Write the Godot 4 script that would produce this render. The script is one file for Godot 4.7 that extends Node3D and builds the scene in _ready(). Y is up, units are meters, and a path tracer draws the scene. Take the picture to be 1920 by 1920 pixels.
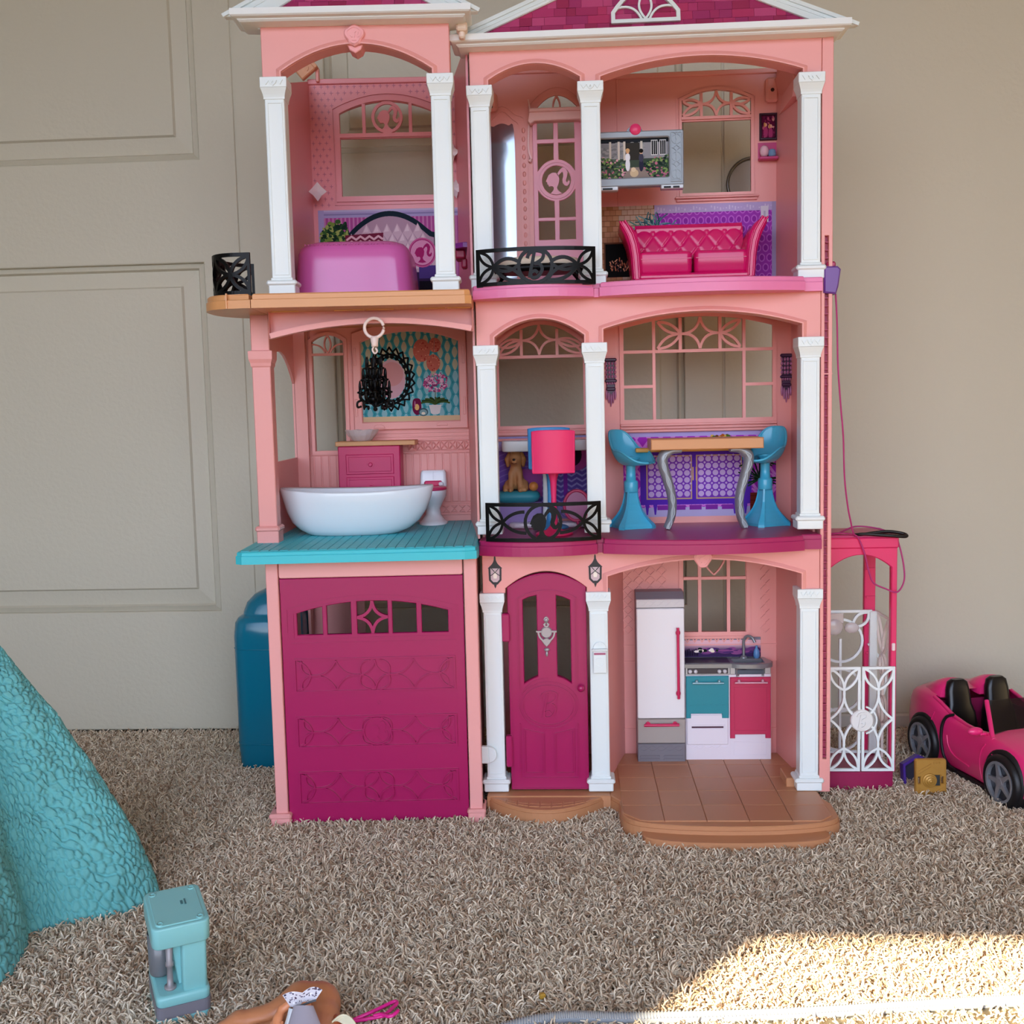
extends Node3D
# All shapes are written in millimetres; B scales them to metres.

class B:
	var st := SurfaceTool.new()
	var xf := Transform3D.IDENTITY
	var warp = null
	var group := 0
	var flat := true
	var jit := 0
	func _init():
		st.begin(Mesh.PRIMITIVE_TRIANGLES)
		st.set_smooth_group(-1)
		st.set_uv(Vector2.ZERO)
	func smooth(on: bool):
		flat = not on
		if on:
			group += 1
			st.set_smooth_group(group)
		else:
			st.set_smooth_group(-1)
	func add(a: Vector3):
		if warp != null:
			a = warp.call(a)
		st.add_vertex((xf * a) * 0.001)
	func tri(a: Vector3, b: Vector3, c: Vector3):
		add(a); add(c); add(b)
	func quad(a: Vector3, b: Vector3, c: Vector3, d: Vector3):
		tri(a, b, c); tri(a, c, d)
	func tuv(a, b, c, ua, ub, uc):
		st.set_uv(ua); add(a)
		st.set_uv(uc); add(c)
		st.set_uv(ub); add(b)
	func box(x0, y0, z0, x1, y1, z1, bev := 0.0):
		var lo := Vector3(x0, y0, z0)
		var hi := Vector3(x1, y1, z1)
		var e: float = min(bev, 0.49 * min(x1 - x0, min(y1 - y0, z1 - z0)))
		# corner vertices: per corner three points, one per face direction
		var pt := func(sx: int, sy: int, sz: int, ax: int) -> Vector3:
			var p := Vector3(hi.x if sx > 0 else lo.x, hi.y if sy > 0 else lo.y, hi.z if sz > 0 else lo.z)
			var ins := Vector3(-e * sx, -e * sy, -e * sz)
			ins[ax] = 0.0
			return p + ins
		for ax in 3:
			for s in [-1, 1]:
				var q: Array = []
				for k in [[-1, -1], [1, -1], [1, 1], [-1, 1]]:
					var sg := [0, 0, 0]
					sg[ax] = s
					sg[(ax + 1) % 3] = k[0]
					sg[(ax + 2) % 3] = k[1]
					q.append(pt.call(sg[0], sg[1], sg[2], ax))
				if s > 0:
					quad(q[0], q[1], q[2], q[3])
				else:
					quad(q[3], q[2], q[1], q[0])
		if e <= 0.0:
			return
		for ax in 3:
			var b1 := (ax + 1) % 3
			var b2 := (ax + 2) % 3
			for s1 in [-1, 1]:
				for s2 in [-1, 1]:
					var sa := [0, 0, 0]
					var sb := [0, 0, 0]
					sa[ax] = -1; sb[ax] = 1
					sa[b1] = s1; sb[b1] = s1
					sa[b2] = s2; sb[b2] = s2
					var p0: Vector3 = pt.call(sa[0], sa[1], sa[2], b1)
					var p1: Vector3 = pt.call(sb[0], sb[1], sb[2], b1)
					var p2: Vector3 = pt.call(sb[0], sb[1], sb[2], b2)
					var p3: Vector3 = pt.call(sa[0], sa[1], sa[2], b2)
					if s1 * s2 > 0:
						quad(p3, p2, p1, p0)
					else:
						quad(p0, p1, p2, p3)
		for sx in [-1, 1]:
			for sy in [-1, 1]:
				for sz in [-1, 1]:
					var a: Vector3 = pt.call(sx, sy, sz, 0)
					var b: Vector3 = pt.call(sx, sy, sz, 1)
					var c: Vector3 = pt.call(sx, sy, sz, 2)
					if sx * sy * sz > 0:
						tri(a, b, c)
					else:
						tri(a, c, b)
	static func area(p: PackedVector2Array) -> float:
		var s := 0.0
		for i in p.size():
			s += p[i].cross(p[(i + 1) % p.size()])
		return s * 0.5
	static func inset(p: PackedVector2Array, d: float) -> PackedVector2Array:
		var o := PackedVector2Array()
		var n := p.size()
		for i in n:
			var e0 := (p[i] - p[(i + n - 1) % n]).normalized()
			var e1 := (p[(i + 1) % n] - p[i]).normalized()
			var n0 := Vector2(-e0.y, e0.x)
			var n1 := Vector2(-e1.y, e1.x)
			var m := n0 + n1
			var l: float = max(m.length_squared() * 0.5, 0.3)
			o.append(p[i] + m * (d / l))
		return o
	# polygon with holes (x, y) extruded from z0 to z1, front edge chamfered by bev
	func plate(outer: PackedVector2Array, holes: Array, z0: float, z1: float, bev := 0.0, back := true):
		var cs: Array = [outer.duplicate()]
		if area(cs[0]) < 0: cs[0].reverse()
		for h in holes:
			var hh: PackedVector2Array = h.duplicate()
			if area(hh) > 0: hh.reverse()
			cs.append(hh)
		var fr: Array = []
		for c in cs:
			var ic: PackedVector2Array = inset(c, bev) if bev > 0 else c
			fr.append(ic)
			var n: int = c.size()
			for i in n:
				var j := (i + 1) % n
				var zm := z1 - bev
				quad(Vector3(c[i].x, c[i].y, z0), Vector3(c[j].x, c[j].y, z0), Vector3(c[j].x, c[j].y, zm), Vector3(c[i].x, c[i].y, zm))
				if bev > 0:
					quad(Vector3(c[i].x, c[i].y, zm), Vector3(c[j].x, c[j].y, zm), Vector3(ic[j].x, ic[j].y, z1), Vector3(ic[i].x, ic[i].y, z1))
		cap(fr, z1, true)
		if back:
			cap(cs, z0, false)
	func cap(cs: Array, z: float, front: bool):
		for t in pieces(cs):
			var q: PackedVector2Array = t
			if front:
				tri(Vector3(q[0].x, q[0].y, z), Vector3(q[1].x, q[1].y, z), Vector3(q[2].x, q[2].y, z))
			else:
				tri(Vector3(q[0].x, q[0].y, z), Vector3(q[2].x, q[2].y, z), Vector3(q[1].x, q[1].y, z))
	static func pieces(cs: Array) -> Array:
		var polys: Array = []
		if cs.size() == 1:
			polys = [cs[0]]
		else:
			var lo := Vector2(1e9, 1e9)
			var hi := Vector2(-1e9, -1e9)
			for p in cs[0]:
				lo = lo.min(p); hi = hi.max(p)
			var xs: Array = [lo.x - 1]
			for k in range(1, cs.size()):
				var a := 1e9
				var b := -1e9
				for p in cs[k]:
					a = min(a, p.x); b = max(b, p.x)
				xs.append((a + b) * 0.5)
			xs.append(hi.x + 1)
			xs.sort()
			for i in xs.size() - 1:
				if xs[i + 1] - xs[i] < 0.001: continue
				var rect := PackedVector2Array([Vector2(xs[i], lo.y - 1), Vector2(xs[i + 1], lo.y - 1), Vector2(xs[i + 1], hi.y + 1), Vector2(xs[i], hi.y + 1)])
				var cur: Array = Geometry2D.intersect_polygons(cs[0], rect)
				for k in range(1, cs.size()):
					var nx: Array = []
					for c in cur:
						for r in Geometry2D.clip_polygons(c, cs[k]):
							nx.append(r)
					cur = nx
				polys.append_array(cur)
		var out: Array = []
		for p in polys:
			var ix := Geometry2D.triangulate_polygon(p)
			for i in range(0, ix.size(), 3):
				var t := PackedVector2Array([p[ix[i]], p[ix[i + 1]], p[ix[i + 2]]])
				if area(t) < 0: t.reverse()
				out.append(t)
		return out
	# flat ribbon of width w along a 2D polyline
	func strip(pts: PackedVector2Array, w: float, z0: float, z1: float, closed := false, w2 := -1.0):
		# every ribbon lies a hair higher than the last, so that crossings never coincide
		jit += 1
		z1 += (jit % 23) * 0.055
		z0 -= (jit % 19) * 0.03
		var n := pts.size()
		var l := PackedVector2Array()
		var r := PackedVector2Array()
		for i in n:
			var a := pts[(i + n - 1) % n] if (closed or i > 0) else pts[i]
			var b := pts[(i + 1) % n] if (closed or i < n - 1) else pts[i]
			var e0 := (pts[i] - a).normalized() if a != pts[i] else (b - pts[i]).normalized()
			var e1 := (b - pts[i]).normalized() if b != pts[i] else e0
			var m := Vector2(-e0.y, e0.x) + Vector2(-e1.y, e1.x)
			var hw := w * 0.5
			if w2 >= 0.0: hw = lerpf(w, w2, float(i) / (n - 1)) * 0.5
			m = m * (hw / max(m.length_squared() * 0.5, 0.35))
			l.append(pts[i] + m); r.append(pts[i] - m)
		for i in (n if closed else n - 1):
			var j := (i + 1) % n
			var a0 := Vector3(r[i].x, r[i].y, z0)
			var a1 := Vector3(r[i].x, r[i].y, z1)
			var b0 := Vector3(r[j].x, r[j].y, z0)
			var b1 := Vector3(r[j].x, r[j].y, z1)
			var c0 := Vector3(l[j].x, l[j].y, z0)
			var c1 := Vector3(l[j].x, l[j].y, z1)
			var d0 := Vector3(l[i].x, l[i].y, z0)
			var d1 := Vector3(l[i].x, l[i].y, z1)
			quad(a1, b1, c1, d1); quad(a0, d0, c0, b0)
			quad(a0, b0, b1, a1); quad(c0, d0, d1, c1)
			if not closed and i == 0: quad(a0, a1, d1, d0)
			if not closed and i == n - 2: quad(b0, c0, c1, b1)
	func loft(rings: Array, closed := true, cap0 := true, cap1 := true):
		var n: int = rings[0].size()
		for i in rings.size() - 1:
			var a: PackedVector3Array = rings[i]
			var b: PackedVector3Array = rings[i + 1]
			for j in (n if closed else n - 1):
				var k := (j + 1) % n
				quad(a[j], a[k], b[k], b[j])
		var was := flat
		if cap0 or cap1: smooth(false)
		if cap0:
			var c := Vector3.ZERO
			for p in rings[0]: c += p / n
			for j in n: tri(c, rings[0][(j + 1) % n], rings[0][j])
		if cap1:
			var c := Vector3.ZERO
			for p in rings[-1]: c += p / n
			for j in n: tri(c, rings[-1][j], rings[-1][(j + 1) % n])
		if not was: smooth(true)
	func lathe(prof: PackedVector2Array, segs: int, c := Vector3.ZERO, a0 := 0.0, a1 := TAU):
		var rings: Array = []
		var full: bool = abs(a1 - a0 - TAU) < 0.001
		for p in prof:
			var r := PackedVector3Array()
			for k in (segs if full else segs + 1):
				var t := a0 + (a1 - a0) * k / segs
				r.append(c + Vector3(cos(t) * p.x, p.y, -sin(t) * p.x))
			rings.append(r)
		smooth(true)
		loft(rings, full, false, false)
		smooth(false)
	func tube(pts: PackedVector3Array, rad, sides := 8, closed := false, caps := true):
		var rings: Array = []
		var n := pts.size()
		var up := Vector3(0.13, 0.99, 0.07)
		for i in n:
			var t: Vector3
			if closed: t = pts[(i + 1) % n] - pts[(i + n - 1) % n]
			else: t = pts[min(i + 1, n - 1)] - pts[max(i - 1, 0)]
			t = t.normalized()
			if abs(t.dot(up)) > 0.95: up = Vector3(0.9, 0.2, 0.4).normalized()
			var s := t.cross(up).normalized()
			up = s.cross(t).normalized()
			var r: float = rad[i] if rad is Array or rad is PackedFloat32Array else rad
			var ring := PackedVector3Array()
			for k in sides:
				var a := TAU * k / sides
				ring.append(pts[i] + (s * cos(a) + up * sin(a)) * r)
			rings.append(ring)
		if closed: rings.append(rings[0])
		smooth(true)
		for r in rings: r.reverse()
		loft(rings, true, caps and not closed, caps and not closed)
		smooth(false)
	func ball(c: Vector3, r: Vector3, nu := 16, nv := 10):
		var rings: Array = []
		for i in nv + 1:
			var v := -PI / 2 + PI * i / nv
			var ring := PackedVector3Array()
			for k in nu:
				var a := TAU * k / nu
				ring.append(c + Vector3(cos(a) * cos(v) * r.x, sin(v) * r.y, -sin(a) * cos(v) * r.z))
			rings.append(ring)
		smooth(true)
		loft(rings, true, false, false)
		smooth(false)
	func grid(f: Callable, nu: int, nv: int):
		var pts: Array = []
		for i in nu + 1:
			var row := PackedVector3Array()
			for j in nv + 1:
				row.append(f.call(float(i) / nu, float(j) / nv))
			pts.append(row)
		smooth(true)
		for i in nu:
			for j in nv:
				quad(pts[i][j], pts[i + 1][j], pts[i + 1][j + 1], pts[i][j + 1])
		smooth(false)
	# polygons lying in other planes
	func hplate(poly_xz: PackedVector2Array, holes: Array, y0: float, y1: float, bev := 0.0):
		var k := xf
		xf = xf * Transform3D(Basis(Vector3.RIGHT, -PI / 2), Vector3.ZERO)
		var q := PackedVector2Array()
		for p in poly_xz: q.append(Vector2(p.x, -p.y))
		var hs: Array = []
		for h in holes:
			var hh := PackedVector2Array()
			for p in h: hh.append(Vector2(p.x, -p.y))
			hs.append(hh)
		plate(q, hs, y0, y1, bev)
		xf = k
	func splate(poly_zy: PackedVector2Array, holes: Array, x0: float, x1: float, bev := 0.0):
		var k := xf
		xf = xf * Transform3D(Basis(Vector3.UP, PI / 2), Vector3.ZERO)
		var q := PackedVector2Array()
		for p in poly_zy: q.append(Vector2(-p.x, p.y))
		var hs: Array = []
		for h in holes:
			var hh := PackedVector2Array()
			for p in h: hh.append(Vector2(-p.x, p.y))
			hs.append(hh)
		plate(q, hs, x0, x1, bev)
		xf = k

# a picture painter for flat prints; coordinates in mm, y up
class P:
	var img: Image
	var k: float
	var o: Vector2
	var s: Vector2
	func _init(x0: float, y0: float, x1: float, y1: float, res: float, c: Color):
		k = res
		o = Vector2(x0, y0)
		s = Vector2(x1 - x0, y1 - y0)
		img = Image.create(int(s.x * k), int(s.y * k), true, Image.FORMAT_RGB8)
		img.fill(c)
	func poly(pts: PackedVector2Array, c: Color):
		var h := img.get_height()
		var q := PackedVector2Array()
		var lo := 1e9
		var hi := -1e9
		for p in pts:
			var v := Vector2((p.x - o.x) * k, h - (p.y - o.y) * k)
			q.append(v)
			lo = min(lo, v.y); hi = max(hi, v.y)
		for y in range(max(0, int(lo)), min(h - 1, int(hi)) + 1):
			var yy := y + 0.5
			var xs: Array = []
			for i in q.size():
				var a := q[i]
				var b := q[(i + 1) % q.size()]
				if (a.y <= yy) != (b.y <= yy):
					xs.append(a.x + (b.x - a.x) * (yy - a.y) / (b.y - a.y))
			xs.sort()
			for i in range(0, xs.size() - 1, 2):
				var x0 := roundi(xs[i])
				var x1 := roundi(xs[i + 1])
				if x1 > x0: img.fill_rect(Rect2i(x0, y, x1 - x0, 1), c)
	func rect(x0, y0, x1, y1, c: Color):
		poly(PackedVector2Array([Vector2(x0, y0), Vector2(x1, y0), Vector2(x1, y1), Vector2(x0, y1)]), c)
	func ell(cx, cy, rx, ry, c: Color, rot := 0.0):
		var p := PackedVector2Array()
		for i in 24:
			var a := TAU * i / 24
			p.append(Vector2(cx, cy) + Vector2(cos(a) * rx, sin(a) * ry).rotated(rot))
		poly(p, c)
	func line(pts: PackedVector2Array, w: float, c: Color, closed := false):
		var n := pts.size()
		for i in (n if closed else n - 1):
			var a := pts[i]
			var b := pts[(i + 1) % n]
			var d := (b - a).normalized().orthogonal() * w * 0.5
			poly(PackedVector2Array([a + d, b + d, b - d, a - d]), c)
			ell(a.x, a.y, w * 0.5, w * 0.5, c)
	func tex() -> ImageTexture:
		img.generate_mipmaps()
		return ImageTexture.create_from_image(img)

var names := {}
var mats := {}
var rng := RandomNumberGenerator.new()

func numbered(n: String) -> String:
	if not names.has(n):
		names[n] = 0
		return n
	names[n] += 1
	return "%s_%03d" % [n, names[n]]

func thing(called: String, label: String, cat: String, at := Vector3.ZERO, turn := 0.0, group := "") -> Node3D:
	var o := Node3D.new()
	o.name = numbered(called)
	add_child(o, true)
	o.position = at * 0.001
	o.rotation.y = turn
	tag(o, label, cat, group)
	return o

func tag(o: Node3D, label: String, cat: String, group := ""):
	o.set_meta("label", label)
	o.set_meta("category", cat)
	if group: o.set_meta("group", group)

func obj(called: String, b: B, m: Material, parent: Node = null, frame := Transform3D.IDENTITY) -> MeshInstance3D:
	b.st.generate_normals()
	b.st.index()
	var o := MeshInstance3D.new()
	o.mesh = b.st.commit()
	o.mesh.surface_set_material(0, m)
	if parent == null:
		o.name = numbered(called)
		add_child(o, true)
	else:
		o.name = called
		parent.add_child(o, true)
	o.transform = frame
	return o

func again(called: String, src: MeshInstance3D, parent: Node, frame: Transform3D) -> MeshInstance3D:
	var o := MeshInstance3D.new()
	o.mesh = src.mesh
	o.name = called
	parent.add_child(o, true)
	o.transform = frame
	return o

func struct(called: String, b: B, m: Material, parent: Node = null) -> MeshInstance3D:
	var o := obj(called, b, m, parent)
	if parent == null: o.set_meta("kind", "structure")
	return o

func mt(hex: String, rough := 0.4, metal := 0.0) -> StandardMaterial3D:
	var key := "%s_%s_%s" % [hex, rough, metal]
	if not mats.has(key):
		var m := StandardMaterial3D.new()
		m.albedo_color = Color(hex)
		m.roughness = rough
		m.metallic = metal
		mats[key] = m
	return mats[key]

func noise_tex(freq: float, seed_: int, c0: Color, c1: Color, size := 512) -> NoiseTexture2D:
	var n := FastNoiseLite.new()
	n.seed = seed_
	n.frequency = freq
	n.fractal_octaves = 4
	var t := NoiseTexture2D.new()
	t.width = size; t.height = size
	t.noise = n
	t.seamless = true
	var g := Gradient.new()
	g.set_color(0, c0); g.set_color(1, c1)
	t.color_ramp = g
	return t

func bump_tex(freq: float, seed_: int, strength: float, size := 512) -> NoiseTexture2D:
	var n := FastNoiseLite.new()
	n.seed = seed_
	n.frequency = freq
	var t := NoiseTexture2D.new()
	t.width = size; t.height = size
	t.noise = n
	t.seamless = true
	t.as_normal_map = true
	t.bump_strength = strength
	return t

func print_mat(p: P, rough := 0.35) -> StandardMaterial3D:
	var m := StandardMaterial3D.new()
	m.albedo_texture = p.tex()
	m.roughness = maxf(rough, 0.5)
	m.metallic_specular = 0.15
	return m

# a thin printed card whose front at z1 carries the picture
func card(called: String, p: P, outline: PackedVector2Array, z0: float, z1: float, parent: Node, frame := Transform3D.IDENTITY, rough := 0.35) -> MeshInstance3D:
	var b := B.new()
	var c := outline
	if B.area(c) < 0: c.reverse()
	var uv := func(q: Vector2) -> Vector2: return Vector2((q.x - p.o.x) / p.s.x, 1.0 - (q.y - p.o.y) / p.s.y)
	for t in B.pieces([c]):
		b.tuv(Vector3(t[0].x, t[0].y, z1), Vector3(t[1].x, t[1].y, z1), Vector3(t[2].x, t[2].y, z1), uv.call(t[0]), uv.call(t[1]), uv.call(t[2]))
	for i in c.size():
		var j := (i + 1) % c.size()
		b.st.set_uv(uv.call(c[i]))
		b.quad(Vector3(c[i].x, c[i].y, z0), Vector3(c[j].x, c[j].y, z0), Vector3(c[j].x, c[j].y, z1), Vector3(c[i].x, c[i].y, z1))
	return obj(called, b, print_mat(p, rough), parent, frame)

# 2D helpers
func pv(a: Array) -> PackedVector2Array:
	var o := PackedVector2Array()
	for i in range(0, a.size(), 2): o.append(Vector2(a[i], a[i + 1]))
	return o

func p3(a: Array) -> PackedVector3Array:
	var o := PackedVector3Array()
	for i in range(0, a.size(), 3): o.append(Vector3(a[i], a[i + 1], a[i + 2]))
	return o

func rc(x0, y0, x1, y1) -> PackedVector2Array:
	return pv([x0, y0, x1, y0, x1, y1, x0, y1])

func rrect(x0, y0, x1, y1, r: float, n := 4) -> PackedVector2Array:
	var o := PackedVector2Array()
	for c in [[x1 - r, y0 + r, -PI / 2], [x1 - r, y1 - r, 0.0], [x0 + r, y1 - r, PI / 2], [x0 + r, y0 + r, PI]]:
		for i in n + 1:
			var a: float = c[2] + PI / 2 * i / n
			o.append(Vector2(c[0] + cos(a) * r, c[1] + sin(a) * r))
	return o

func arc(cx, cy, rx, ry, a0, a1, n := 12) -> PackedVector2Array:
	var o := PackedVector2Array()
	for i in n + 1:
		var a: float = a0 + (a1 - a0) * i / n
		o.append(Vector2(cx + cos(a) * rx, cy + sin(a) * ry))
	return o

func ring(cx, cy, r, n := 28) -> PackedVector2Array:
	var o := arc(cx, cy, r, r, 0.0, TAU, n)
	o.remove_at(n)
	return o

func bow(a: Vector2, b: Vector2, h: float, n := 10) -> PackedVector2Array:
	# shallow arc from a to b, bulging h to the left of the way
	var o := PackedVector2Array()
	var d := b - a
	var nn := Vector2(-d.y, d.x).normalized()
	for i in n + 1:
		var t := float(i) / n
		o.append(a + d * t + nn * h * 4.0 * t * (1.0 - t))
	return o

func arched(x0, y0, x1, ys, yt, n := 14) -> PackedVector2Array:
	# rectangle with an arched top: springs at ys, top at yt
	var o := pv([x0, y0, x1, y0])
	o.append_array(bow(Vector2(x1, ys), Vector2(x0, ys), -(yt - ys), n))
	return o

func spl(a: PackedVector2Array, n := 6, closed := false) -> PackedVector2Array:
	var o := PackedVector2Array()
	var m := a.size()
	for i in (m if closed else m - 1):
		var p0 := a[(i - 1 + m) % m] if (closed or i > 0) else a[0] * 2 - a[1]
		var q1 := a[(i + 1) % m]
		var q2 := a[(i + 2) % m] if (closed or i < m - 2) else a[m - 1] * 2 - a[m - 2]
		for k in n:
			o.append(a[i].cubic_interpolate(q1, p0, q2, float(k) / n))
	if not closed: o.append(a[m - 1])
	return o

func spl3(a: PackedVector3Array, n := 6) -> PackedVector3Array:
	var o := PackedVector3Array()
	var m := a.size()
	for i in m - 1:
		var p0 := a[i - 1] if i > 0 else a[0] * 2 - a[1]
		var q2 := a[i + 2] if i < m - 2 else a[m - 1] * 2 - a[m - 2]
		for k in n:
			o.append(a[i].cubic_interpolate(a[i + 1], p0, q2, float(k) / n))
	o.append(a[m - 1])
	return o

func moved(a: PackedVector2Array, c: Vector2, s: float) -> PackedVector2Array:
	var o := PackedVector2Array()
	for p in a: o.append(c + p * s)
	return o

func cameo_head() -> PackedVector2Array:
	return pv([-.55, .38, -.68, .12, -.76, -.08, -.66, -.13, -.68, -.24, -.58, -.3, -.55, -.42, -.3, -.4, -.2, -.5, -.22, -.68, -.45, -.93, 0, -1.0, .38, -.93, .1, -.7, .02, -.5, .15, -.25, .2, .1, .12, .38, -.05, .52, -.32, .52])

func cameo_tail() -> PackedVector2Array:
	return pv([.04, .34, .1, .52, .26, .74, .48, .9, .66, .8, .8, .52, .74, .2, .66, -.04, .72, -.18, .8, -.12, .86, .02, .94, -.1, .9, -.3, .76, -.42, .58, -.38, .44, -.2, .42, .04, .5, .3, .48, .5, .4, .58, .26, .46, .14, .3])

func letter_b() -> Array:
	return [spl(pv([-.05, .8, -.2, .1, -.38, -.75])), spl(pv([-.5, .45, -.35, .75, .1, .9, .5, .75, .45, .4, .1, .15, -.08, .1])), spl(pv([-.08, .1, .3, .05, .42, -.3, .15, -.7, -.2, -.75, -.28, -.5, -.02, -.35, .15, -.5]))]

func add_cameo(b: B, c: Vector2, r: float, z0: float, z1: float):
	b.plate(moved(cameo_head(), c, r), [], z0, z1)
	b.plate(moved(cameo_tail(), c, r), [], z0, z1)

func add_letter(b: B, c: Vector2, r: float, w: float, z0: float, z1: float):
	for s in letter_b(): b.strip(moved(s, c, r), w, z0, z1)

func leaf(b: B, a: Vector2, c: Vector2, h: float, w: float, z0: float, z1: float):
	b.strip(bow(a, c, h), w, z0, z1)
	b.strip(bow(a, c, -h), w, z0, z1)

# surface nets round a smooth union of tapered capsules; bones: [a, b, ra, rb]
func nets(b: B, bones: Array, cell: float, blend: float, squash = null):
	var lo := Vector3(1e9, 1e9, 1e9)
	var hi := -lo
	for q in bones:
		var r: float = max(q[2], q[3]) + cell * 2 + blend * 0.5
		lo = lo.min(q[0] - Vector3.ONE * r).min(q[1] - Vector3.ONE * r)
		hi = hi.max(q[0] + Vector3.ONE * r).max(q[1] + Vector3.ONE * r)
	var n := Vector3i(((hi - lo) / cell).ceil()) + Vector3i.ONE
	var f := PackedFloat32Array()
	f.resize(n.x * n.y * n.z)
	f.fill(1e3)
	var sy := n.x
	var sz := n.x * n.y
	for q in bones:
		var a: Vector3 = q[0]
		var d: Vector3 = q[1] - a
		var dd: float = max(d.length_squared(), 1e-6)
		var r: float = max(q[2], q[3]) + cell * 2 + blend
		var i0 := Vector3i(((a.min(q[1]) - Vector3.ONE * r - lo) / cell).floor()).max(Vector3i.ZERO)
		var i1 := Vector3i(((a.max(q[1]) + Vector3.ONE * r - lo) / cell).ceil()).min(n - Vector3i.ONE)
		for z in range(i0.z, i1.z + 1):
			for y in range(i0.y, i1.y + 1):
				for x in range(i0.x, i1.x + 1):
					var p := lo + Vector3(x, y, z) * cell
					var t := clampf((p - a).dot(d) / dd, 0.0, 1.0)
					var v: float = (p - a - d * t).length() - lerpf(q[2], q[3], t)
					var ix := x + y * sy + z * sz
					var w := f[ix]
					if w > 900.0:
						f[ix] = v
					else:
						var h := clampf(0.5 + 0.5 * (w - v) / blend, 0.0, 1.0)
						f[ix] = lerpf(w, v, h) - blend * h * (1.0 - h)
	var id := {}
	var vs := PackedVector3Array()
	var co := [0, 1, sy, sy + 1, sz, sz + 1, sz + sy, sz + sy + 1]
	var cv := [Vector3(0, 0, 0), Vector3(1, 0, 0), Vector3(0, 1, 0), Vector3(1, 1, 0), Vector3(0, 0, 1), Vector3(1, 0, 1), Vector3(0, 1, 1), Vector3(1, 1, 1)]
	var ed := [[0, 1], [2, 3], [4, 5], [6, 7], [0, 2], [1, 3], [4, 6], [5, 7], [0, 4], [1, 5], [2, 6], [3, 7]]
	for z in n.z - 1:
		for y in n.y - 1:
			for x in n.x - 1:
				var ix := x + y * sy + z * sz
				var ng := 0
				for k in 8:
					if f[ix + co[k]] < 0: ng += 1
				if ng == 0 or ng == 8: continue
				var s := Vector3.ZERO
				var m := 0
				for e in ed:
					var va := f[ix + co[e[0]]]
					var vb := f[ix + co[e[1]]]
					if (va < 0) != (vb < 0):
						s += (cv[e[0]] as Vector3).lerp(cv[e[1]], va / (va - vb))
						m += 1
				id[ix] = vs.size()
				var pp: Vector3 = lo + (Vector3(x, y, z) + s / m) * cell
				vs.append(squash.call(pp) if squash != null else pp)
	b.smooth(true)
	var ax := [[1, sy, sz], [sy, sz, 1], [sz, 1, sy]]
	for ix in id:
		for q in ax:
			var c: int = ix
			if c + q[0] >= f.size(): continue
			var va := f[c]
			var vb := f[c + q[0]]
			if (va < 0) == (vb < 0): continue
			if not (id.has(c - q[1]) and id.has(c - q[2]) and id.has(c - q[1] - q[2])): continue
			var p0 := vs[id[c]]
			var p1 := vs[id[c - q[1]]]
			var p2 := vs[id[c - q[1] - q[2]]]
			var p4 := vs[id[c - q[2]]]
			if va < 0: b.quad(p0, p1, p2, p4)
			else: b.quad(p4, p2, p1, p0)
	b.smooth(false)

var pink: StandardMaterial3D
var white: StandardMaterial3D
var magenta: StandardMaterial3D
var black: StandardMaterial3D
var silver: StandardMaterial3D
var house: Node3D
var mf: Transform3D
var lf: Transform3D
const TH := 0.0593

func lw(x, y, z) -> Vector3:
	# left wing coordinates to world, in mm
	return Vector3(-135, 0, 410) + Basis(Vector3.UP, TH) * Vector3(x, y, z)

func door_leaf(called: String, x0, x1, px0, px1, z: float):
	var b := B.new()
	var m: StandardMaterial3D = mats["paint"]
	b.plate(rc(x0, 4, x1, 2030), [rc(px0, 215, px1, 811), rc(px0, 981, px1, 1900)], z - 35, z, 1.5)
	var leaf := struct(called, b, m)
	for pn in [[215, 811], [981, 1900]]:
		var q := B.new()
		var y0: float = pn[0]
		var y1: float = pn[1]
		var o := [Vector3(px0, y0, z - 8), Vector3(px1, y0, z - 8), Vector3(px1, y1, z - 8), Vector3(px0, y1, z - 8)]
		var g := 9.0
		var e := [Vector3(px0 + g, y0 + g, z - 3), Vector3(px1 - g, y0 + g, z - 3), Vector3(px1 - g, y1 - g, z - 3), Vector3(px0 + g, y1 - g, z - 3)]
		var g1 := 12.0
		var e1 := [Vector3(px0 + g1, y0 + g1, z - 9), Vector3(px1 - g1, y0 + g1, z - 9), Vector3(px1 - g1, y1 - g1, z - 9), Vector3(px0 + g1, y1 - g1, z - 9)]
		var h := 38.0
		var i := [Vector3(px0 + h, y0 + h, z - 5), Vector3(px1 - h, y0 + h, z - 5), Vector3(px1 - h, y1 - h, z - 5), Vector3(px0 + h, y1 - h, z - 5)]
		var h2 := 41.0
		var i2 := [Vector3(px0 + h2, y0 + h2, z - 1), Vector3(px1 - h2, y0 + h2, z - 1), Vector3(px1 - h2, y1 - h2, z - 1), Vector3(px0 + h2, y1 - h2, z - 1)]
		for k in 4:
			var j := (k + 1) % 4
			q.quad(o[k], o[j], e[j], e[k])
			q.quad(e[k], e[j], e1[j], e1[k])
			q.quad(e1[k], e1[j], i[j], i[k])
			q.quad(i[k], i[j], i2[j], i2[k])
		q.quad(i2[0], i2[1], i2[2], i2[3])
		obj("door_panel", q, m, leaf)

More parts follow.
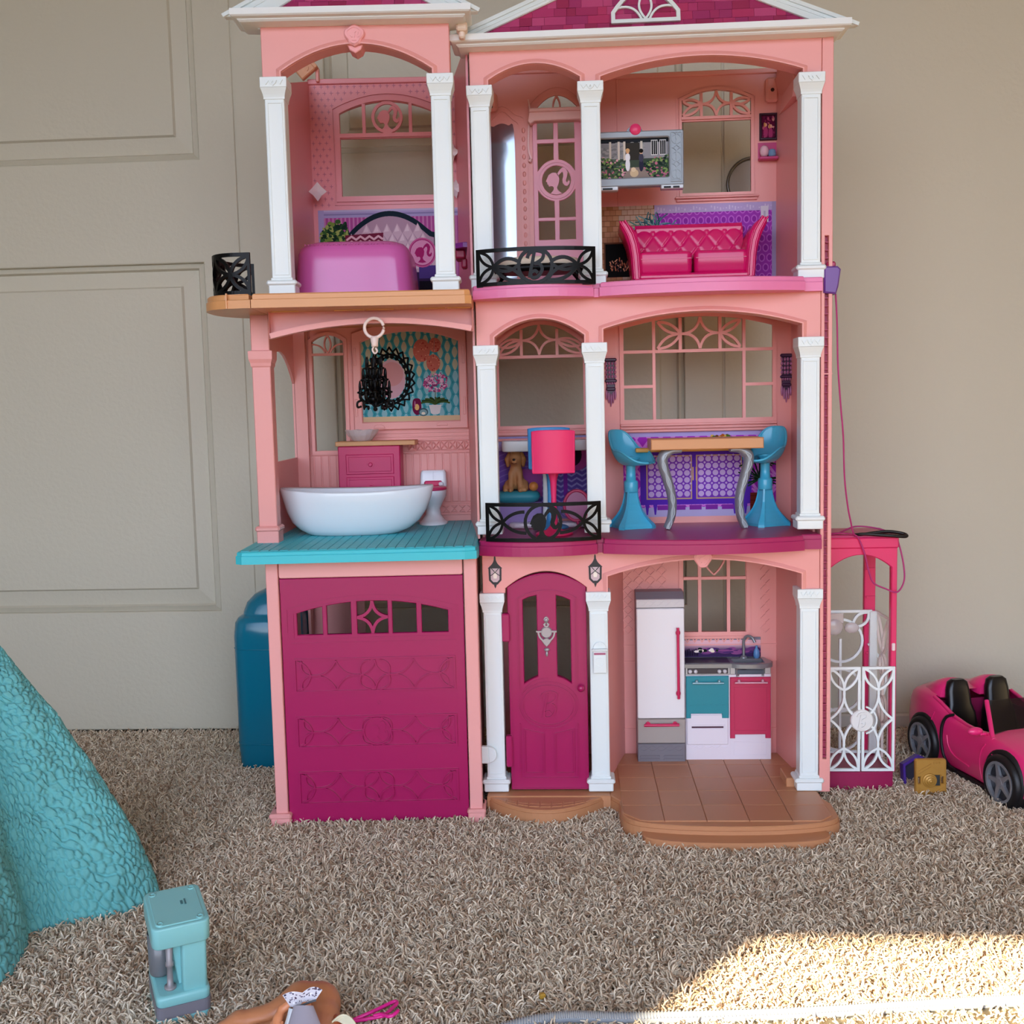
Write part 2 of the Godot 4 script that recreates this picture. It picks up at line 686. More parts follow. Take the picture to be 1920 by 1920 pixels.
func setting():
	var m := mt("c6c0ac", 0.55)
	m = m.duplicate()
	m.normal_enabled = true
	m.normal_texture = bump_tex(0.06, 4, 2.0)
	m.normal_scale = 0.25
	m.uv1_triplanar = true
	m.uv1_world_triplanar = true
	m.uv1_scale = Vector3.ONE * 3.0
	mats["paint"] = m
	var b := B.new()
	b.box(-2300, -100, -60, 2700, -8, 3100)
	var cm := StandardMaterial3D.new()
	cm.albedo_texture = noise_tex(0.2, 3, Color("4a3c30"), Color("8d7862"))
	cm.uv1_triplanar = true
	cm.uv1_world_triplanar = true
	cm.uv1_scale = Vector3.ONE * 4.0
	cm.roughness = 0.95
	struct("floor", b, cm)
	b = B.new()
	b.plate(rc(-2300, -10, 2700, 2500), [rc(-1407, -5, -546, 2034), rc(-463, -5, 258, 2034)], -130, 0)
	struct("wall_back", b, m)
	door_leaf("door_1", -1402, -550, -1338, -613, -1.0)
	door_leaf("door_2", -459, 254, -396, 191, -1.0)
	b = B.new()
	b.box(-1408, -10, -130, -545, 2036, -40)
	b.box(-464, -10, -130, 259, 2036, -40)
	for x in [-548.0, -461.0, 256.0]: b.box(x - 2.2, -8, -60, x + 2.2, 2033, -3.2)
	struct("trim_1", b, m)
	b = B.new()
	b.box(258, -8, 0, 2600, 26, 12, 3)
	struct("baseboard_back", b, mt("c4beb2", 0.45))
	b = B.new(); b.box(-2400, -10, -130, -2300, 2500, 3100); struct("wall_left", b, m)
	b = B.new(); b.box(2600, -10, -130, 2700, 2500, 3100); struct("wall_right", b, m)
	b = B.new(); b.box(-2400, 2500, -130, 2700, 2600, 3100); struct("ceiling", b, mt("e6e3dc", 0.8))
	b = B.new()
	b.plate(rc(-2300, -10, 2700, 2500), [rc(-1805, 20, 1500, 2050)], 3000, 3100)
	struct("wall_front", b, m)
	b = B.new()
	b.plate(rc(-1805, 20, 1500, 2050), [rc(-1745, 80, -230, 1990), rc(-170, 80, 1440, 1990)], 3020, 3070, 4)
	struct("window_1", b, mt("f2f1ee", 0.4))

func carpet():
	var n := 230000
	rng.seed = 11
	var b := B.new()
	# a small tuft of bent twisted yarn ends
	for k in 2:
		var a := k * 2.9
		var o := Vector3(cos(a), 0, sin(a)) * 1.2
		var d := Vector3(cos(a + 0.7), 0, sin(a + 0.7))
		var e := Vector3(cos(a + 2.2), 0, sin(a + 2.2))
		b.tube(PackedVector3Array([o, o + d * 1.2 + Vector3(0, 4.2, 0), o + d * 4.6 + e * 0.6 + Vector3(0, 7.6, 0), o + d * 8.2 + e * 2.4 + Vector3(0, 9.4 + k, 0), o + d * 10.4 + e * 5.0 + Vector3(0, 9.0 + k * 2.2, 0)]), [0.9, 1.05, 1.1, 1.0, 0.55], 5)
	b.st.generate_normals()
	b.st.index()
	var mesh := b.st.commit()
	var m := StandardMaterial3D.new()
	m.vertex_color_use_as_albedo = true
	m.roughness = 0.9
	mesh.surface_set_material(0, m)
	var tones := [Color(0.80, 0.66, 0.49), Color(0.66, 0.515, 0.365), Color(0.90, 0.78, 0.60), Color(0.42, 0.285, 0.18), Color(0.74, 0.60, 0.43), Color(0.84, 0.71, 0.53)]
	var where: Array = []
	var tint := PackedColorArray()
	for i in n:
		var z := rng.randf_range(-0.055, 1.02)
		var w := 1.8 - z
		var x := rng.randf_range(-1.02, 1.02)
		if x < -(0.55 * w + 0.1) or x > 0.53 * w + 0.14: continue
		if z < 0.0 and not (x > -0.55 and x < -0.46): continue
		# no pile under what stands on it
		if x > -0.13 and x < 0.336 and z > 0.2 and z < 0.372: continue
		if x > 0.06 and x < 0.33 and z < 0.478 and z > 0.3 and pow((x - 0.193) / 0.15, 2) + pow(maxf(z - 0.435, 0.0) / 0.048, 2) < 1.0: continue
		if pow((x - 0.199) / 0.117, 2) + pow((z - 0.47) / 0.04, 2) < 1.0: continue
		if x > -0.118 and x < 0.034 and z > 0.36 and z < 0.374 + 0.048 * (1.0 - pow((x + 0.042) / 0.078, 2)): continue
		if x > -0.39 and x < -0.14 and z > 0.13 and z < 0.405: continue
		if x > 0.356 and x < 0.452 and z > 0.206 and z < 0.294: continue
		var bs := Basis(Vector3.UP, rng.randf() * TAU) * Basis(Vector3.RIGHT, rng.randf_range(-0.7, 0.7)) * Basis(Vector3.BACK, rng.randf_range(-0.7, 0.7))
		bs = bs.scaled(Vector3.ONE * rng.randf_range(0.7, 1.05))
		where.append(Transform3D(bs, Vector3(x, -0.0075, z)))
		var c: Color = tones[rng.randi() % 6]
		var f := rng.randf_range(0.72, 1.12)
		tint.append(Color(c.r * f, c.g * f, c.b * f, 1.0))
	var mm := MultiMesh.new()
	mm.transform_format = MultiMesh.TRANSFORM_3D
	mm.use_colors = true
	mm.mesh = mesh
	mm.instance_count = where.size()
	for i in where.size():
		mm.set_instance_transform(i, where[i])
		mm.set_instance_color(i, tint[i])
	var mi := MultiMeshInstance3D.new()
	mi.multimesh = mm
	mi.name = "carpet_pile"
	add_child(mi, true)
	mi.set_meta("kind", "stuff")
	mi.set_meta("label", "shaggy beige and brown frieze carpet pile covering the floor")
	mi.set_meta("category", "carpet")

func _ready():
	var cam := Camera3D.new()
	cam.name = "camera"
	add_child(cam)
	cam.transform = Transform3D(Basis(Vector3(0.9982598, -0.0231782, -0.0542231), Vector3(0.0179077, 0.995245, -0.0957427), Vector3(0.0561844, 0.094605, 0.9939282)), Vector3(0, 0.55, 1.8))
	cam.fov = 51.2822
	cam.near = 0.02
	cam.current = true
	var we := WorldEnvironment.new()
	we.name = "environment"
	var env := Environment.new()
	var sky := Sky.new()
	var sm := ProceduralSkyMaterial.new()
	sm.sky_top_color = Color(0.68, 0.76, 0.90)
	sm.sky_horizon_color = Color(0.96, 0.97, 1.0)
	sm.ground_horizon_color = Color(0.62, 0.62, 0.58)
	sm.ground_bottom_color = Color(0.35, 0.36, 0.30)
	sm.sky_energy_multiplier = 1.25
	sm.ground_energy_multiplier = 0.6
	sky.sky_material = sm
	env.background_mode = Environment.BG_SKY
	env.sky = sky
	env.ambient_light_source = Environment.AMBIENT_SOURCE_DISABLED
	env.tonemap_mode = Environment.TONE_MAPPER_LINEAR
	env.tonemap_exposure = 3.75
	env.sdfgi_enabled = true
	env.ssao_enabled = true
	env.ssil_enabled = true
	we.environment = env
	add_child(we)
	var sun := DirectionalLight3D.new()
	sun.name = "sun"
	add_child(sun)
	# the sun comes in over the viewer's left shoulder
	sun.look_at_from_position(Vector3.ZERO, Vector3(0.525, -0.541, -0.631))
	sun.light_energy = 2.4
	sun.light_color = Color(1.0, 0.91, 0.76)
	sun.light_angular_distance = 0.6
	sun.shadow_enabled = true
	pink = mt("eb9f98", 0.36)
	white = mt("e7efee", 0.32)
	magenta = mt("a8195a", 0.27)
	black = mt("050506", 0.34)
	black.metallic_specular = 0.3
	silver = mt("9a9fa3", 0.35, 0.4)
	setting()
	carpet()
	dollhouse()
	furniture()
	outside()

func bxs(list: Array, bev := 0.0) -> B:
	var b := B.new()
	for q in list: b.box(q[0], q[1], q[2], q[3], q[4], q[5], bev)
	return b

func off(f: Transform3D, x, y, z) -> Transform3D:
	return f * Transform3D(Basis.IDENTITY, Vector3(x, y, z) * 0.001)

func column_mesh(y0: float, y1: float) -> B:
	var b := B.new()
	b.box(-12.5, y0 + 15, -25, 12.5, y1 - 25, 0, 1)
	b.strip(rc(-9, y0 + 25, 9, y1 - 31), 1.4, -0.2, 1.3, true)
	b.box(-17, y0, -28, 17, y0 + 12, 3, 1)
	b.box(-19.5, y0 + 11, -29, 19.5, y0 + 17.5, 5, 2)
	b.box(-14, y0 + 17, -26, 14, y0 + 21, 1.2, 1)
	var rings: Array = []
	for q in [[12.5, 27], [13.4, 26.5], [13.4, 24], [14.0, 21], [15.2, 17], [16.6, 13]]:
		var h: float = q[0]
		var zz := h - 12.5
		rings.append(p3([-h, y1 - q[1], zz, h, y1 - q[1], zz, h, y1 - q[1], -25 - zz, -h, y1 - q[1], -25 - zz]))
	b.loft(rings, true, false, false)
	b.box(-17, y1 - 13, -29, 17, y1, 4.4, 0.7)
	b.strip(pv([-12, y1 - 4, -9, y1 - 9, -5, y1 - 4, -2, y1 - 8, 0, y1 - 4, 2, y1 - 8, 5, y1 - 4, 9, y1 - 9, 12, y1 - 4]), 1.3, 4.0, 5.8)
	b.strip(pv([-4, y1 - 7, 0, y1 - 10.5, 4, y1 - 7]), 1.3, 4.0, 5.8)
	return b

func front_poly(x0, x1, y0, yt, arches: Array) -> PackedVector2Array:
	var p := pv([x0, yt, x0, y0])
	for a in arches:
		p.append(Vector2(a[0], y0))
		p.append_array(bow(Vector2(a[0], a[2]), Vector2(a[1], a[2]), a[3] - a[2], 18))
		p.append(Vector2(a[1], y0))
	p.append_array(pv([x1, y0, x1, yt]))
	return p

func arch_trim(b: B, a: Array, y0: float, z: float):
	# a band whose inner edge stands proud, so that it tilts outwards
	var path := func(d: float) -> PackedVector2Array:
		var p := pv([a[0] - d, y0])
		p.append_array(bow(Vector2(a[0] - d, a[2] + d * 0.6), Vector2(a[1] + d, a[2] + d * 0.6), a[3] - a[2] + d * 0.4, 18))
		p.append(Vector2(a[1] + d, y0))
		return p
	var pa: PackedVector2Array = path.call(0.3)
	var pb: PackedVector2Array = path.call(2.0)
	var pc: PackedVector2Array = path.call(6.5)
	for k in pa.size() - 1:
		var q := func(p: PackedVector2Array, n: int, zz: float) -> Vector3: return Vector3(p[n].x, p[n].y, zz)
		b.quad(q.call(pa, k, z - 1), q.call(pa, k, z + 3.4), q.call(pa, k + 1, z + 3.4), q.call(pa, k + 1, z - 1))
		b.quad(q.call(pa, k, z + 3.4), q.call(pb, k, z + 3.4), q.call(pb, k + 1, z + 3.4), q.call(pa, k + 1, z + 3.4))
		b.quad(q.call(pb, k, z + 3.4), q.call(pc, k, z + 1.0), q.call(pc, k + 1, z + 1.0), q.call(pb, k + 1, z + 3.4))
		b.quad(q.call(pc, k, z + 1.0), q.call(pc, k, z - 1), q.call(pc, k + 1, z - 1), q.call(pc, k + 1, z + 1.0))

func slab_front(yb: float, yt: float, m: Material):
	var lip := func(d: float) -> PackedVector2Array:
		var p := pv([-126, 185, -126, 378 - d])
		p.append_array(bow(Vector2(-125 + d, 383 - d), Vector2(33 - d, 383 - d), 22, 14))
		p.append_array(pv([34 - d, 372 - d, 40 + d, 372 - d]))
		p.append_array(bow(Vector2(41 + d, 383 - d), Vector2(306 - d, 383 - d), 26, 18))
		p.append_array(pv([307 - d, 371 - d, 331, 371 - d, 331, 185]))
		return p
	var b := B.new()
	b.hplate(lip.call(0.0), [], yb, yt - 6, 0.8)
	b.hplate(lip.call(1.6), [], yt - 6.2, yt, 1.2)
	return obj("floor_slab", b, m, house, mf)

func fan_tracery(b: B, x0, x1, y0, ys, yt, m0, m1, w, z0, z1):
	# two mullions, a concave diamond between them and a pair of leaves on either side
	w *= 1.2
	b.strip(pv([m0, y0, m0, ys + (yt - ys) * 0.75]), w, z0, z1)
	b.strip(pv([m1, y0, m1, ys + (yt - ys) * 0.75]), w, z0, z1)
	var c: float = (m0 + m1) * 0.5
	var hw: float = (m1 - m0) * 0.5
	var my: float = (y0 + yt) * 0.5 - 1
	for s in [-1, 1]:
		b.strip(bow(Vector2(c + s * hw, my), Vector2(c, yt - 1), s * 5.6 * hw / 20.0), w * 0.8, z0, z1)
		b.strip(bow(Vector2(c + s * hw, my), Vector2(c, y0 + 1), -s * 5.6 * hw / 20.0), w * 0.8, z0, z1)
	for q in [[x0, m0], [x1, m1]]:
		var o: float = q[0]
		var i: float = q[1]
		leaf(b, Vector2(i, my), Vector2(lerpf(i, o, 0.95), y0 + 2), minf(absf(o - i) * 0.17, 6.0), w * 0.8, z0, z1)
		leaf(b, Vector2(i, my), Vector2(lerpf(i, o, 0.95), ys - 1), minf(absf(o - i) * 0.15, 5.5), w * 0.8, z0, z1)

func frame_strip(b: B, o: PackedVector2Array, w, z0, z1):
	b.strip(o, w, z0, z1, true)

func dollhouse():
	house = thing("dollhouse", "tall pink three-storey dollhouse with white columns standing on the carpet", "dollhouse", Vector3(30, 0, 300))
	mf = Transform3D(Basis.IDENTITY, Vector3(-30, 0, -300) * 0.001)
	lf = mf * Transform3D(Basis(Vector3.UP, TH), Vector3(-135, 0, 410) * 0.001)
	main_front()
	main_rooms()
	main_roof()
	entrance()
	garage()
	bathroom()
	tower()

func main_front():
	var ar := [[[-93, 18, 308, 331], [47, 306, 323, 344]], [[-99, 20, 648, 671], [46, 306, 655, 675]], [[-99, 20, 980, 999], [47, 306, 979, 1000]]]
	var ys := [[301.5, 358], [637, 697], [973.5, 1020]]
	for i in 3:
		var b := B.new()
		b.plate(front_poly(-124, 331, ys[i][0], ys[i][1], ar[i]), [], 335, 360, 0.8)
		var w := obj("front_wall", b, pink, house, mf)
		b = B.new()
		for a in ar[i]:
			if i > 0 or a[0] > 0: arch_trim(b, a, ys[i][0], 360)
		obj("arch_trim", b, pink, w)
	for q in [[22.5, 302], [383, 637.5], [713, 974]]:
		var c := obj("column", column_mesh(q[0], q[1]), white, house, off(mf, -111.5, 0, 361))
		again("column", c, house, off(mf, 33.5, 0, 361))
		again("column", c, house, off(mf, 317.5, 0, 361))
	slab_front(357, 376.5, mt("a81f5c", 0.34))
	slab_front(696, 714, mt("ea7fae", 0.36))
	# elevator side wall with its toothed slot
	var b := B.new()
	b.plate(rc(331.5, 20, 346, 1019), [rc(336, 66, 341, 768)], 352, 360, 0.6)
	b.box(331.5, 20, 190, 334.5, 1019, 352)
	b.box(343, 20, 190, 346, 1019, 352)
	b.box(331.5, 588, 359.5, 346.4, 589.4, 360.6)
	obj("side_wall", b, pink, house, mf)
	b = B.new()
	b.box(335, 66, 350, 342, 768, 352.5)
	for k in 68: b.box(336, 69 + k * 10.3, 352, 341, 70.4 + k * 10.3, 358)
	obj("elevator_track", b, mt("a93a5c", 0.45), house, mf).set_meta("label", "dark rose toothed elevator track in the side wall")
	# keystone crest over the kitchen arch
	b = B.new()
	b.plate(spl(pv([162, 347, 166, 353, 175, 356, 184, 353, 188, 347, 183, 338, 180, 334, 175, 333, 170, 334, 167, 338]), 3, true), [], 359, 364, 1.2)
	b.strip(spl(pv([165, 346, 169, 352, 175, 353, 181, 352, 185, 346, 179, 337, 175, 336, 171, 337]), 3, true), 1, 363.8, 364.8, true)
	add_cameo(b, Vector2(175, 345), 6, 363.8, 364.8)
	obj("keystone", b, mt("f3a7a4", 0.38), house, mf)

func window_set(called: String, b: B, fr := Transform3D.IDENTITY) -> MeshInstance3D:
	return obj(called, b, pink, house, mf)

func main_rooms():
	# back walls; each bay has its own niche with slanted cheeks
	var b := B.new()
	b.plate(rc(60, 20, 318, 357), [arched(166, 210, 259, 324, 334)], 190, 195)
	var kb := obj("back_wall", b, pink, house, mf)
	b = B.new()
	frame_strip(b, arched(162, 207, 263, 326, 337), 6, 193, 197.5)
	b.strip(pv([166, 292, 259, 292]), 4.5, 192, 197.5)
	for x in [190, 233]: b.strip(pv([x, 210, x, 330]), 5, 192, 197.5)
	b.strip(bow(Vector2(192, 334), Vector2(211.5, 297), -4), 2.4, 192, 197)
	b.strip(bow(Vector2(231, 334), Vector2(211.5, 297), 4), 2.4, 192, 197)
	b.box(160, 199, 192, 265, 204, 199, 1)
	obj("window_frame", b, pink, kb)
	# raised diamond lattice on the kitchen wall
	b = B.new()
	for k in 13:
		for j in 10:
			var c := Vector2(82 + k * 17.2, 214 + j * 15)
			if c.x > 150 and c.x < 276: continue
			for s in [-1, 1]:
				b.strip(pv([c.x - 7, c.y, c.x, c.y + s * 7]), 1.9, 194.5, 197.2)
				b.strip(pv([c.x, c.y + s * 7, c.x + 7, c.y]), 1.9, 194.5, 197.2)
	for k in 9:
		b.strip(pv([166 + k * 11, 203, 171 + k * 11, 195, 177 + k * 11, 203]), 1.9, 194.5, 197.2)
	for y in [165, 190, 60]: b.strip(pv([72, y, 308, y]), 1.6, 194.8, 196.8)
	obj("diamond_relief", b, pink, kb).set_meta("kind", "stuff")
	b = B.new()
	b.plate(rc(-121, 20, 40, 357), [rc(-96, 40, 16, 320)], 190, 195)
	obj("back_wall", b, pink, house, mf)
	# middle storey
	b = B.new()
	b.plate(rc(38, 376, 330, 697), [arched(79, 531, 300, 668, 683)], 190, 195)
	var db := obj("back_wall", b, pink, house, mf)
	b = B.new()
	frame_strip(b, arched(77.5, 529, 301.5, 669, 685), 6, 193, 198)
	for x in [125, 257]: b.strip(pv([x, 531, x, 679]), 4.5, 192, 198)
	b.strip(pv([80, 632, 300, 632]), 4.5, 192, 198)
	for q in [[80, 125], [257, 300]]: b.strip(pv([q[0], 581, q[1], 581]), 4.5, 192, 198)
	fan_tracery(b, 129, 253, 634, 676, 682, 164, 222, 4.0, 192, 197.5)
	for y in [525, 520.5, 516]: b.box(74, y - 3, 192, 305, y + 1, 200 + (525 - y) * 0.2, 1)
	obj("window_frame", b, pink, db)
	b = B.new()
	b.plate(rc(-121, 376, 40, 697), [arched(-106, 526, 21, 646, 677)], 190, 195)
	var ob := obj("back_wall", b, pink, house, mf)
	b = B.new()
	frame_strip(b, arched(-108, 524, 23, 648, 679), 5.5, 193, 198)
	b.strip(pv([-106, 629, 21, 629]), 4.5, 192, 198)
	fan_tracery(b, -106, 21, 631, 646, 677, -71, -18, 3.6, 192, 197.5)
	b.box(-112, 512, 192, 26, 518, 200, 1)
	b.box(-112, 504, 192, 26, 508, 199, 1)
	obj("window_frame", b, pink, ob)
	# top storey
	b = B.new()
	b.plate(rc(38, 714, 318, 1030), [rc(169, 859, 268, 961), arched(169, 968, 268, 990, 1004)], 190, 195)
	b.box(38, 1024, 186, 318, 1031, 198, 1)
	b.box(75, 845, 194, 76.5, 1024, 196.6, 0.4)
	var tb := obj("back_wall", b, pink, house, mf)
	b = B.new()
	frame_strip(b, arched(162, 855, 275, 994, 1008), 2.0, 194.5, 196.5)
	frame_strip(b, arched(167, 857, 270, 991, 1006), 4, 193, 197.5)
	fan_tracery(b, 169, 268, 967, 990, 1004, 197, 240, 3.4, 192, 197)
	b.strip(pv([168, 965, 269, 965]), 4, 192, 198)
	b.box(160, 847, 193, 277, 850.5, 199, 1); b.box(158, 851, 193, 279, 854, 201, 1)
	obj("window_frame", b, pink, tb)
	b = B.new()
	b.plate(rc(-121, 714, 40, 1043), [arched(-46, 720, 23, 985, 1006)], 190, 195)
	b.box(-121, 1037, 186, 40, 1044, 198, 1)
	var tl := obj("back_wall", b, pink, house, mf)
	b = B.new()
	var c := Vector2(-14, 884)
	var up1 := pv([-41, 912 - 14])
	up1.append_array(arc(c.x, c.y, 30, 30, 2.6, 1.7, 6)); up1.append_array(pv([-17.5, 937, -41, 937]))
	var dn1 := PackedVector2Array()
	var up2 := PackedVector2Array()
	var dn2 := PackedVector2Array()
	for p in up1:
		up2.append(Vector2(2 * c.x - p.x, p.y))
		dn1.append(Vector2(p.x, 2 * c.y - p.y))
		dn2.append(2 * c - p)
	b.plate(rc(-48, 716, 24, 972), [rc(-41, 943, -17.5, 967), rc(-10.5, 943, 13, 967), up1, up2, dn1, dn2, rc(-41, 799, -17.5, 826), rc(-10.5, 799, 13, 826), ring(c.x, c.y, 21)], 195, 198.5, 0.7)
	add_cameo(b, c, 20.5, 196, 199)
	b.strip(ring(c.x, c.y, 26), 1.4, 198, 199.8, true)
	obj("balcony_door", b, mt("eea3b4", 0.4), tl)
	b = B.new()
	frame_strip(b, arched(-45, 973, 22, 986, 1007), 4.5, 194, 198)
	frame_strip(b, arched(-54, 716, 31, 990, 1017), 1.5, 194.5, 196.5)
	leaf(b, Vector2(-12, 975), Vector2(-12, 1004), 5, 2.6, 193, 197)
	b.strip(bow(Vector2(-16, 975), Vector2(-42, 985), -4), 2.6, 193, 197)
	b.strip(bow(Vector2(-8, 975), Vector2(18, 985), 4), 2.6, 193, 197)
	obj("door_fanlight", b, pink, tl)
	# pale awning rail over the balcony door
	b = B.new()
	b.plate(pv([-52, 980, -54, 966, -50, 962, -44, 966, 20, 966, 26, 962, 30, 966, 28, 980]), [], 196, 212, 1.2)
	b.box(-52, 978, 196, 28, 983, 216, 1.2)
	for x in [-53.0, 27.0]:
		b.strip(spl(pv([x, 1000, x + 2, 985, x, 960, x - 1, 930, x + 3, 915])), 2.2, 196, 200)
		b.ball(Vector3(x + 1, 913, 200), Vector3(3, 3, 3), 8, 6)
	obj("awning", b, mt("f0c0bb", 0.4), tl)
	# tall wavy mirror
	b = B.new()
	b.plate(spl(pv([-112, 742, -112, 860, -112, 955, -104, 964, -93, 968, -83, 965, -75, 958, -74, 860, -75, 742]), 4), [], 195, 196.2)
	obj("mirror", b, mt("a9b6c4", 0.1, 0.95), tl)
	b = B.new()
	b.strip(spl(pv([-66, 735, -66, 900, -66, 960, -76, 974, -92, 986, -108, 974, -116, 962]), 4), 2, 194.8, 196.5)
	b.strip(spl(pv([-56, 735, -56, 900, -58, 968, -72, 980, -92, 993, -112, 980]), 4), 1.2, 194.8, 196.3)
	for k in 18: b.ball(Vector3(-61, 745 + k * 12.5, 195), Vector3(2.6, 4, 1.0), 8, 5)
	obj("mirror_surround", b, pink, tl)
	# cheeks and partition walls
	for q in [[20, 357], [376, 697], [714, 1029]]:
		var mid: bool = q[0] == 376
		for w in [[36, 40, 40, 76, 72] if q[0] == 20 else [36, 40, 40, 40, 36], [322, 326, 326, 310, 304] if not mid else [326, 330, 330, 330, 326]]:
			b = B.new()
			b.hplate(pv([w[1] - 3, 336, w[1], 336, w[3], 192, w[4], 192]), [], q[0], q[1])
			obj("room_wall", b, pink, house, mf)
		obj("room_wall", bxs([[-124, q[0], 190, -121, q[1], 336]]), pink, house, mf)
		if q[0] == 20: obj("room_wall", bxs([[36, q[0], 190, 38, q[1], 336]]), pink, house, mf)
	# screw bosses and corner brackets under the top arches
	obj("screw_boss", bxs([[288, 982, 194, 306, 1016, 206]], 3), pink, house, mf)
	obj("screw_boss", bxs([[-117, 984, 194, -98, 1010, 206]], 3), pink, house, mf)
	b = B.new()
	b.plate(pv([300, 1012, 320, 1008, 322, 960, 306, 962, 308, 985]), [], 196, 300, 1)
	obj("corner_bracket", b, pink, house, mf)
	b = B.new()
	b.lathe(pv([0, 0, 2.6, 0, 2.6, 0.6, 0, 0.6]), 12)
	var hole := obj("screw_hole", b, mt("3a1a12", 0.6), house, mf * Transform3D(Basis(Vector3.RIGHT, PI / 2), Vector3(297, 998, 206) * 0.001))
	again("screw_hole", hole, house, mf * Transform3D(Basis(Vector3.RIGHT, PI / 2), Vector3(-107, 990, 206) * 0.001))
	# storey ground plate in tan, with a raised terrace and steps
	var tan_ := mt("c1875e", 0.45)
	b = B.new()
	var ter := pv([44, 190, 44, 372, 56, 392, 56, 420])
	ter.append_array(spl(pv([56, 420, 60, 450, 80, 470, 130, 482, 193, 486, 260, 483, 312, 472, 335, 455, 338, 430]), 4))
	ter.append_array(pv([338, 405, 331, 385, 331, 190]))
	b.hplate(ter, [], -8, 15)
	b.hplate(B.inset(ter, 1.5) if B.area(ter) > 0 else B.inset(ter, -1.5), [], 14.5, 20.5, 1.2)
	var st := PackedVector2Array()
	for p in spl(pv([82, 480, 90, 496, 130, 508, 193, 512, 260, 509, 300, 502, 316, 488, 316, 470]), 4): st.append(p)
	st.append_array(pv([316, 440, 82, 440]))
	b.hplate(st, [], -8, 10, 1.4)
	b.hplate(pv([-124, 190, -124, 376, 46, 376, 46, 190]), [], -8, 21, 1)
	b.box(290, 20, 300, 322, 34, 345, 1)
	var gp := obj("ground_plate", b, tan_, house, mf)
	# floor tiles
	for i in 5:
		for j in 5:
			b = B.new()
			var x0 := 58 + i * 54.0
			var z0 := 198 + j * 54.0
			var tile := Geometry2D.intersect_polygons(rc(x0, z0, x0 + 53.2, z0 + 53.2), pv([60, 196, 60, 440, 80, 464, 130, 477, 193, 480, 260, 477, 310, 467, 327, 450, 327, 196]))
			if tile.is_empty(): continue
			b.hplate(tile[0], [], 20, 22, 0.5)
			obj("floor_tile", b, mt(["bd8560", "ba825d", "c08863"][(i * 2 + j) % 3], 0.42), gp)
	# half-round door step with a ring of paving bricks
	b = B.new()
	var sp := pv([-121, 366])
	sp.append_array(bow(Vector2(-121, 376), Vector2(36, 376), 50, 18))
	sp.append(Vector2(36, 366))
	b.hplate(sp, [], -8, 15, 0)
	b.hplate(B.inset(sp, -1.2 if B.area(sp) < 0 else 1.2), [], 14.5, 19.5, 1.5)
	obj("door_step", b, tan_, house, mf)
	for r in 2:
		for k in 9 - r * 2:
			var t0: float = (k + 0.5 * (r % 2)) / 9.0
			b = B.new()
			var q := PackedVector2Array()
			for s in [[0.04, 0.0], [0.96, 0.0], [0.96, 1.0], [0.04, 1.0]]:
				var t: float = 0.06 + 0.88 * (t0 + s[0] / 9.0) + r * 0.05
				var d: float = 10 + r * 10 + s[1] * 9.0
				q.append(Vector2(-121 + 157 * t, 376 + (50 - d) * 4 * t * (1 - t) - 2))
			b.hplate(q, [], 19, 20.3, 0.4)
			obj("brick", b, tan_, gp)
	# stuck-on lanterns either side of the door
	for q in [-106.5, 30.0]:
		b = B.new()
		b.plate(spl(pv([-10, 6, -8, 8, -4, 12, -1.5, 17, -1.2, 20, -0.6, 23, 0.6, 23, 1.2, 20, 1.5, 17, 4, 12, 8, 8, 10, 6]), 3), [], 0, 0.8)
		b.strip(pv([-7.6, 6, -7.2, -10, -2.5, -15, 2.5, -15, 7.2, -10, 7.6, 6]), 2.6, 0, 0.8)
		b.plate(pv([-2.5, -13, -1.5, -18, 0, -22, 1.5, -18, 2.5, -13]), [], 0, 0.8)
		b.strip(pv([-5, 6, 0, 0.5, 5, 6]), 0.9, 0.3, 0.9)
		b.strip(pv([-6, -4, 0, 0.5, 6, -4]), 0.9, 0.3, 0.9)
		var lan := obj("lantern", b, mt("17121a", 0.4), house, off(mf, q, 330, 360))
		b = B.new()
		b.plate(pv([-7.6, 6, -7.2, -10, -2.5, -15, 2.5, -15, 7.2, -10, 7.6, 6]), [], 0, 0.4)
		var g := obj("lantern_glass", b, mt("cdb3b6", 0.4), lan)
		b = B.new()
		b.plate(spl(pv([-2, -8, -2.6, -4, 0, 3, 2.6, -4, 2, -8]), 3), [], 0.2, 0.6)
		obj("lantern_flame", b, mt("f5ead9", 0.4), lan)
	# white latch between the two wings
	b = bxs([[-131, 65, 362, -121, 89, 370]], 1)
	b.plate(arc(-121, 77, 11, 11.5, -PI / 2, PI / 2), [], 363, 369, 0.8)
	obj("latch", b, white, house, mf)
	main_prints()

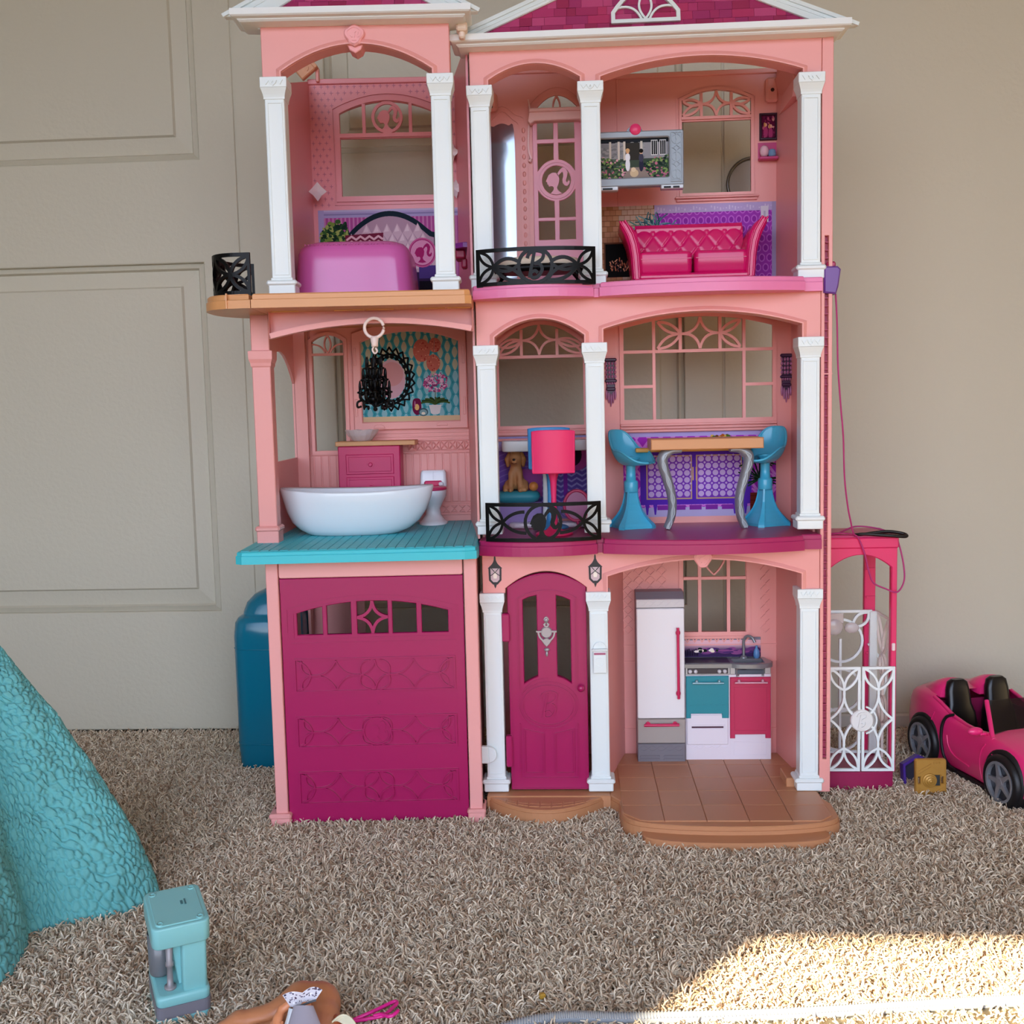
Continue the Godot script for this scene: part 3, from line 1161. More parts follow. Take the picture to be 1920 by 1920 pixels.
func main_prints():
	# living room backdrop: brick hearth, plant, damask panel
	var p := P.new(44, 714, 306, 845, 4, Color("a03cb4"))
	for j in 9:
		for i in 22:
			var c := Vector2(80 + i * 11 + (j % 2) * 5.5, 722 + j * 14)
			p.ell(c.x, c.y, 4.6, 6.0, Color("c266d0")); p.ell(c.x, c.y, 3.0, 4.2, Color("9030a4"))
	p.rect(51, 832, 306, 845, Color("b9a9d6"))
	for k in 60: p.rect(51 + k * 4.3, 834 + (k * 7 % 5), 53 + k * 4.3, 836 + (k * 5 % 6), Color("cfc4e2"))
	p.rect(298, 714, 306, 845, Color("a79cc4"))
	p.rect(282, 815, 293, 838, Color("d9d5e3")); p.rect(286, 822, 289, 831, Color("b9b4c9"))
	p.rect(44, 714, 128, 845, Color("8a5f42"))
	for j in 17:
		for i in 11:
			var x := 42 + i * 8.5 - (j % 2) * 4
			var col: Color = [Color("b98560"), Color("c4926c"), Color("a8754f"), Color("be8a68")][(i * 5 + j * 3) % 4]
			if x > 74: col = col.lerp(Color("d2c4b6"), 0.7)
			if x < 124: p.rect(x, 714.5 + j * 7.8, min(x + 8, 128), 721.4 + j * 7.8, col)
	rng.seed = 5
	for k in 26:
		var a := rng.randf_range(0.15, PI - 0.15)
		var l := rng.randf_range(22, 42)
		var o := Vector2(128 + rng.randf_range(-4, 4), 806)
		p.line(bow(o, o + Vector2(cos(a), sin(a) * 0.75) * l, rng.randf_range(-6, 6), 5), 1.7, [Color("3f6f78"), Color("2c5560"), Color("6d9da0"), Color("4f8a80")][k % 4])
	# the hearth itself stands left of the sofa
	p.rect(54, 742, 98, 792, Color("6a4632")); p.rect(56, 742, 96, 790, Color("0a0708"))
	for k in 40:
		var o := Vector2(rng.randf_range(62, 90), rng.randf_range(750, 766))
		p.line(PackedVector2Array([o, o + Vector2(rng.randf_range(-4, 4), rng.randf_range(1, 7))]), 1.5, [Color("d68a62"), Color("f0b58c"), Color("8a4a3a"), Color("5b3f46")][k % 4])
	card("living_room_print", p, rc(44, 714.5, 304, 844), 195, 195.5, house, mf).set_meta("label", "printed backdrop of brick hearth, plant and purple damask")
	# dining backdrop
	p = P.new(76, 386, 305, 514, 4, Color("b23cc2"))
	for j in 6:
		for i in 14:
			var c := Vector2(80 + i * 18 + (j % 2) * 9, 392 + j * 22)
			p.ell(c.x, c.y, 9.6, 12.5, Color("d884dc")); p.poly(pv([c.x - 8, c.y, c.x, c.y + 11, c.x + 8, c.y, c.x, c.y - 11]), Color("aa30bc"))
	p.rect(76, 506, 305, 514, Color("b7a7dc"))
	p.rect(76, 386, 305, 400, Color("b9aed9"))
	p.rect(103, 404, 268, 488, Color("5a2cb0")); p.rect(100, 484, 272, 489, Color("3b1776"))
	for x in [112.0, 186.0]:
		p.rect(x, 412, x + 68, 478, Color("c8a27e")); p.rect(x + 2, 414, x + 66, 476, Color("7a3cb4"))
		for i in 6:
			for j in 6:
				p.ell(x + 7.5 + i * 10.6, 420 + j * 10.4, 4.3, 4.3, Color("c7a9d8"))
				p.ell(x + 12.8 + i * 10.6, 425 + j * 10.4, 1.6, 1.6, Color("c7a9d8"))
	p.rect(180.5, 440, 182.5, 460, Color("d3a878")); p.rect(185.5, 440, 187.5, 460, Color("d3a878"))
	for x in [110.0, 122.0, 240.0, 256.0]: p.poly(pv([x, 404, x + 6, 404, x + 4, 389, x + 2, 389]), Color("5a2cb0"))
	for k in 5: p.rect(128 + k * 24, 396, 146 + k * 24, 403, Color("84309f"))
	p.rect(266, 390, 300, 420, Color("7c2c20"))
	for k in 4: p.rect(266, 394 + k * 7, 300, 395 + k * 7, Color("5c1c16"))
	rng.seed = 8
	for k in 70:
		var a := rng.randf_range(-0.6, PI + 0.6)
		var o := Vector2(280, 470 if k % 2 else 440)
		p.line(PackedVector2Array([o, o + Vector2(cos(a), sin(a)) * rng.randf_range(8, 34)]), 2.0, [Color("17301d"), Color("24452a"), Color("0f2416")][k % 3])
	for k in 40:
		p.ell(rng.randf_range(206, 238), rng.randf_range(497, 507), 2.5, 2, [Color("b35a24"), Color("d8b04c"), Color("6c3a18"), Color("4a6a2c")][k % 4])
	p.rect(204, 494, 240, 497, Color("8a5a3a"))
	card("dining_room_print", p, rc(78, 386, 304, 513), 195, 195.5, house, mf).set_meta("label", "printed backdrop of purple cabinet and damask wallpaper")
	# office backdrop
	p = P.new(-112, 386, 30, 512, 4, Color("5b4a9e"))
	for j in 16:
		for i in 10:
			p.line(pv([-112 + i * 16, 386 + j * 8, -104 + i * 16, 391 + j * 8, -96 + i * 16, 386 + j * 8]), 2.6, Color("8f86c9"))
	p.rect(-112, 420, -48, 492, Color("7a58b4"))
	for k in 7: p.line(bow(Vector2(-112, 440 + k * 8), Vector2(-48, 446 + k * 8), 7), 1.3, Color("9478c6"))
	p.rect(-74, 420, -44, 462, Color("a2519f")); p.rect(-112, 490, -48, 500, Color("b59fd6"))
	p.rect(-112, 500, 30, 512, Color("a7a0cf"))
	p.rect(-12, 420, -6, 480, Color("7a2c9c"))
	p.ell(8, 482, 20, 24, Color("b04a98")); p.ell(3, 482, 13, 17, Color("2a1030"))
	p.rect(-112, 386, 30, 404, Color("9c88c4"))
	for k in 9: p.line(bow(Vector2(-112 + k * 16, 393), Vector2(-96 + k * 16, 393), 5 if k % 2 else -5), 1.2, Color("7c66ac"))
	card("office_print", p, rc(-112, 386, 28, 511), 195, 195.5, house, mf).set_meta("label", "printed backdrop of violet chevron wallpaper")
	var b := bxs([[-118, 376, 195, -44, 414, 222]], 1.5)
	obj("bench_ledge", b, mt("9c80bd", 0.4), house, mf)
	# beaded wall lights
	for q in [61.0, 318.5]:
		b = B.new()
		b.box(-6.5, -58, -1, 6.5, 0, 2, 1)
		for y in [0.0, -31.0, -43.0]: b.box(-9 + (2 if y < -40 else 0), y - 5, 0, 9 - (2 if y < -40 else 0), y, 5, 1.5)
		var s := obj("wall_light", b, mt("3a1a3c", 0.35), house, off(mf, q, 624, 196))
		b = B.new()
		for j in 4:
			for i in 4: b.ball(Vector3(-6.6 + i * 4.4, -8 - j * 6.4, 2.5), Vector3(1.9, 2.9, 2.2), 8, 5)
		for i in 4: b.ball(Vector3(-5 + i * 3.4, -37, 2.5), Vector3(1.5, 2.4, 2), 8, 5)
		for i in 5: b.ball(Vector3(-6.4 + i * 3.2, -54 - 4 * (2 - abs(i - 2)), 2), Vector3(1.7, 8 + (2 - abs(i - 2)), 1.8), 8, 6)
		obj("beads", b, mt("a86a94", 0.3), s)
	# framed picture and shelf of the living room
	b = B.new()
	b.plate(rc(280, 930, 305, 968), [rc(283, 933.5, 302, 964.5)], 195, 200, 1.2)
	var pic := obj("picture_frame", b, mt("2b0a22", 0.35), house, mf)
	p = P.new(282, 932, 303, 966, 12, Color("5c1238"))
	rng.seed = 3
	for k in 30: p.ell(rng.randf_range(284, 301), rng.randf_range(935, 963), rng.randf_range(0.6, 2.4), rng.randf_range(1, 3.4), [Color("8e2a58"), Color("b0526f"), Color("40102c"), Color("cf8b8b"), Color("701a45")][k % 5])
	for c in [[289, 946, 0.0], [296, 944, 0.3]]:
		p.ell(c[0], c[1] - 4, 3.2, 8, Color("a3386a")); p.ell(c[0] + c[2], c[1] + 6, 2.0, 2.5, Color("d7a28c")); p.ell(c[0] - 1.6, c[1] + 6, 1.2, 3.4, Color("c08a50"))
	card("picture", p, rc(282.5, 933, 302.5, 965), 195.5, 196.5, pic)
	b = bxs([[278, 901, 195, 305, 905, 210]], 1)
	b.box(278, 904, 195, 305, 927, 196)
	var sh := obj("wall_shelf", b, mt("c23a78", 0.4), house, mf)
	b = B.new(); b.ball(Vector3(286, 913.5, 202), Vector3(6.6, 8.5, 6), 14, 10)
	obj("candle", b, mt("e3b9c6", 0.6), sh)
	b = B.new(); b.lathe(pv([0, -5, 4.5, -5, 5.5, -2, 5, 4, 3, 6, 0, 6]), 14, Vector3(297, 910, 203))
	obj("candle", b, mt("6d93b8", 0.5), sh)
	# black balcony rails
	rail_main(759, 712, -119, 36, true)
	rail_main(428, 377, -115, 38, false)

func rail_main(yt: float, yb: float, x0: float, x1: float, script_b: bool):
	var b := B.new()
	var cx := (x0 + x1) * 0.5
	var hw := (x1 - x0) * 0.5
	var z := 384.0
	b.warp = func(v: Vector3) -> Vector3: return v + Vector3(0, 0, 17.0 * (1.0 - pow((v.x - cx) / hw, 2.0)))
	var fr := PackedVector2Array()
	for i in 13: fr.append(Vector2(x0 + 2 + (x1 - x0 - 4) * i / 12.0, yb + 2))
	for i in 13: fr.append(Vector2(x1 - 2 - (x1 - x0 - 4) * i / 12.0, yt - 2))
	b.strip(fr, 4.6, z, z + 4, true)
	if script_b: b.box(x0, yb - 1, z, x1, yb + 5, z + 4)
	var my := (yt + yb) * 0.5
	var r := (yt - yb) * 0.46
	for s in [-1, 1]:
		var e: float = cx + s * (hw - 3)
		var i: float = cx + s * (hw - 23)
		leaf(b, Vector2(e, yt - 3), Vector2(i, my), 5, 3.6, z, z + 3.6)
		leaf(b, Vector2(e, yb + 3), Vector2(i, my), 5, 3.6, z, z + 3.6)
		if script_b:
			leaf(b, Vector2(i, my), Vector2(cx + s * r * 0.9, my + 4), 8, 4.2, z, z + 3.6)
			leaf(b, Vector2(i, my), Vector2(cx + s * r * 0.7, yb + 5), 7, 4.2, z, z + 3.6)
		else:
			b.strip(bow(Vector2(i, my), Vector2(cx + s * 24, my + 14), s * -4), 4.0, z, z + 3.6)
			b.strip(bow(Vector2(i, my), Vector2(cx + s * 22, my - 14), s * 4), 4.0, z, z + 3.6)
	b.strip(ring(cx, my, r), 4.2, z, z + 4, true)
	if script_b: add_letter(b, Vector2(cx, my), r * 0.95, 4.2, z + 0.5, z + 4.2)
	else: add_cameo(b, Vector2(cx, my), r * 0.98, z + 0.5, z + 4)
	obj("balcony_rail", b, black, house, mf).set_meta("label", "black lattice rail with a script letter B" if script_b else "black lattice rail with a ponytail cameo")

func shingles(roof: Node3D, field: PackedVector2Array, z: float, slope: float, y0: float, seed_: int, x0: float, x1: float, top: float):
	rng.seed = seed_
	var tones := ["b03067", "a3275c", "bd4476", "b42e60", "a02a62", "b83c70", "9a2150"]
	var y := y0
	var n := 0
	while y < top:
		var h := 11.5
		var x := x0 + rng.randf_range(-10, 0)
		while x < x1:
			var w: float = [12, 16, 22, 28][rng.randi() % 4]
			var piece := Geometry2D.intersect_polygons(rc(x + 0.1, y + 0.1, x + w - 0.1, y + h - 0.1), field)
			if not piece.is_empty() and abs(B.area(piece[0])) > 6.0 and n < 290:
				var b := B.new()
				var d := rng.randf_range(0.0, 0.8)
				b.warp = func(v: Vector3) -> Vector3: return v + Vector3(0, 0, -(v.y - y0) * slope)
				b.plate(piece[0], [], z - 1, z + 0.6 + d, 0.2)
				obj("shingle", b, mt(tones[rng.randi() % 7], 0.42), roof)
				n += 1
			x += w
		y += h

func gable(x0: float, x1: float, ye: float, z: float, rise: float, fx0: float, fx1: float, frame: Transform3D, dormer, seed_: int):
	# eave moulding, white gable frame leaning back and a field of shingles
	var b := B.new()
	var prof := [[-16, 0], [-16, 1], [4, 2], [7, 4], [7, 5], [13, 6], [15, 7.5], [15, 15], [8, 17]]
	var rings: Array = []
	for q in prof:
		var o: float = q[0]
		rings.append(p3([x0 - o * 0.9 + 8, ye + q[1], z + o, x1 + o * 0.9 - 8, ye + q[1], z + o, x1 + o * 0.9 - 8, ye + q[1], z - 40, x0 - o * 0.9 + 8, ye + q[1], z - 40]))
	b.loft(rings, true, true, true)
	var roof := obj("roof", b, mt("e9edec", 0.4), house, frame)
	var sl := 0.30
	var by := ye + 9
	b = B.new()
	b.warp = func(v: Vector3) -> Vector3: return v + Vector3(0, 0, -(v.y - by) * sl)
	var cx := (x0 + x1) * 0.5
	var half := (x1 - x0) * 0.5 + 8
	var k := rise / half
	var field := pv([fx0, by + 7, fx1, by + 7, cx, by + 7 + (fx1 - fx0) * 0.5 * k])
	b.plate(pv([cx - half - 6, by - 1, cx + half + 6, by - 1, cx, by + rise + 2]), [field], z - 6, z + 5, 1.5)
	b.strip(pv([cx - half - 8, by, cx, by + rise + 2, cx + half + 8, by]), 5, z + 3, z + 8)
	b.strip(pv([cx - half + 14, by + 3, cx - half + 20, by + 6, cx, by + rise - 8, cx + half - 20, by + 6, cx + half - 14, by + 3]), 2.0, z + 4, z + 6)
	for i in 3: b.ball(Vector3(lerpf(fx0, fx1, 0.27 + 0.24 * i), by + 7, z + 4), Vector3(5, 2.4, 2), 10, 5)
	obj("gable_frame", b, white, roof)
	var fld: PackedVector2Array = B.inset(field, -1.0)
	if dormer != null:
		var dd: Array = Geometry2D.clip_polygons(fld, arched(dormer[0] + 3, by + 9, dormer[1] - 3, by + 30, by + 56))
		if dd.size() > 0: fld = dd[0]
	shingles(roof, fld, z - 2, sl, by + 7, seed_, fx0 - 2, fx1 + 2, by + 7 + (fx1 - fx0) * 0.5 * k)
	b = B.new()
	b.warp = func(v: Vector3) -> Vector3: return v + Vector3(0, 0, -(v.y - by) * sl)
	b.plate(B.inset(field, -2.0), [], z - 6, z - 4)
	if dormer == null: obj("roof_deck", b, mt("7c1238", 0.5), roof)
	else:
		b = B.new()
		b.warp = func(v: Vector3) -> Vector3: return v + Vector3(0, 0, -(v.y - by) * sl)
		b.plate(B.inset(field, -2.0), [arched(dormer[0] + 5, by + 20, dormer[1] - 5, by + 32, by + 60)], z - 6, z - 4)
		obj("roof_deck", b, mt("7c1238", 0.5), roof)
		var d := B.new()
		d.warp = b.warp
		var c: float = (dormer[0] + dormer[1]) * 0.5
		d.strip(arched(dormer[0] + 3, by + 18, dormer[1] - 3, by + 30, by + 62), 5, z - 5, z + 7, true)
		leaf(d, Vector2(c, by + 21), Vector2(c, by + 58), 8, 2.8, z - 3, z + 5)
		d.strip(bow(Vector2(c - 5, by + 20), Vector2(dormer[0] + 6, by + 36), -9), 2.8, z - 3, z + 5)
		d.strip(bow(Vector2(c + 5, by + 20), Vector2(dormer[1] - 6, by + 36), 9), 2.8, z - 3, z + 5)
		obj("roof_fanlight", d, white, roof)

func main_roof():
	gable(-140, 356, 1016, 374, 118, -110, 318, mf, [61, 150], 21)

func entrance():
	var b := B.new()
	b.plate(arched(-91, 23, 17, 309, 328), [pv([-70, 174, -70, 291, -61, 295, -51, 297, -51, 184, -60, 180]), pv([-5, 174, -5, 290, -14, 294, -24, 297, -24, 184, -14, 180])], 345, 356, 1)
	b.strip(arched(-88, 25, 14, 307, 325), 1.4, 355.6, 357.6, true)
	b.strip(pv([-77, 165, -77, 293, -66, 299, -50, 303, -37, 304, -24, 303, -8, 299, 3, 293, 3, 165]), 1.5, 355.6, 358)
	b.strip(spl(pv([-37, 181, -58, 177, -74, 160, -78, 144]), 5), 1.4, 355.6, 357.6)
	var el := arc(-37, 143, 36, 28, 0, TAU, 32); el.remove_at(32)
	b.strip(el, 2.0, 355.6, 358.2, true)
	el = arc(-37, 143, 41, 33, 0, TAU, 32); el.remove_at(32)
	b.strip(el, 1.3, 355.6, 357.4, true)
	for s in letter_b(): b.strip(moved(s, Vector2(-37, 143), 22), 2.2, 355.6, 358.4)
	b.strip(pv([-71, 109, -45, 103, -45, 47, -71, 47]), 1.7, 355.6, 358, true)
	b.strip(pv([-3, 109, -29, 103, -29, 47, -3, 47]), 1.7, 355.6, 358, true)
	b.strip(pv([-77, 118, -77, 40, 3, 40, 3, 118]), 1.3, 355.6, 357.4)
	var d := obj("front_door", b, magenta, house, mf)
	b = bxs([[-99, 234, 350, -88, 273, 362], [-97, 57, 350, -88, 101, 362]], 1.5)
	obj("hinge", b, magenta, d)
	b = B.new()
	b.xf = Transform3D(Basis(Vector3.RIGHT, PI / 2), Vector3(8, 168, 356))
	b.lathe(pv([2, 0, 2, 3, 4.6, 4, 4.8, 7, 3, 9, 0, 9.4]), 16)
	obj("door_knob", b, magenta, d)
	b = B.new()
	b.plate(ring(-38, 246, 8), [], 356, 360, 1.2)
	b.strip(spl(pv([-38, 254, -41, 257, -37.5, 260, -40.5, 264, -38, 267, -35.5, 264, -38.5, 260, -35, 257]), 3, true), 2, 356, 359.5, true)
	b.ball(Vector3(-38, 263, 358), Vector3(3.2, 4, 3), 10, 7)
	b.strip(arc(-38, 247, 11, 13, PI - 0.1, TAU + 0.1, 14), 2.2, 357, 361)
	b.box(-52, 246, 357, -44, 248.5, 360); b.box(-32, 246, 357, -24, 248.5, 360)
	b.plate(pv([-45, 235, -38, 239, -31, 235, -34, 230, -38, 226, -42, 230]), [], 357, 361, 0.8)
	b.ball(Vector3(-38, 222, 358), Vector3(4, 2.6, 3), 10, 6); b.ball(Vector3(-38, 216, 358), Vector3(2, 4, 2), 8, 6)
	obj("door_knocker", b, mt("a9a3a6", 0.35, 0.35), d)
	# letter box on the middle column
	b = bxs([[25, 190, 363, 43.5, 222, 368], [23.5, 221, 362, 45, 224, 370]], 1)
	b.plate(arc(34.3, 224, 9, 9, 0, PI), [], 362, 364.5, 0.6)
	b.strip(ring(34, 206, 6, 16), 0.8, 368, 368.8, true)
	b.strip(spl(pv([29, 228, 32, 230, 34, 227, 36, 230, 40, 228])), 0.9, 364.4, 365.2)
	var l := obj("letter_box", b, white, house, mf)
	b = bxs([[26.5, 216, 367.5, 42, 219, 368.5]])
	obj("letter_slot", b, mt("b0627c", 0.5), l)

func band_relief(b: B, y0: float, y1: float, emblem: bool):
	var x0 := -238.0
	var x1 := -25.0
	var z := -4.2
	b.strip(rc(x0, y0, x1, y1), 2.2, z, z + 2.4, true)
	var w := x1 - x0 - 6
	var pt := func(u: float, v: float) -> Vector2: return Vector2(x0 + 3 + u * w, lerpf(y0 + 2, y1 - 2, v))
	for s in [0.0, 1.0]:
		var h: float = 7.0 * (1 if s == 0.0 else -1)
		for q in [[0.0, 0.085], [1.0, 0.915]]:
			var sg: float = 1 if q[0] == 0.0 else -1
			b.strip(bow(pt.call(q[0], s), pt.call(q[1], 0.5), sg * h * -0.6), 1.5, z, z + 2.8)
			b.strip(bow(pt.call(q[0] + sg * 0.03, s), pt.call(q[1], 0.5), sg * h * 0.8), 1.5, z, z + 2.8)
		for q in [[0.085, 0.25], [0.41, 0.25], [0.59, 0.75], [0.915, 0.75]]:
			var sg: float = 1 if q[0] < q[1] else -1
			b.strip(bow(pt.call(q[0], 0.5), pt.call(q[1], s), sg * h), 1.5, z, z + 2.8)
		for q in [[0.41, 0.5], [0.59, 0.5]]:
			var sg: float = 1 if q[0] < q[1] else -1
			if not emblem:
				b.strip(bow(pt.call(q[0], 0.5), pt.call(q[1], s), sg * h * 0.7), 1.5, z, z + 2.8)
			b.strip(bow(pt.call(q[0], 0.5), pt.call(q[1] - sg * 0.03, s), sg * h * -1.0), 1.5, z, z + 2.8)
	if emblem:
		var c: Vector2 = pt.call(0.5, 0.5)
		b.strip(ring(c.x, c.y, 18), 2.0, z, z + 2.4, true)
		add_cameo(b, c, 15, z, z + 1.6)

func garage():
	var light := mt("eea5a0", 0.38)
	var b := bxs([[-271, 0, -26, -255, 361, 0]], 1)
	b.box(-278, -8, -34, -251, 17, 5, 1.5)
	b.box(-280, 10, -36, -250, 17, 6.5, 2)
	obj("corner_post", b, light, house, lf)
	b = bxs([[-9.5, 0, -30, 7.5, 361, 0]], 1)
	b.box(-12, -8, -34, 11, 17, 5, 1.5)
	b.box(-13, 11, -36, 12, 17, 6, 2)
	obj("corner_post", b, light, house, lf)
	b = B.new()
	b.plate(rrect(-254, 336, -11, 361, 3), [], -14, -1, 1)
	obj("door_lintel", b, light, house, lf)
	b = B.new()
	var hs: Array = []
	var top := func(x: float) -> float:
		var t := (x + 233.0) / 201.0
		return 288.0 + 15.0 * 4.0 * t * (1.0 - t)
	for q in [[-233, -199], [-193, -161], [-153, -112], [-106, -74], [-67, -32]]:
		var h := pv([q[0], 259, q[1], 259])
		for i in 7:
			var x: float = lerpf(q[1], q[0], i / 6.0)
			h.append(Vector2(x, top.call(x)))
		hs.append(h)
	b.plate(rc(-254, 1, -11, 335), hs, -10, -4, 0.8)
	var g := obj("garage_door", b, magenta, house, lf)
	b = B.new()
	var fr := pv([-238, 254, -27, 254, -27, 289])
	fr.append_array(bow(Vector2(-27, 289), Vector2(-238, 289), -16, 16))
	b.strip(fr, 1.5, -4.2, -3, true)
	b.strip(pv([-243, 248, -22, 248]), 1.3, -4.2, -3.0)
	fr = pv([-246, 262, -246, 294])
	fr.append_array(bow(Vector2(-246, 294), Vector2(-19, 294), 17, 16))
	fr.append(Vector2(-19, 262))
	b.strip(fr, 1.0, -4.2, -3.2)
	band_relief(b, 182, 226, false)
	band_relief(b, 106, 147, true)
	band_relief(b, 28, 71, false)
	b.strip(ring(-128, 165, 2.2, 12), 1, -4.2, -3.2, true)
	for s in [-1, 1]: b.plate(pv([-132.5 + s * 121, 334, -132.5 + s * 121, 316, -132.5 + s * 103, 334]), [], -4.2, -3)
	obj("door_relief", b, magenta, g)
	b = B.new()
	var c := Vector2(-132.5, 281)
	for s in [-1, 1]:
		b.strip(bow(Vector2(c.x + s * 20.5, c.y), Vector2(c.x, 303), s * 6), 4, -10, -4)
		b.strip(bow(Vector2(c.x + s * 20.5, c.y), Vector2(c.x, 259), -s * 6), 4, -10, -4)
	obj("door_lattice", b, magenta, g)
	# garage inside walls
	b = B.new()
	b.splate(rc(-28, 0, -306, 359), [rc(-200, 150, -280, 300)], -271, -267)
	obj("garage_wall", b, light, house, lf)
	b = bxs([[-267, 0, -310, -184, 359, -306]])
	obj("garage_wall", b, light, house, lf)
	b = bxs([[3, 0, -200, 7, 359, -30]])
	obj("garage_wall", b, light, house, lf)
	# turquoise storey floor
	var tq := mt("3cc3cf", 0.36)
	var pl := pv([-303, 24, -294, 31, -6, 29, 9, 24, 11, 12, 11, -314, -304, -314, -304, -108])
	b = B.new()
	b.hplate(pl, [], 360, 371, 0.8)
	b.hplate(B.inset(pl, 1.6 if B.area(pl) > 0 else -1.6), [], 370.8, 376, 1.4)
	var sl := obj("floor_slab", b, tq, house, lf)
	b = B.new()
	for i in 24:
		for j in 26:
			var x := -297.0 + i * 12.6
			var z := -305.0 + j * 12.6
			b.box(x + 0.5, 375.5, z + 0.5, x + 11.6, 377, z + 11.6, 0.5)
	obj("floor_tile", b, mt("3fb6c0", 0.42), sl).set_meta("kind", "stuff")

func bathroom():
	var b := bxs([[-291, 376, -86, -266, 690, -62]], 1)
	b.box(-294, 376, -90, -264, 394, -59, 1)
	b.box(-296, 392, -92, -262, 400, -57, 2.5)
	var rings: Array = []
	for q in [[0, 616], [1.2, 618], [1.6, 622], [3.4, 627], [3.8, 638], [0, 639]]:
		var o: float = q[0]
		rings.append(p3([-291 - o, q[1], -62 + o, -266 + o, q[1], -62 + o, -266 + o, q[1], -86 - o, -291 - o, q[1], -86 - o]))
	b.loft(rings, true, false, false)
	obj("corner_post", b, pink, house, lf)
	# arched valance
	b = B.new()
	var p := pv([11, 694, -257, 694, -257, 651])
	p.append_array(bow(Vector2(-256, 651), Vector2(10, 655), 15, 18))
	p.append(Vector2(11, 655))
	b.plate(p, [], -34, -20, 1)
	var q2 := bow(Vector2(-255, 654.5), Vector2(9, 658.5), 15, 18)
	b.strip(q2, 7, -20.2, -18)
	obj("valance", b, pink, house, lf)
	# side wall with an arched window, back wall, right wall
	b = B.new()
	var ho := pv([-92, 484, -296, 484, -296, 600])
	ho.append_array(bow(Vector2(-296, 600), Vector2(-92, 600), 45, 12))
	b.splate(pv([-86, 376, -310, 376, -310, 692, -86, 692]), [ho], -284, -280)
	b.box(-281, 376, -306, -262, 692, -296)
	obj("room_wall", b, pink, house, lf)
	b = B.new()
	b.plate(rc(-284, 376, 0, 697), [arched(-253, 493, -204, 665, 675)], -318, -310)
	b.box(-256, 488, -311, -258, 690, -308)
	var bw := obj("back_wall", b, pink, house, lf)
	b = B.new()
	frame_strip(b, arched(-256, 490, -200, 667, 678), 5, -311, -306)
	b.strip(pv([-254, 645, -203, 645]), 4, -311, -306)
	leaf(b, Vector2(-228, 647), Vector2(-228, 675), 5, 2.4, -311, -307)
	b.strip(bow(Vector2(-232, 648), Vector2(-253, 661), -4), 2.4, -311, -307)
	b.strip(bow(Vector2(-224, 648), Vector2(-204, 661), 4), 2.4, -311, -307)
	obj("window_frame", b, pink, bw)
	b = B.new()
	b.plate(arched(-190, 524, -9, 677, 694), [arched(-176, 537, -22, 662, 678)], -311, -303, 1.5)
	for k in [[-150, 530], [-50, 532]]: b.plate(arc(k[0], k[1] - 3, 9, 6, 0, PI), [], -303, -301.5, 0.5)
	for y in [560, 640]:
		b.box(-187, y - 14, -303, -183, y + 14, -301.5, 0.6)
		b.box(-16, y - 14, -303, -12, y + 14, -301.5, 0.6)
	obj("print_frame", b, pink, bw)
	# wainscot: mouldings, star band, grooved boards
	b = B.new()
	for y in [521, 515, 509]: b.box(-190, y - 3.5, -310.5, -4, y - 0.5, -308.5, 0.5)
	for k in 8:
		var cx := -100.0 + k * 13
		for s in [-1, 1]:
			b.plate(pv([cx - 6, 505 if s > 0 else 490, cx, 498, cx + 6, 505 if s > 0 else 490]), [], -310.3, -307.2, 1.2)
			b.plate(pv([cx + s * 6.4, 504, cx, 498, cx + s * 6.4, 491]), [], -310.3, -307.4, 1.2)
			b.plate(pv([cx - 6, 401 if s > 0 else 390, cx, 396, cx + 6, 401 if s > 0 else 390]), [], -310.3, -307.6, 1.0)
	for y in [487, 405, 387]: b.box(-282, y - 1.5, -310.5, -4, y + 1.5, -308.2, 0.6)
	for k in 23: b.box(-280 + k * 12.1, 407, -310.5, -269.6 + k * 12.1, 485, -308.6, 0.7)
	obj("wainscot", b, pink, bw).set_meta("kind", "stuff")
	b = B.new()
	b.hplate(pv([12, -60, 9, -60, -9, -314, -6, -314]), [], 376, 697)
	obj("room_wall", b, pink, house, lf)
	# printed bathroom picture
	var pic := P.new(-178, 536, -20, 680, 7, Color("2b7d8b"))
	for j in 9:
		for i in 15:
			var cc := Vector2(-176 + i * 11.4 , 540 + j * 19 + (i % 2) * 9.5)
			pic.ell(cc.x, cc.y, 6.4, 10.6, Color("3f97a4"))
			pic.poly(spl(pv([cc.x, cc.y + 9.5, cc.x + 4.4, cc.y, cc.x, cc.y - 9.5, cc.x - 4.4, cc.y]), 4, true), Color("b4b39a") if j > 3 else Color("86b6c0"))
			pic.ell(cc.x, cc.y + 9.5, 0.7, 1.8, Color("cfe6ea"))
	pic.rect(-178, 536, -20, 545, Color("d2b893"))
	var e := Vector2(-131, 604)
	for k in 22:
		var a := TAU * k / 22
		var r := Vector2(cos(a) * 34, sin(a) * 43)
		var r2 := Vector2(cos(a + TAU / 44) * 39, sin(a + TAU / 44) * 50)
		var r3 := Vector2(cos(a + TAU / 22) * 34, sin(a + TAU / 22) * 43)
		pic.line(PackedVector2Array([e + r, e + r2, e + r3, e + r * 0.86]), 2.8, Color("08080a"))
		pic.ell(e.x + r.x * 0.8, e.y + r.y * 0.82, 3.2, 3.2, Color("0b0b0d"))
	pic.line(arc(e.x, e.y, 31, 39, 0, TAU, 40), 3.6, Color("08080a"))
	pic.line(arc(e.x, e.y, 26, 35, 0, TAU, 40), 2.0, Color("08080a"))
	pic.ell(e.x + 2, e.y, 22, 31, Color("c9a1ae"))
	pic.ell(e.x + 3, e.y + 8, 18, 19, Color("c78f92"))
	rng.seed = 4
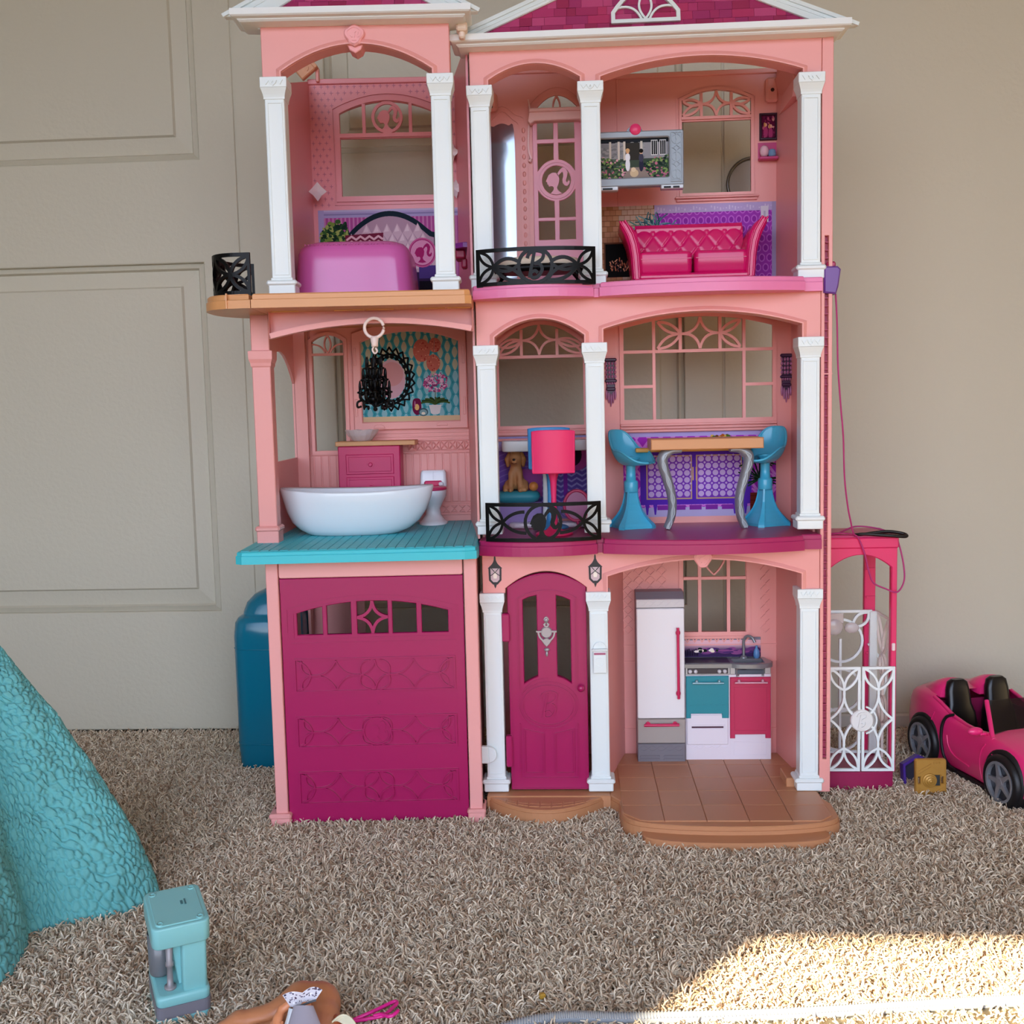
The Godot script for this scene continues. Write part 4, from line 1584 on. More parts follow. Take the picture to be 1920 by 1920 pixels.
	for q in [[-80, 648, 13.5, 18], [-59, 656, 10, 11.5], [-62, 628, 11, 13.5]]:
		pic.line(pv([q[0], q[1], q[0] + 4, 679]), 0.5, Color("6a7a78"))
		pic.ell(q[0], q[1], q[2], q[3], Color("c26a5c"))
		for k in 40:
			var v := Vector2(rng.randf_range(-1, 1), rng.randf_range(-1, 1))
			if v.length() < 0.9: pic.ell(q[0] + v.x * q[2], q[1] + v.y * q[3], 1.1, 1.1, [Color("d07a6c"), Color("a3403f"), Color("db8d7a")][k % 3])
	for k in 190:
		var v := Vector2(rng.randf_range(-1, 1), rng.randf_range(-1, 1))
		if v.length() > 1: continue
		var o := Vector2(-62 + v.x * 19 + (v.y + 1) * 3, 597 + v.y * 15)
		pic.ell(o.x, o.y, rng.randf_range(1.2, 3.4), rng.randf_range(0.9, 1.8), [Color("a5457c"), Color("d08ab4"), Color("8a2d66"), Color("e2b4cc")][k % 4], rng.randf_range(0, 3))
	for k in 9:
		var a := lerpf(0.15, PI - 0.15, k / 8.0)
		pic.line(bow(Vector2(-61, 563), Vector2(-61 + cos(a) * 24, 563 + sin(a) * 11), 3 if a < 1.5 else -3, 5), 3, Color("26381c") if k % 2 else Color("3a5226"))
	pic.line(pv([-61, 565, -60, 585]), 1, Color("4a4a2a"))
	pic.poly(pv([-71, 562, -51, 562, -54, 549, -57, 547, -65, 547, -68, 549]), Color("d7d3d4"))
	pic.poly(spl(pv([-96, 570, -90, 573, -84, 570, -83, 555, -86, 548, -92, 547, -97, 555]), 4, true), Color("6a1440"))
	pic.ell(-90, 559, 3.6, 5, Color("d9b070")); pic.ell(-93, 564, 1, 5, Color("b06a90"))
	pic.ell(-80, 551, 7.5, 6.4, Color("35505c")); pic.ell(-80, 550.5, 6, 4.8, Color("7a9aa0")); pic.ell(-80, 549, 3, 2, Color("e6dcc8"))
	card("bathroom_print", pic, arched(-177, 536.5, -21, 662, 679), -310, -309.2, bw).set_meta("label", "printed teal wallpaper panel with black mirror frame and orchid")

func tower():
	var c := obj("column", column_mesh(706, 976), white, house, off(lf, -232.5, 0, 0))
	again("column", c, house, off(lf, -22, 0, 0))
	var a := [-222, -32, 982, 1014]
	var b := B.new()
	b.plate(front_poly(-246.5, -9, 976, 1046, [a]), [], -27, 0, 0.8)
	var w := obj("front_wall", b, pink, house, lf)
	b = B.new()
	arch_trim(b, a, 976, 0)
	obj("arch_trim", b, pink, w)
	b = B.new()
	b.plate(spl(pv([-141, 1025, -140, 1031, -135, 1034, -128, 1038, -121, 1034, -116, 1031, -115, 1025, -119, 1019, -121, 1014, -124, 1013, -128, 1011, -132, 1013, -135, 1014, -137, 1019]), 3, true), [], -1, 5, 1.5)
	b.strip(spl(pv([-137, 1027, -134, 1031, -128, 1034, -122, 1031, -119, 1027, -123, 1017, -128, 1014, -133, 1017]), 3, true), 1.1, 4.8, 5.9, true)
	b.plate(pv([-138, 1014, -118, 1014, -121, 1008, -128, 1004, -135, 1008]), [], -26, -1, 1)
	add_cameo(b, Vector2(-128, 1024), 7, 4.8, 5.8)
	obj("keystone", b, mt("f4a8a8", 0.38), house, lf)
	gable(-272, 14, 1036, 14, 92, -224, -24, lf, null, 31)
	# peach storey floor with a rounded balcony on the left
	var orange := mt("da9a60", 0.36)
	var pl := pv([-266, 34, 3, 32, 11, 28, 13, -314, -262, -314, -266, -120])
	b = B.new()
	b.hplate(pl, [], 686, 697, 0.8)
	b.hplate(B.inset(pl, 1.8 if B.area(pl) > 0 else -1.8), [], 696.8, 704, 1.5)
	for q in [[-252, -216], [-170, -130], [-128, -92], [-60, -25], [-22, 8]]: b.box(q[0], 684.6, -18, q[1], 686.5, -16)
	obj("floor_slab", b, orange, house, lf)
	var bal := pv([-267, 34, -296, 31])
	bal.append_array(spl(pv([-296, 31, -318, 20, -332, -2, -336, -35, -332, -70, -318, -95, -296, -110, -267, -116]), 4))
	b = B.new()
	b.hplate(bal, [], 686, 697, 0.8)
	b.hplate(B.inset(bal, 1.8 if B.area(bal) > 0 else -1.8), [], 696.8, 704, 1.5)
	b.box(-298, 686, 28.5, -296.4, 705, 32.6)
	var bl := obj("balcony", b, orange, house, lf)
	# its black lattice rail follows the round edge
	b = B.new()
	var path := spl(pv([-270, 8, -296, 6, -312, -2, -322, -18, -324, -40, -320, -64, -310, -82, -298, -90, -289, -93]), 8)
	var ln := [0.0]
	for i in path.size() - 1: ln.append(ln[-1] + path[i].distance_to(path[i + 1]))
	var full: float = ln[-1]
	b.warp = func(v: Vector3) -> Vector3:
		var s := clampf(v.x, 0.0, 1.0) * full
		var i := 0
		while i < path.size() - 2 and ln[i + 1] < s: i += 1
		var q: Vector2 = path[i].lerp(path[i + 1], (s - ln[i]) / (ln[i + 1] - ln[i]))
		var d: Vector2 = (path[i + 1] - path[i]).normalized()
		return Vector3(q.x, v.y, q.y) + Vector3(-d.y, 0, d.x) * -v.z
	var st := func(pts: PackedVector2Array, wd: float):
		# ribbons in (length share, height); widths are kept in mm by hand
		var n := pts.size()
		for i in n - 1:
			var p0 := Vector2(pts[i].x * full, pts[i].y)
			var p1 := Vector2(pts[i + 1].x * full, pts[i + 1].y)
			var d := (p1 - p0).normalized().orthogonal() * wd * 0.5
			var e := (p1 - p0).normalized() * wd * 0.2
			var cs: Array = []
			for q in [p0 - e - d, p1 + e - d, p1 + e + d, p0 - e + d]: cs.append(Vector2(q.x / full, q.y))
			for z in [0.0, 4.0]:
				b.quad(Vector3(cs[0].x, cs[0].y, z), Vector3(cs[1].x, cs[1].y, z), Vector3(cs[2].x, cs[2].y, z), Vector3(cs[3].x, cs[3].y, z))
			for k in 4:
				var k2 := (k + 1) % 4
				b.quad(Vector3(cs[k].x, cs[k].y, 0), Vector3(cs[k2].x, cs[k2].y, 0), Vector3(cs[k2].x, cs[k2].y, 4), Vector3(cs[k].x, cs[k].y, 4))
	var line := func(y: float) -> PackedVector2Array:
		var o := PackedVector2Array()
		for i in 41: o.append(Vector2(i / 40.0, y))
		return o
	st.call(line.call(756), 4.5); st.call(line.call(707), 7)
	for x in [0.01, 0.99]: st.call(PackedVector2Array([Vector2(x, 705), Vector2(x, 757)]), 4.5)
	for x in [0.0, 0.335, 0.665]:
		var x1: float = x + 0.33
		var m := Vector2((x + x1) * 0.5, 731)
		for q in [Vector2(x + 0.01, 754), Vector2(x1 - 0.01, 754), Vector2(x + 0.01, 709), Vector2(x1 - 0.01, 709)]:
			for h in [-0.028, 0.028]:
				var o := PackedVector2Array()
				for i in 9:
					var t := i / 8.0
					o.append(q.lerp(m, t) + Vector2(h, 4.0 * signf(h) * (1.0 if q.x < m.x else -1.0) * (1.0 if q.y < m.y else -1.0) * -1.0) * 4.0 * t * (1 - t))
				st.call(o, 4.0)
	obj("balcony_rail", b, black, bl).set_meta("label", "curved black lattice rail of the round balcony")
	# bedroom walls
	b = B.new()
	b.plate(rc(-243, 704, -14, 1066), [arched(-196, 888, -50, 976, 976.1), arched(-196, 984, -50, 1014, 1031)], -316, -310)
	b.box(-243, 1058, -322, -12, 1066, -306, 1)
	var bw := obj("back_wall", b, mt("ee98a0", 0.36), house, lf)
	b = B.new()
	frame_strip(b, arched(-200, 884, -46, 1016, 1036), 8, -311, -306.5)
	frame_strip(b, arched(-207, 876, -39, 1021, 1043), 1.6, -310.5, -308)
	b.strip(pv([-196, 980, -50, 980]), 6, -311, -306)
	for x in [-158.0, -86.0]: b.strip(pv([x, 983, x, 1027]), 5, -311, -306)
	b.strip(ring(-122, 1006.5, 22), 4.4, -311, -306.5, true)
	add_cameo(b, Vector2(-122, 1006.5), 20.5, -311, -307)
	obj("window_frame", b, mt("ee98a0", 0.36), bw)
	# small printed stars on the bedroom wall
	b = B.new()
	for j in 20:
		for i in 24:
			var s := Vector2(-238 + i * 10.2 + (j % 2) * 5.1, 876 + j * 9.4)
			if s.x > -210 and s.x < -36 and s.y < 1048 and s.y > 872:
				var arch := 1021 + 22 * (1 - pow((s.x + 123) / 84, 2))
				if s.y < arch + 5: continue
			b.plate(pv([s.x, s.y + 3.8, s.x + 0.7, s.y + 0.7, s.x + 3.2, s.y, s.x + 0.7, s.y - 0.7, s.x, s.y - 3.8, s.x - 0.7, s.y - 0.7, s.x - 3.2, s.y, s.x - 0.7, s.y + 0.7]), [], -310, -309.4)
	obj("wall_stars", b, mt("cb7488", 0.3), bw).set_meta("kind", "stuff")
	b = B.new()
	b.splate(pv([-27, 704, -312, 704, -312, 1064, -27, 976]), [], -245, -242)
	obj("room_wall", b, mt("ee98a0", 0.36), house, lf)
	b = B.new()
	b.hplate(pv([12, -60, 9, -60, 9, -150, -18, -316, -15, -316, 12, -152]), [], 704, 1066)
	obj("room_wall", b, mt("ee98a0", 0.36), house, lf)
	# slanting roof brace with a scroll relief
	b = B.new()
	b.xf = Transform3D(Basis(Vector3.BACK, -0.9), Vector3(-258, 1096, -296))
	b.box(-54, -14, -6, 34, 14, 6, 1.5)
	b.box(-54, 11, -8, 34, 17, 8, 1)
	for k in 6: b.strip(arc(-32 + k * 11, 0, 6, 6, 0, PI * 1.4, 8), 1.4, 5.8, 7.2)
	obj("roof_brace", b, mt("e3a57c", 0.45), house, lf)
	b = bxs([[-229, 1060, -312, -224, 1082, -300]], 1)
	obj("roof_peg", b, pink, house, lf)
	# scroll bracket under the eave on the right and left
	for x in [0.0]:
		b = bxs([[x, 1030, -22, x + 14, 1041, -4], [x + 3, 1022, -20, x + 11, 1032, -8]], 2)
		obj("eave_bracket", b, mt("ecd7c4", 0.42), house, lf)
	# printed bed head
	var p := P.new(-236, 704, -12, 869, 4, Color("b4529c"))
	for k in 34: p.rect(-226 + k * 6.4, 704, -223.4 + k * 6.4, 858, Color("cf86bd"))
	p.rect(-236, 856, -12, 869, Color("b3a8d8")); p.rect(-236, 860, -12, 862, Color("8f86bb")); p.rect(-236, 865, -12, 869, Color("c9c1e4"))
	p.rect(-236, 704, -226, 869, Color("b3a8d8"))
	var hb := PackedVector2Array()
	hb.append_array(pv([-200, 704, -200, 828, -190, 830, -182, 838]))
	hb.append_array(bow(Vector2(-182, 838), Vector2(-66, 838), 27, 18))
	hb.append_array(pv([-58, 832, -48, 830, -48, 704]))
	p.poly(hb, Color("1a2a38"))
	var hi := PackedVector2Array()
	hi.append_array(pv([-193, 704, -193, 822, -185, 825, -178, 832]))
	hi.append_array(bow(Vector2(-178, 832), Vector2(-70, 832), 25, 18))
	hi.append_array(pv([-62, 825, -55, 823, -55, 704]))
	p.poly(hi, Color("bd9db2"))
	for j in 8:
		for i in 10:
			var s := Vector2(-192 + i * 16 + (j % 2) * 8, 744 + j * 14.5)
			if s.y + 12 > 833 + 23 * (1 - pow((s.x + 124) / 62, 2)) or s.x > -56 or s.x < -190: continue
			p.poly(pv([s.x - 7.4, s.y, s.x, s.y + 15, s.x + 7.4, s.y, s.x, s.y - 11]), Color("d9bccb"))
			p.poly(pv([s.x - 5, s.y + 2, s.x, s.y + 13, s.x + 3, s.y + 3]), Color("ecd6e0"))
	p.ell(-212, 822, 19, 27, Color("23402c"))
	rng.seed = 9
	for k in 240: p.ell(rng.randf_range(-232, -190), 800 + rng.randf() * 52 * (1 - abs(rng.randf() - 0.5)), rng.randf_range(1.4, 4.5), rng.randf_range(1.2, 3.5), [Color("3f6a34"), Color("274a30"), Color("7f9a48"), Color("1d3528"), Color("a9b864")][k % 5], rng.randf() * 3)
	p.rect(-224, 780, -196, 803, Color("1b2430"))
	p.poly(pv([-192, 780, -194, 829, -134, 832, -137, 780]), Color("7a2744"))
	for j in 7:
		var zz := PackedVector2Array()
		for k in 9: zz.append(Vector2(-191 + k * 7, 784 + j * 7.6 + (k % 2) * 5))
		if j < 6: p.line(zz, 3.2, Color("f0c1cf"))
	p.rect(-140, 704, -60, 770, Color("3a2450")); p.rect(-80, 760, -48, 780, Color("54408c")); p.rect(-80, 735, -48, 756, Color("171020"))
	p.ell(-74, 800, 22, 23, Color("d4609c")); p.ell(-74, 800, 19.6, 20.6, Color("a8266c")); p.ell(-74, 800, 18.4, 19.4, Color("e79ac4"))
	p.poly(moved(cameo_head(), Vector2(-74, 800), 16), Color("b0246c")); p.poly(moved(cameo_tail(), Vector2(-74, 800), 16), Color("b0246c"))
	card("bed_head_print", p, rc(-235, 705, -13, 868), -310, -309.2, bw).set_meta("label", "printed tufted headboard, plant and cushions")
	# jewelled wall lights and purple wall shelf
	for q in [[-229, 890, -280, 0.1], [-14, 893, -296, -0.7], [-18, 948, -300, -0.7]]:
		b = B.new()
		b.ball(Vector3(0, 0, 0), Vector3(4, 4, 5), 10, 6)
		for k in 4:
			var aa := PI / 2 * k
			b.tri(Vector3(0, 0, 12), Vector3(cos(aa) * 14, sin(aa) * 14.5, 5), Vector3(cos(aa + PI / 4) * 9, sin(aa + PI / 4) * 9, 8))
			b.tri(Vector3(0, 0, 12), Vector3(cos(aa + PI / 4) * 9, sin(aa + PI / 4) * 9, 8), Vector3(cos(aa + PI / 2) * 14, sin(aa + PI / 2) * 14.5, 5))
			b.tri(Vector3(0, 0, 3), Vector3(cos(aa + PI / 4) * 9, sin(aa + PI / 4) * 9, 8), Vector3(cos(aa) * 14, sin(aa) * 14.5, 5))
			b.tri(Vector3(0, 0, 3), Vector3(cos(aa + PI / 2) * 14, sin(aa + PI / 2) * 14.5, 5), Vector3(cos(aa + PI / 4) * 9, sin(aa + PI / 4) * 9, 8))
		obj("wall_light", b, mt("f0e0e4", 0.2), house, lf * Transform3D(Basis(Vector3.UP, q[3]), Vector3(q[0], q[1], q[2]) * 0.001))
	b = B.new()
	b.hplate(pv([-2, -90, 4, -90, 0, -170, -24, -165, -24, -110]), [], 774, 781, 1)
	var sh := obj("wall_shelf", b, mt("86309c", 0.36), house, lf)
	b = bxs([[-14, 762, -150, 0, 774, -110], [-6, 750, -140, 2, 764, -120]], 2)
	obj("shelf_bracket", b, mt("a3204c", 0.4), sh)

func rring(cx: float, cz: float, hx: float, hz: float, y: float, r: float, n := 5) -> PackedVector3Array:
	var o := PackedVector3Array()
	var q := rrect(cx - hx, cz - hz, cx + hx, cz + hz, min(r, min(hx, hz) * 0.98), n)
	q.reverse()
	for p in q: o.append(Vector3(p.x, y, p.y))
	return o

func ering(cx: float, cz: float, rx: float, rz: float, y: float, n := 40) -> PackedVector3Array:
	var o := PackedVector3Array()
	for k in n:
		var a := -TAU * k / n
		o.append(Vector3(cx + cos(a) * rx, y, cz + sin(a) * rz))
	return o

# a softly rounded block built of stacked rounded rectangles
func cushion(b: B, x0, y0, z0, x1, y1, z1, r: float, soft: float):
	var rings: Array = []
	var cx: float = (x0 + x1) * 0.5
	var cz: float = (z0 + z1) * 0.5
	var hx: float = (x1 - x0) * 0.5
	var hz: float = (z1 - z0) * 0.5
	for q in [[0, 1.0], [0.3, 0.35], [1, 0]]:
		rings.append(rring(cx, cz, hx - soft * q[1], hz - soft * q[1], y0 + soft * q[0], r))
	for q in [[1, 0], [0.6, 0.08], [0.3, 0.3], [0.1, 0.6], [0, 1.0]]:
		rings.append(rring(cx, cz, hx - soft * q[1], hz - soft * q[1], y1 - soft * q[0], r))
	b.smooth(true)
	b.loft(rings, true, true, true)
	b.smooth(false)

func furniture():
	bedroom()
	living()
	dining()
	office()
	bath()
	kitchen()

func bedroom():
	var t := thing("toy_bed", "glossy orchid-pink plastic toy bed cover in the upper left bedroom", "bed", lw(-151, 705, -60), TH)
	var b := B.new()
	var rings: Array = []
	for q in [[0, 81, 78], [10, 80, 77], [50, 77, 75], [63, 75.5, 73.5], [70, 73, 71], [75, 68, 66], [78, 61, 60], [79, 52, 52]]:
		rings.append(rring(0, -78, q[1], q[2], q[0], 26, 6))
	b.smooth(true)
	b.loft(rings, true, true, true)
	b.smooth(false)
	var bm := mt("cf5fa8", 0.18).duplicate()
	bm.clearcoat_enabled = true
	bm.clearcoat = 0.5
	obj("bed_cover", b, bm, t)
	b = B.new()
	for k in 30: b.ball(Vector3(-62 + k * 4.2, 72.8, -7.5), Vector3(1.2, 0.9, 0.9), 6, 4)
	obj("piping", b, bm, t).set_meta("kind", "stuff")
	# low padded bench behind the lettered rail
	t = thing("padded_bench", "low black-framed oval bench with cream cushion behind lettered black rail", "bench", Vector3(-40, 714, 300))
	b = B.new()
	var r2: Array = []
	for q in [[32, 56, 26], [35, 58, 28], [39, 58, 28], [43, 54, 25], [45, 46, 20]]: r2.append(ering(0, 0, q[1], q[2], q[0]))
	b.smooth(true); b.loft(r2, true, true, true); b.smooth(false)
	obj("cushion", b, mt("e8d6bd", 0.7), t)
	b = B.new()
	r2 = []
	for q in [[24, 60, 29], [27, 63, 31], [32, 63, 31], [34, 59, 29]]: r2.append(ering(0, 0, q[1], q[2], q[0]))
	b.smooth(true); b.loft(r2, true, true, true); b.smooth(false)
	obj("frame", b, black, t)
	for s in [[-1, -1], [1, -1], [-1, 1], [1, 1]]:
		b = B.new()
		b.tube(spl3(p3([s[0] * 48, 26, s[1] * 18, s[0] * 56, 14, s[1] * 21, s[0] * 46, 1.5, s[1] * 20])), 3.4, 8)
		obj("leg", b, black, t)

func living():
	var t := thing("toy_sofa", "hot-pink tufted toy sofa with flared arms below the television", "sofa", Vector3(175.5, 714, 244))
	var sm := mt("dc1468", 0.22)
	var b := bxs([[-80, 13, -28, 80, 22, 33], [-84, 10, -34, 84, 15, 36]], 3)
	obj("base", b, sm, t)
	for x in [-39.0, 39.0]:
		b = B.new()
		cushion(b, x - 37.5, 20, -22, x + 37.5, 53, 30, 8, 5)
		b.strip(pv([x - 36, 42, x + 36, 42]), 1.0, 29, 30.6)
		obj("seat_cushion", b, sm, t)
	b = B.new()
	var f := func(u: float, v: float) -> Vector3:
		var x := lerpf(-77, 77, u)
		var y := lerpf(48, 99, v)
		var a := fposmod(x / 25.7 + (y - 48) / 34.0, 1.0)
		var c := fposmod(x / 25.7 - (y - 48) / 34.0, 1.0)
		var d: float = min(min(a, 1 - a), min(c, 1 - c))
		return Vector3(x, y, -22 - v * 9 + 1.7 * sqrt(clampf(d * 7.0, 0, 1)) - 6.0 * pow(v, 8.0))
	b.grid(f, 90, 36)
	b.box(-78, 20, -36, 78, 96, -29, 3)
	var bk := obj("backrest", b, sm, t)
	b = B.new()
	for j in 3:
		for i in 7:
			var x := -77 + 25.7 * i + 12.85 * (j % 2)
			if x < 76: b.ball(Vector3(x, 48 + j * 17.0, -22 - j * 3.2), Vector3(1.5, 1.5, 1.4), 8, 5)
	obj("button", b, sm, bk).set_meta("kind", "stuff")
	for s in [-1.0, 1.0]:
		b = B.new()
		var prof := [[78, 15, 7], [79, 30, 7.2], [80, 46, 7.5], [82.5, 62, 8.2], [87, 76, 9.0], [93, 87, 8.6], [97, 93, 5.0], [98, 95, 1.0]]
		var rings: Array = []
		for q in prof:
			var rr := rring(s * q[0], 0, q[2], 33, q[1], 5)
			rings.append(rr)
		b.smooth(true); b.loft(rings, true, true, true); b.smooth(false)
		obj("arm", b, sm, t)
		b = B.new()
		var pts := PackedVector3Array()
		for q in prof: pts.append(Vector3(s * (q[0] - 3), q[1] + 1, 33.5))
		b.tube(pts, 1.6, 6)
		var pts2 := PackedVector3Array()
		for q in prof: pts2.append(Vector3(s * (q[0] + 4), q[1], 33.5))
		b.tube(pts2, 1.4, 6)
		obj("arm_piping", b, sm, t)
	for s in [[-1, 1], [1, 1], [-1, -1], [1, -1]]:
		b = B.new()
		var xx: float = s[0] * 79.0
		b.plate(pv([xx - 5, 12, xx + 5, 12, xx + 3 + s[0] * 2, 0, xx - 3 + s[0] * 2, 0]) if true else pv([]), [], s[1] * 26 - 5, s[1] * 26 + 5, 1)
		b.plate(pv([xx, 12, xx - s[0] * 18, 12, xx, 5]), [], s[1] * 26 - 4, s[1] * 26 + 4, 0.6)
		obj("leg", b, sm, t)
	# television
	t = thing("toy_television", "wide grey toy television with a garden picture above the sofa", "television", Vector3(98, 844, 289))
	t.scale = Vector3.ONE * 0.965
	b = B.new()
	b.plate(rrect(-56, 7, 64.5, 83, 3), [rrect(-53, 19, 43.5, 73.5, 2)], 0, 14, 1.5)
	var tm := mt("8a9298", 0.4, 0.2)
	var bz := obj("bezel", b, tm, t)
	b = B.new()
	for y in [22.0, 46.0, 70.0]: b.strip(ring(54, y, 6.5, 16), 0.9, 13.6, 14.8, true)
	for k in 3:
		var y := 14.0 + k * 22
		b.strip(bow(Vector2(48, y), Vector2(54, y + 11), -3), 0.9, 13.6, 14.8); b.strip(bow(Vector2(60, y), Vector2(54, y + 11), 3), 0.9, 13.6, 14.8)
		b.strip(bow(Vector2(54, y + 11), Vector2(48, y + 22), -3), 0.9, 13.6, 14.8); b.strip(bow(Vector2(54, y + 11), Vector2(60, y + 22), 3), 0.9, 13.6, 14.8)
	b.strip(rc(46.5, 12, 61.5, 79), 0.8, 13.6, 14.8, true)
	obj("grille", b, mt("8d949a", 0.4, 0.2), bz)
	var p := P.new(-58, 19, 44, 74, 6, Color("3d4a40"))
	p.rect(-58, 46, 44, 74, Color("8d8f96")); p.rect(-58, 68, 44, 74, Color("20242a"))
	rng.seed = 12
	for k in 90: p.rect(rng.randf_range(-58, 10), rng.randf_range(46, 68), rng.randf_range(-50, 16), rng.randf_range(46, 68), Color("8d8f96").lerp(Color("6a6f74"), rng.randf())) if k < 10 else p.ell(rng.randf_range(-58, 10), rng.randf_range(46, 68), 3, 1.6, Color("9a9a9c").lerp(Color("6f7478"), rng.randf()))
	for x in [-40.0, -28.0, -20.0, 4.0]: p.rect(x, 44, x + 3, 70, Color("c8c2b8"))
	p.rect(-17, 44, 3, 68, Color("35332f"))
	for x in [19.0, 31.0]:
		p.rect(x, 50, x + 9, 71, Color("d8d8da"))
		for i in 3: p.rect(x + 0.8 + i * 2.8, 51, x + 2.8 + i * 2.8, 70, Color("14181d"))
	for k in 420:
		var x := rng.randf_range(-58, 44)
		var y := 19 + rng.randf() * (20 + 10 * absf(x + 5) / 45.0)
		if absf(x + 4) < 13 and y > 26: continue
		var cs := [Color("2f4a35"), Color("4b6a42"), Color("1c2f2a"), Color("7d9a5a"), Color("b56a86"), Color("d7a5b2"), Color("556a5c")]
		p.ell(x, y, rng.randf_range(0.8, 2.6), rng.randf_range(0.8, 2.2), cs[rng.randi() % (7 if x < -10 else 5)])
	p.poly(pv([-22, 19, 18, 19, 8, 34, -12, 34]), Color("8b7e78"))
	for q in [[-14, 36, Color("dfe3ea"), Color("caa173")], [5, 35, Color("2b2c40"), Color("17130f")]]:
		p.ell(q[0], q[1] + 2, 3.2, 9, q[2]); p.ell(q[0], q[1] + 12, 3.4, 6, q[2].lightened(0.1)); p.ell(q[0], q[1] + 20, 2.4, 3, Color("d9ab8c")); p.ell(q[0], q[1] + 21.5, 3, 3, q[3])
	p.ell(-5, 26, 6, 5.5, Color("c9b393")); p.ell(-6, 31, 3.4, 3.2, Color("d9c6a8"))
	card("screen", p, rrect(-53, 19, 43.5, 73.5, 2), 1, 9, t, Transform3D.IDENTITY, 0.15)
	b = B.new(); b.xf = Transform3D(Basis(Vector3.RIGHT, PI / 2), Vector3(-3, 85, 8))
	b.lathe(pv([0, 0, 7, 0, 8, 1.2, 8, 6, 7, 7.5, 0, 8]), 24)
	var kn := obj("knob", b, mt("e0386f", 0.35), t)
	b = B.new(); b.plate(arc(-4, 81, 12, 11, 0, PI), [], 3, 7, 0.5)
	obj("knob_mount", b, tm, kn)
	b = bxs([[-54, 2, 0, -28, 8, 14], [32, 2, 0, 64, 8, 14]], 1)
	b.box(-10, 25, -97, 12, 60, 1, 2)
	obj("wall_bracket", b, mt("b9bdc1", 0.4, 0.2), t)
	b = bxs([[-50, 3, 13.6, -36, 5.5, 14.6], [36, 3, 13.6, 46, 5.5, 14.6], [49, 3, 13.6, 58, 5.5, 14.6]])
	obj("bracket_slot", b, black, t)

func dining():
	var t := thing("toy_dining_table", "tan-topped toy dining table with curved silver legs between blue chairs", "table", Vector3(190, 377, 262))
	var b := B.new()
	b.plate(rc(-78, 113, 78, 128), [], -38, 36, 1.2)
	obj("tabletop", b, mt("d79a66", 0.45), t)
	b = bxs([[-96, 108, -44, 70, 114, -20]], 1)
	obj("table_leaf", b, mt("cf9a3f", 0.45), t)
	for s in [-1.0, 1.0]:
		for zz in [14.0]:
			b = B.new()
			var q := spl(pv([s * 34, 111, s * 48, 111, s * 59, 104, s * 60, 92, s * 55, 74, s * 49, 52, s * 47, 34, s * 49, 16, s * 55, 1]), 4)
			var n := q.size()
			var rings: Array = []
			for i in n:
				var d: Vector2 = (q[min(i + 1, n - 1)] - q[max(i - 1, 0)]).normalized().orthogonal()
				var w := lerpf(8.6, 5.4, float(i) / n)
				if i < 6: w = 3.5 + i * 0.5
				var rr := PackedVector3Array()
				for k in 10:
					var a := TAU * k / 10
					rr.append(Vector3(q[i].x + d.x * cos(a) * w, q[i].y + d.y * cos(a) * w, zz + sin(a) * 12))
				rings.append(rr)
			b.smooth(true); b.loft(rings, true, true, true); b.smooth(false)
			var up := q.slice(6)
			var v1 := PackedVector2Array()
			var v2 := PackedVector2Array()
			for i in up.size():
				v1.append(up[i] + Vector2(2.6 * sin(i * 0.7), 0)); v2.append(up[i] - Vector2(2.6 * sin(i * 0.7), 0))
			b.strip(v1, 1.1, zz + 10, zz + 13); b.strip(v2, 1.1, zz + 10, zz + 13)
			obj("leg", b, silver, t)
	var blue := mt("4ab4d4", 0.2)
	var c := chair(blue)
	c.position = Vector3(86, 376.5, 250) * 0.001
	c.rotation.y = -0.85
	tag(c, "blue tulip toy chair on the left side of the dining table", "chair", "blue tulip chairs at the dining table")
	var c2: Node3D = c.duplicate()
	c2.name = numbered("tulip_chair")
	add_child(c2, true)
	c2.position = Vector3(279, 376.5, 246) * 0.001
	c2.rotation.y = PI + 0.85
	tag(c2, "blue tulip toy chair on the right side of the dining table", "chair", "blue tulip chairs at the dining table")

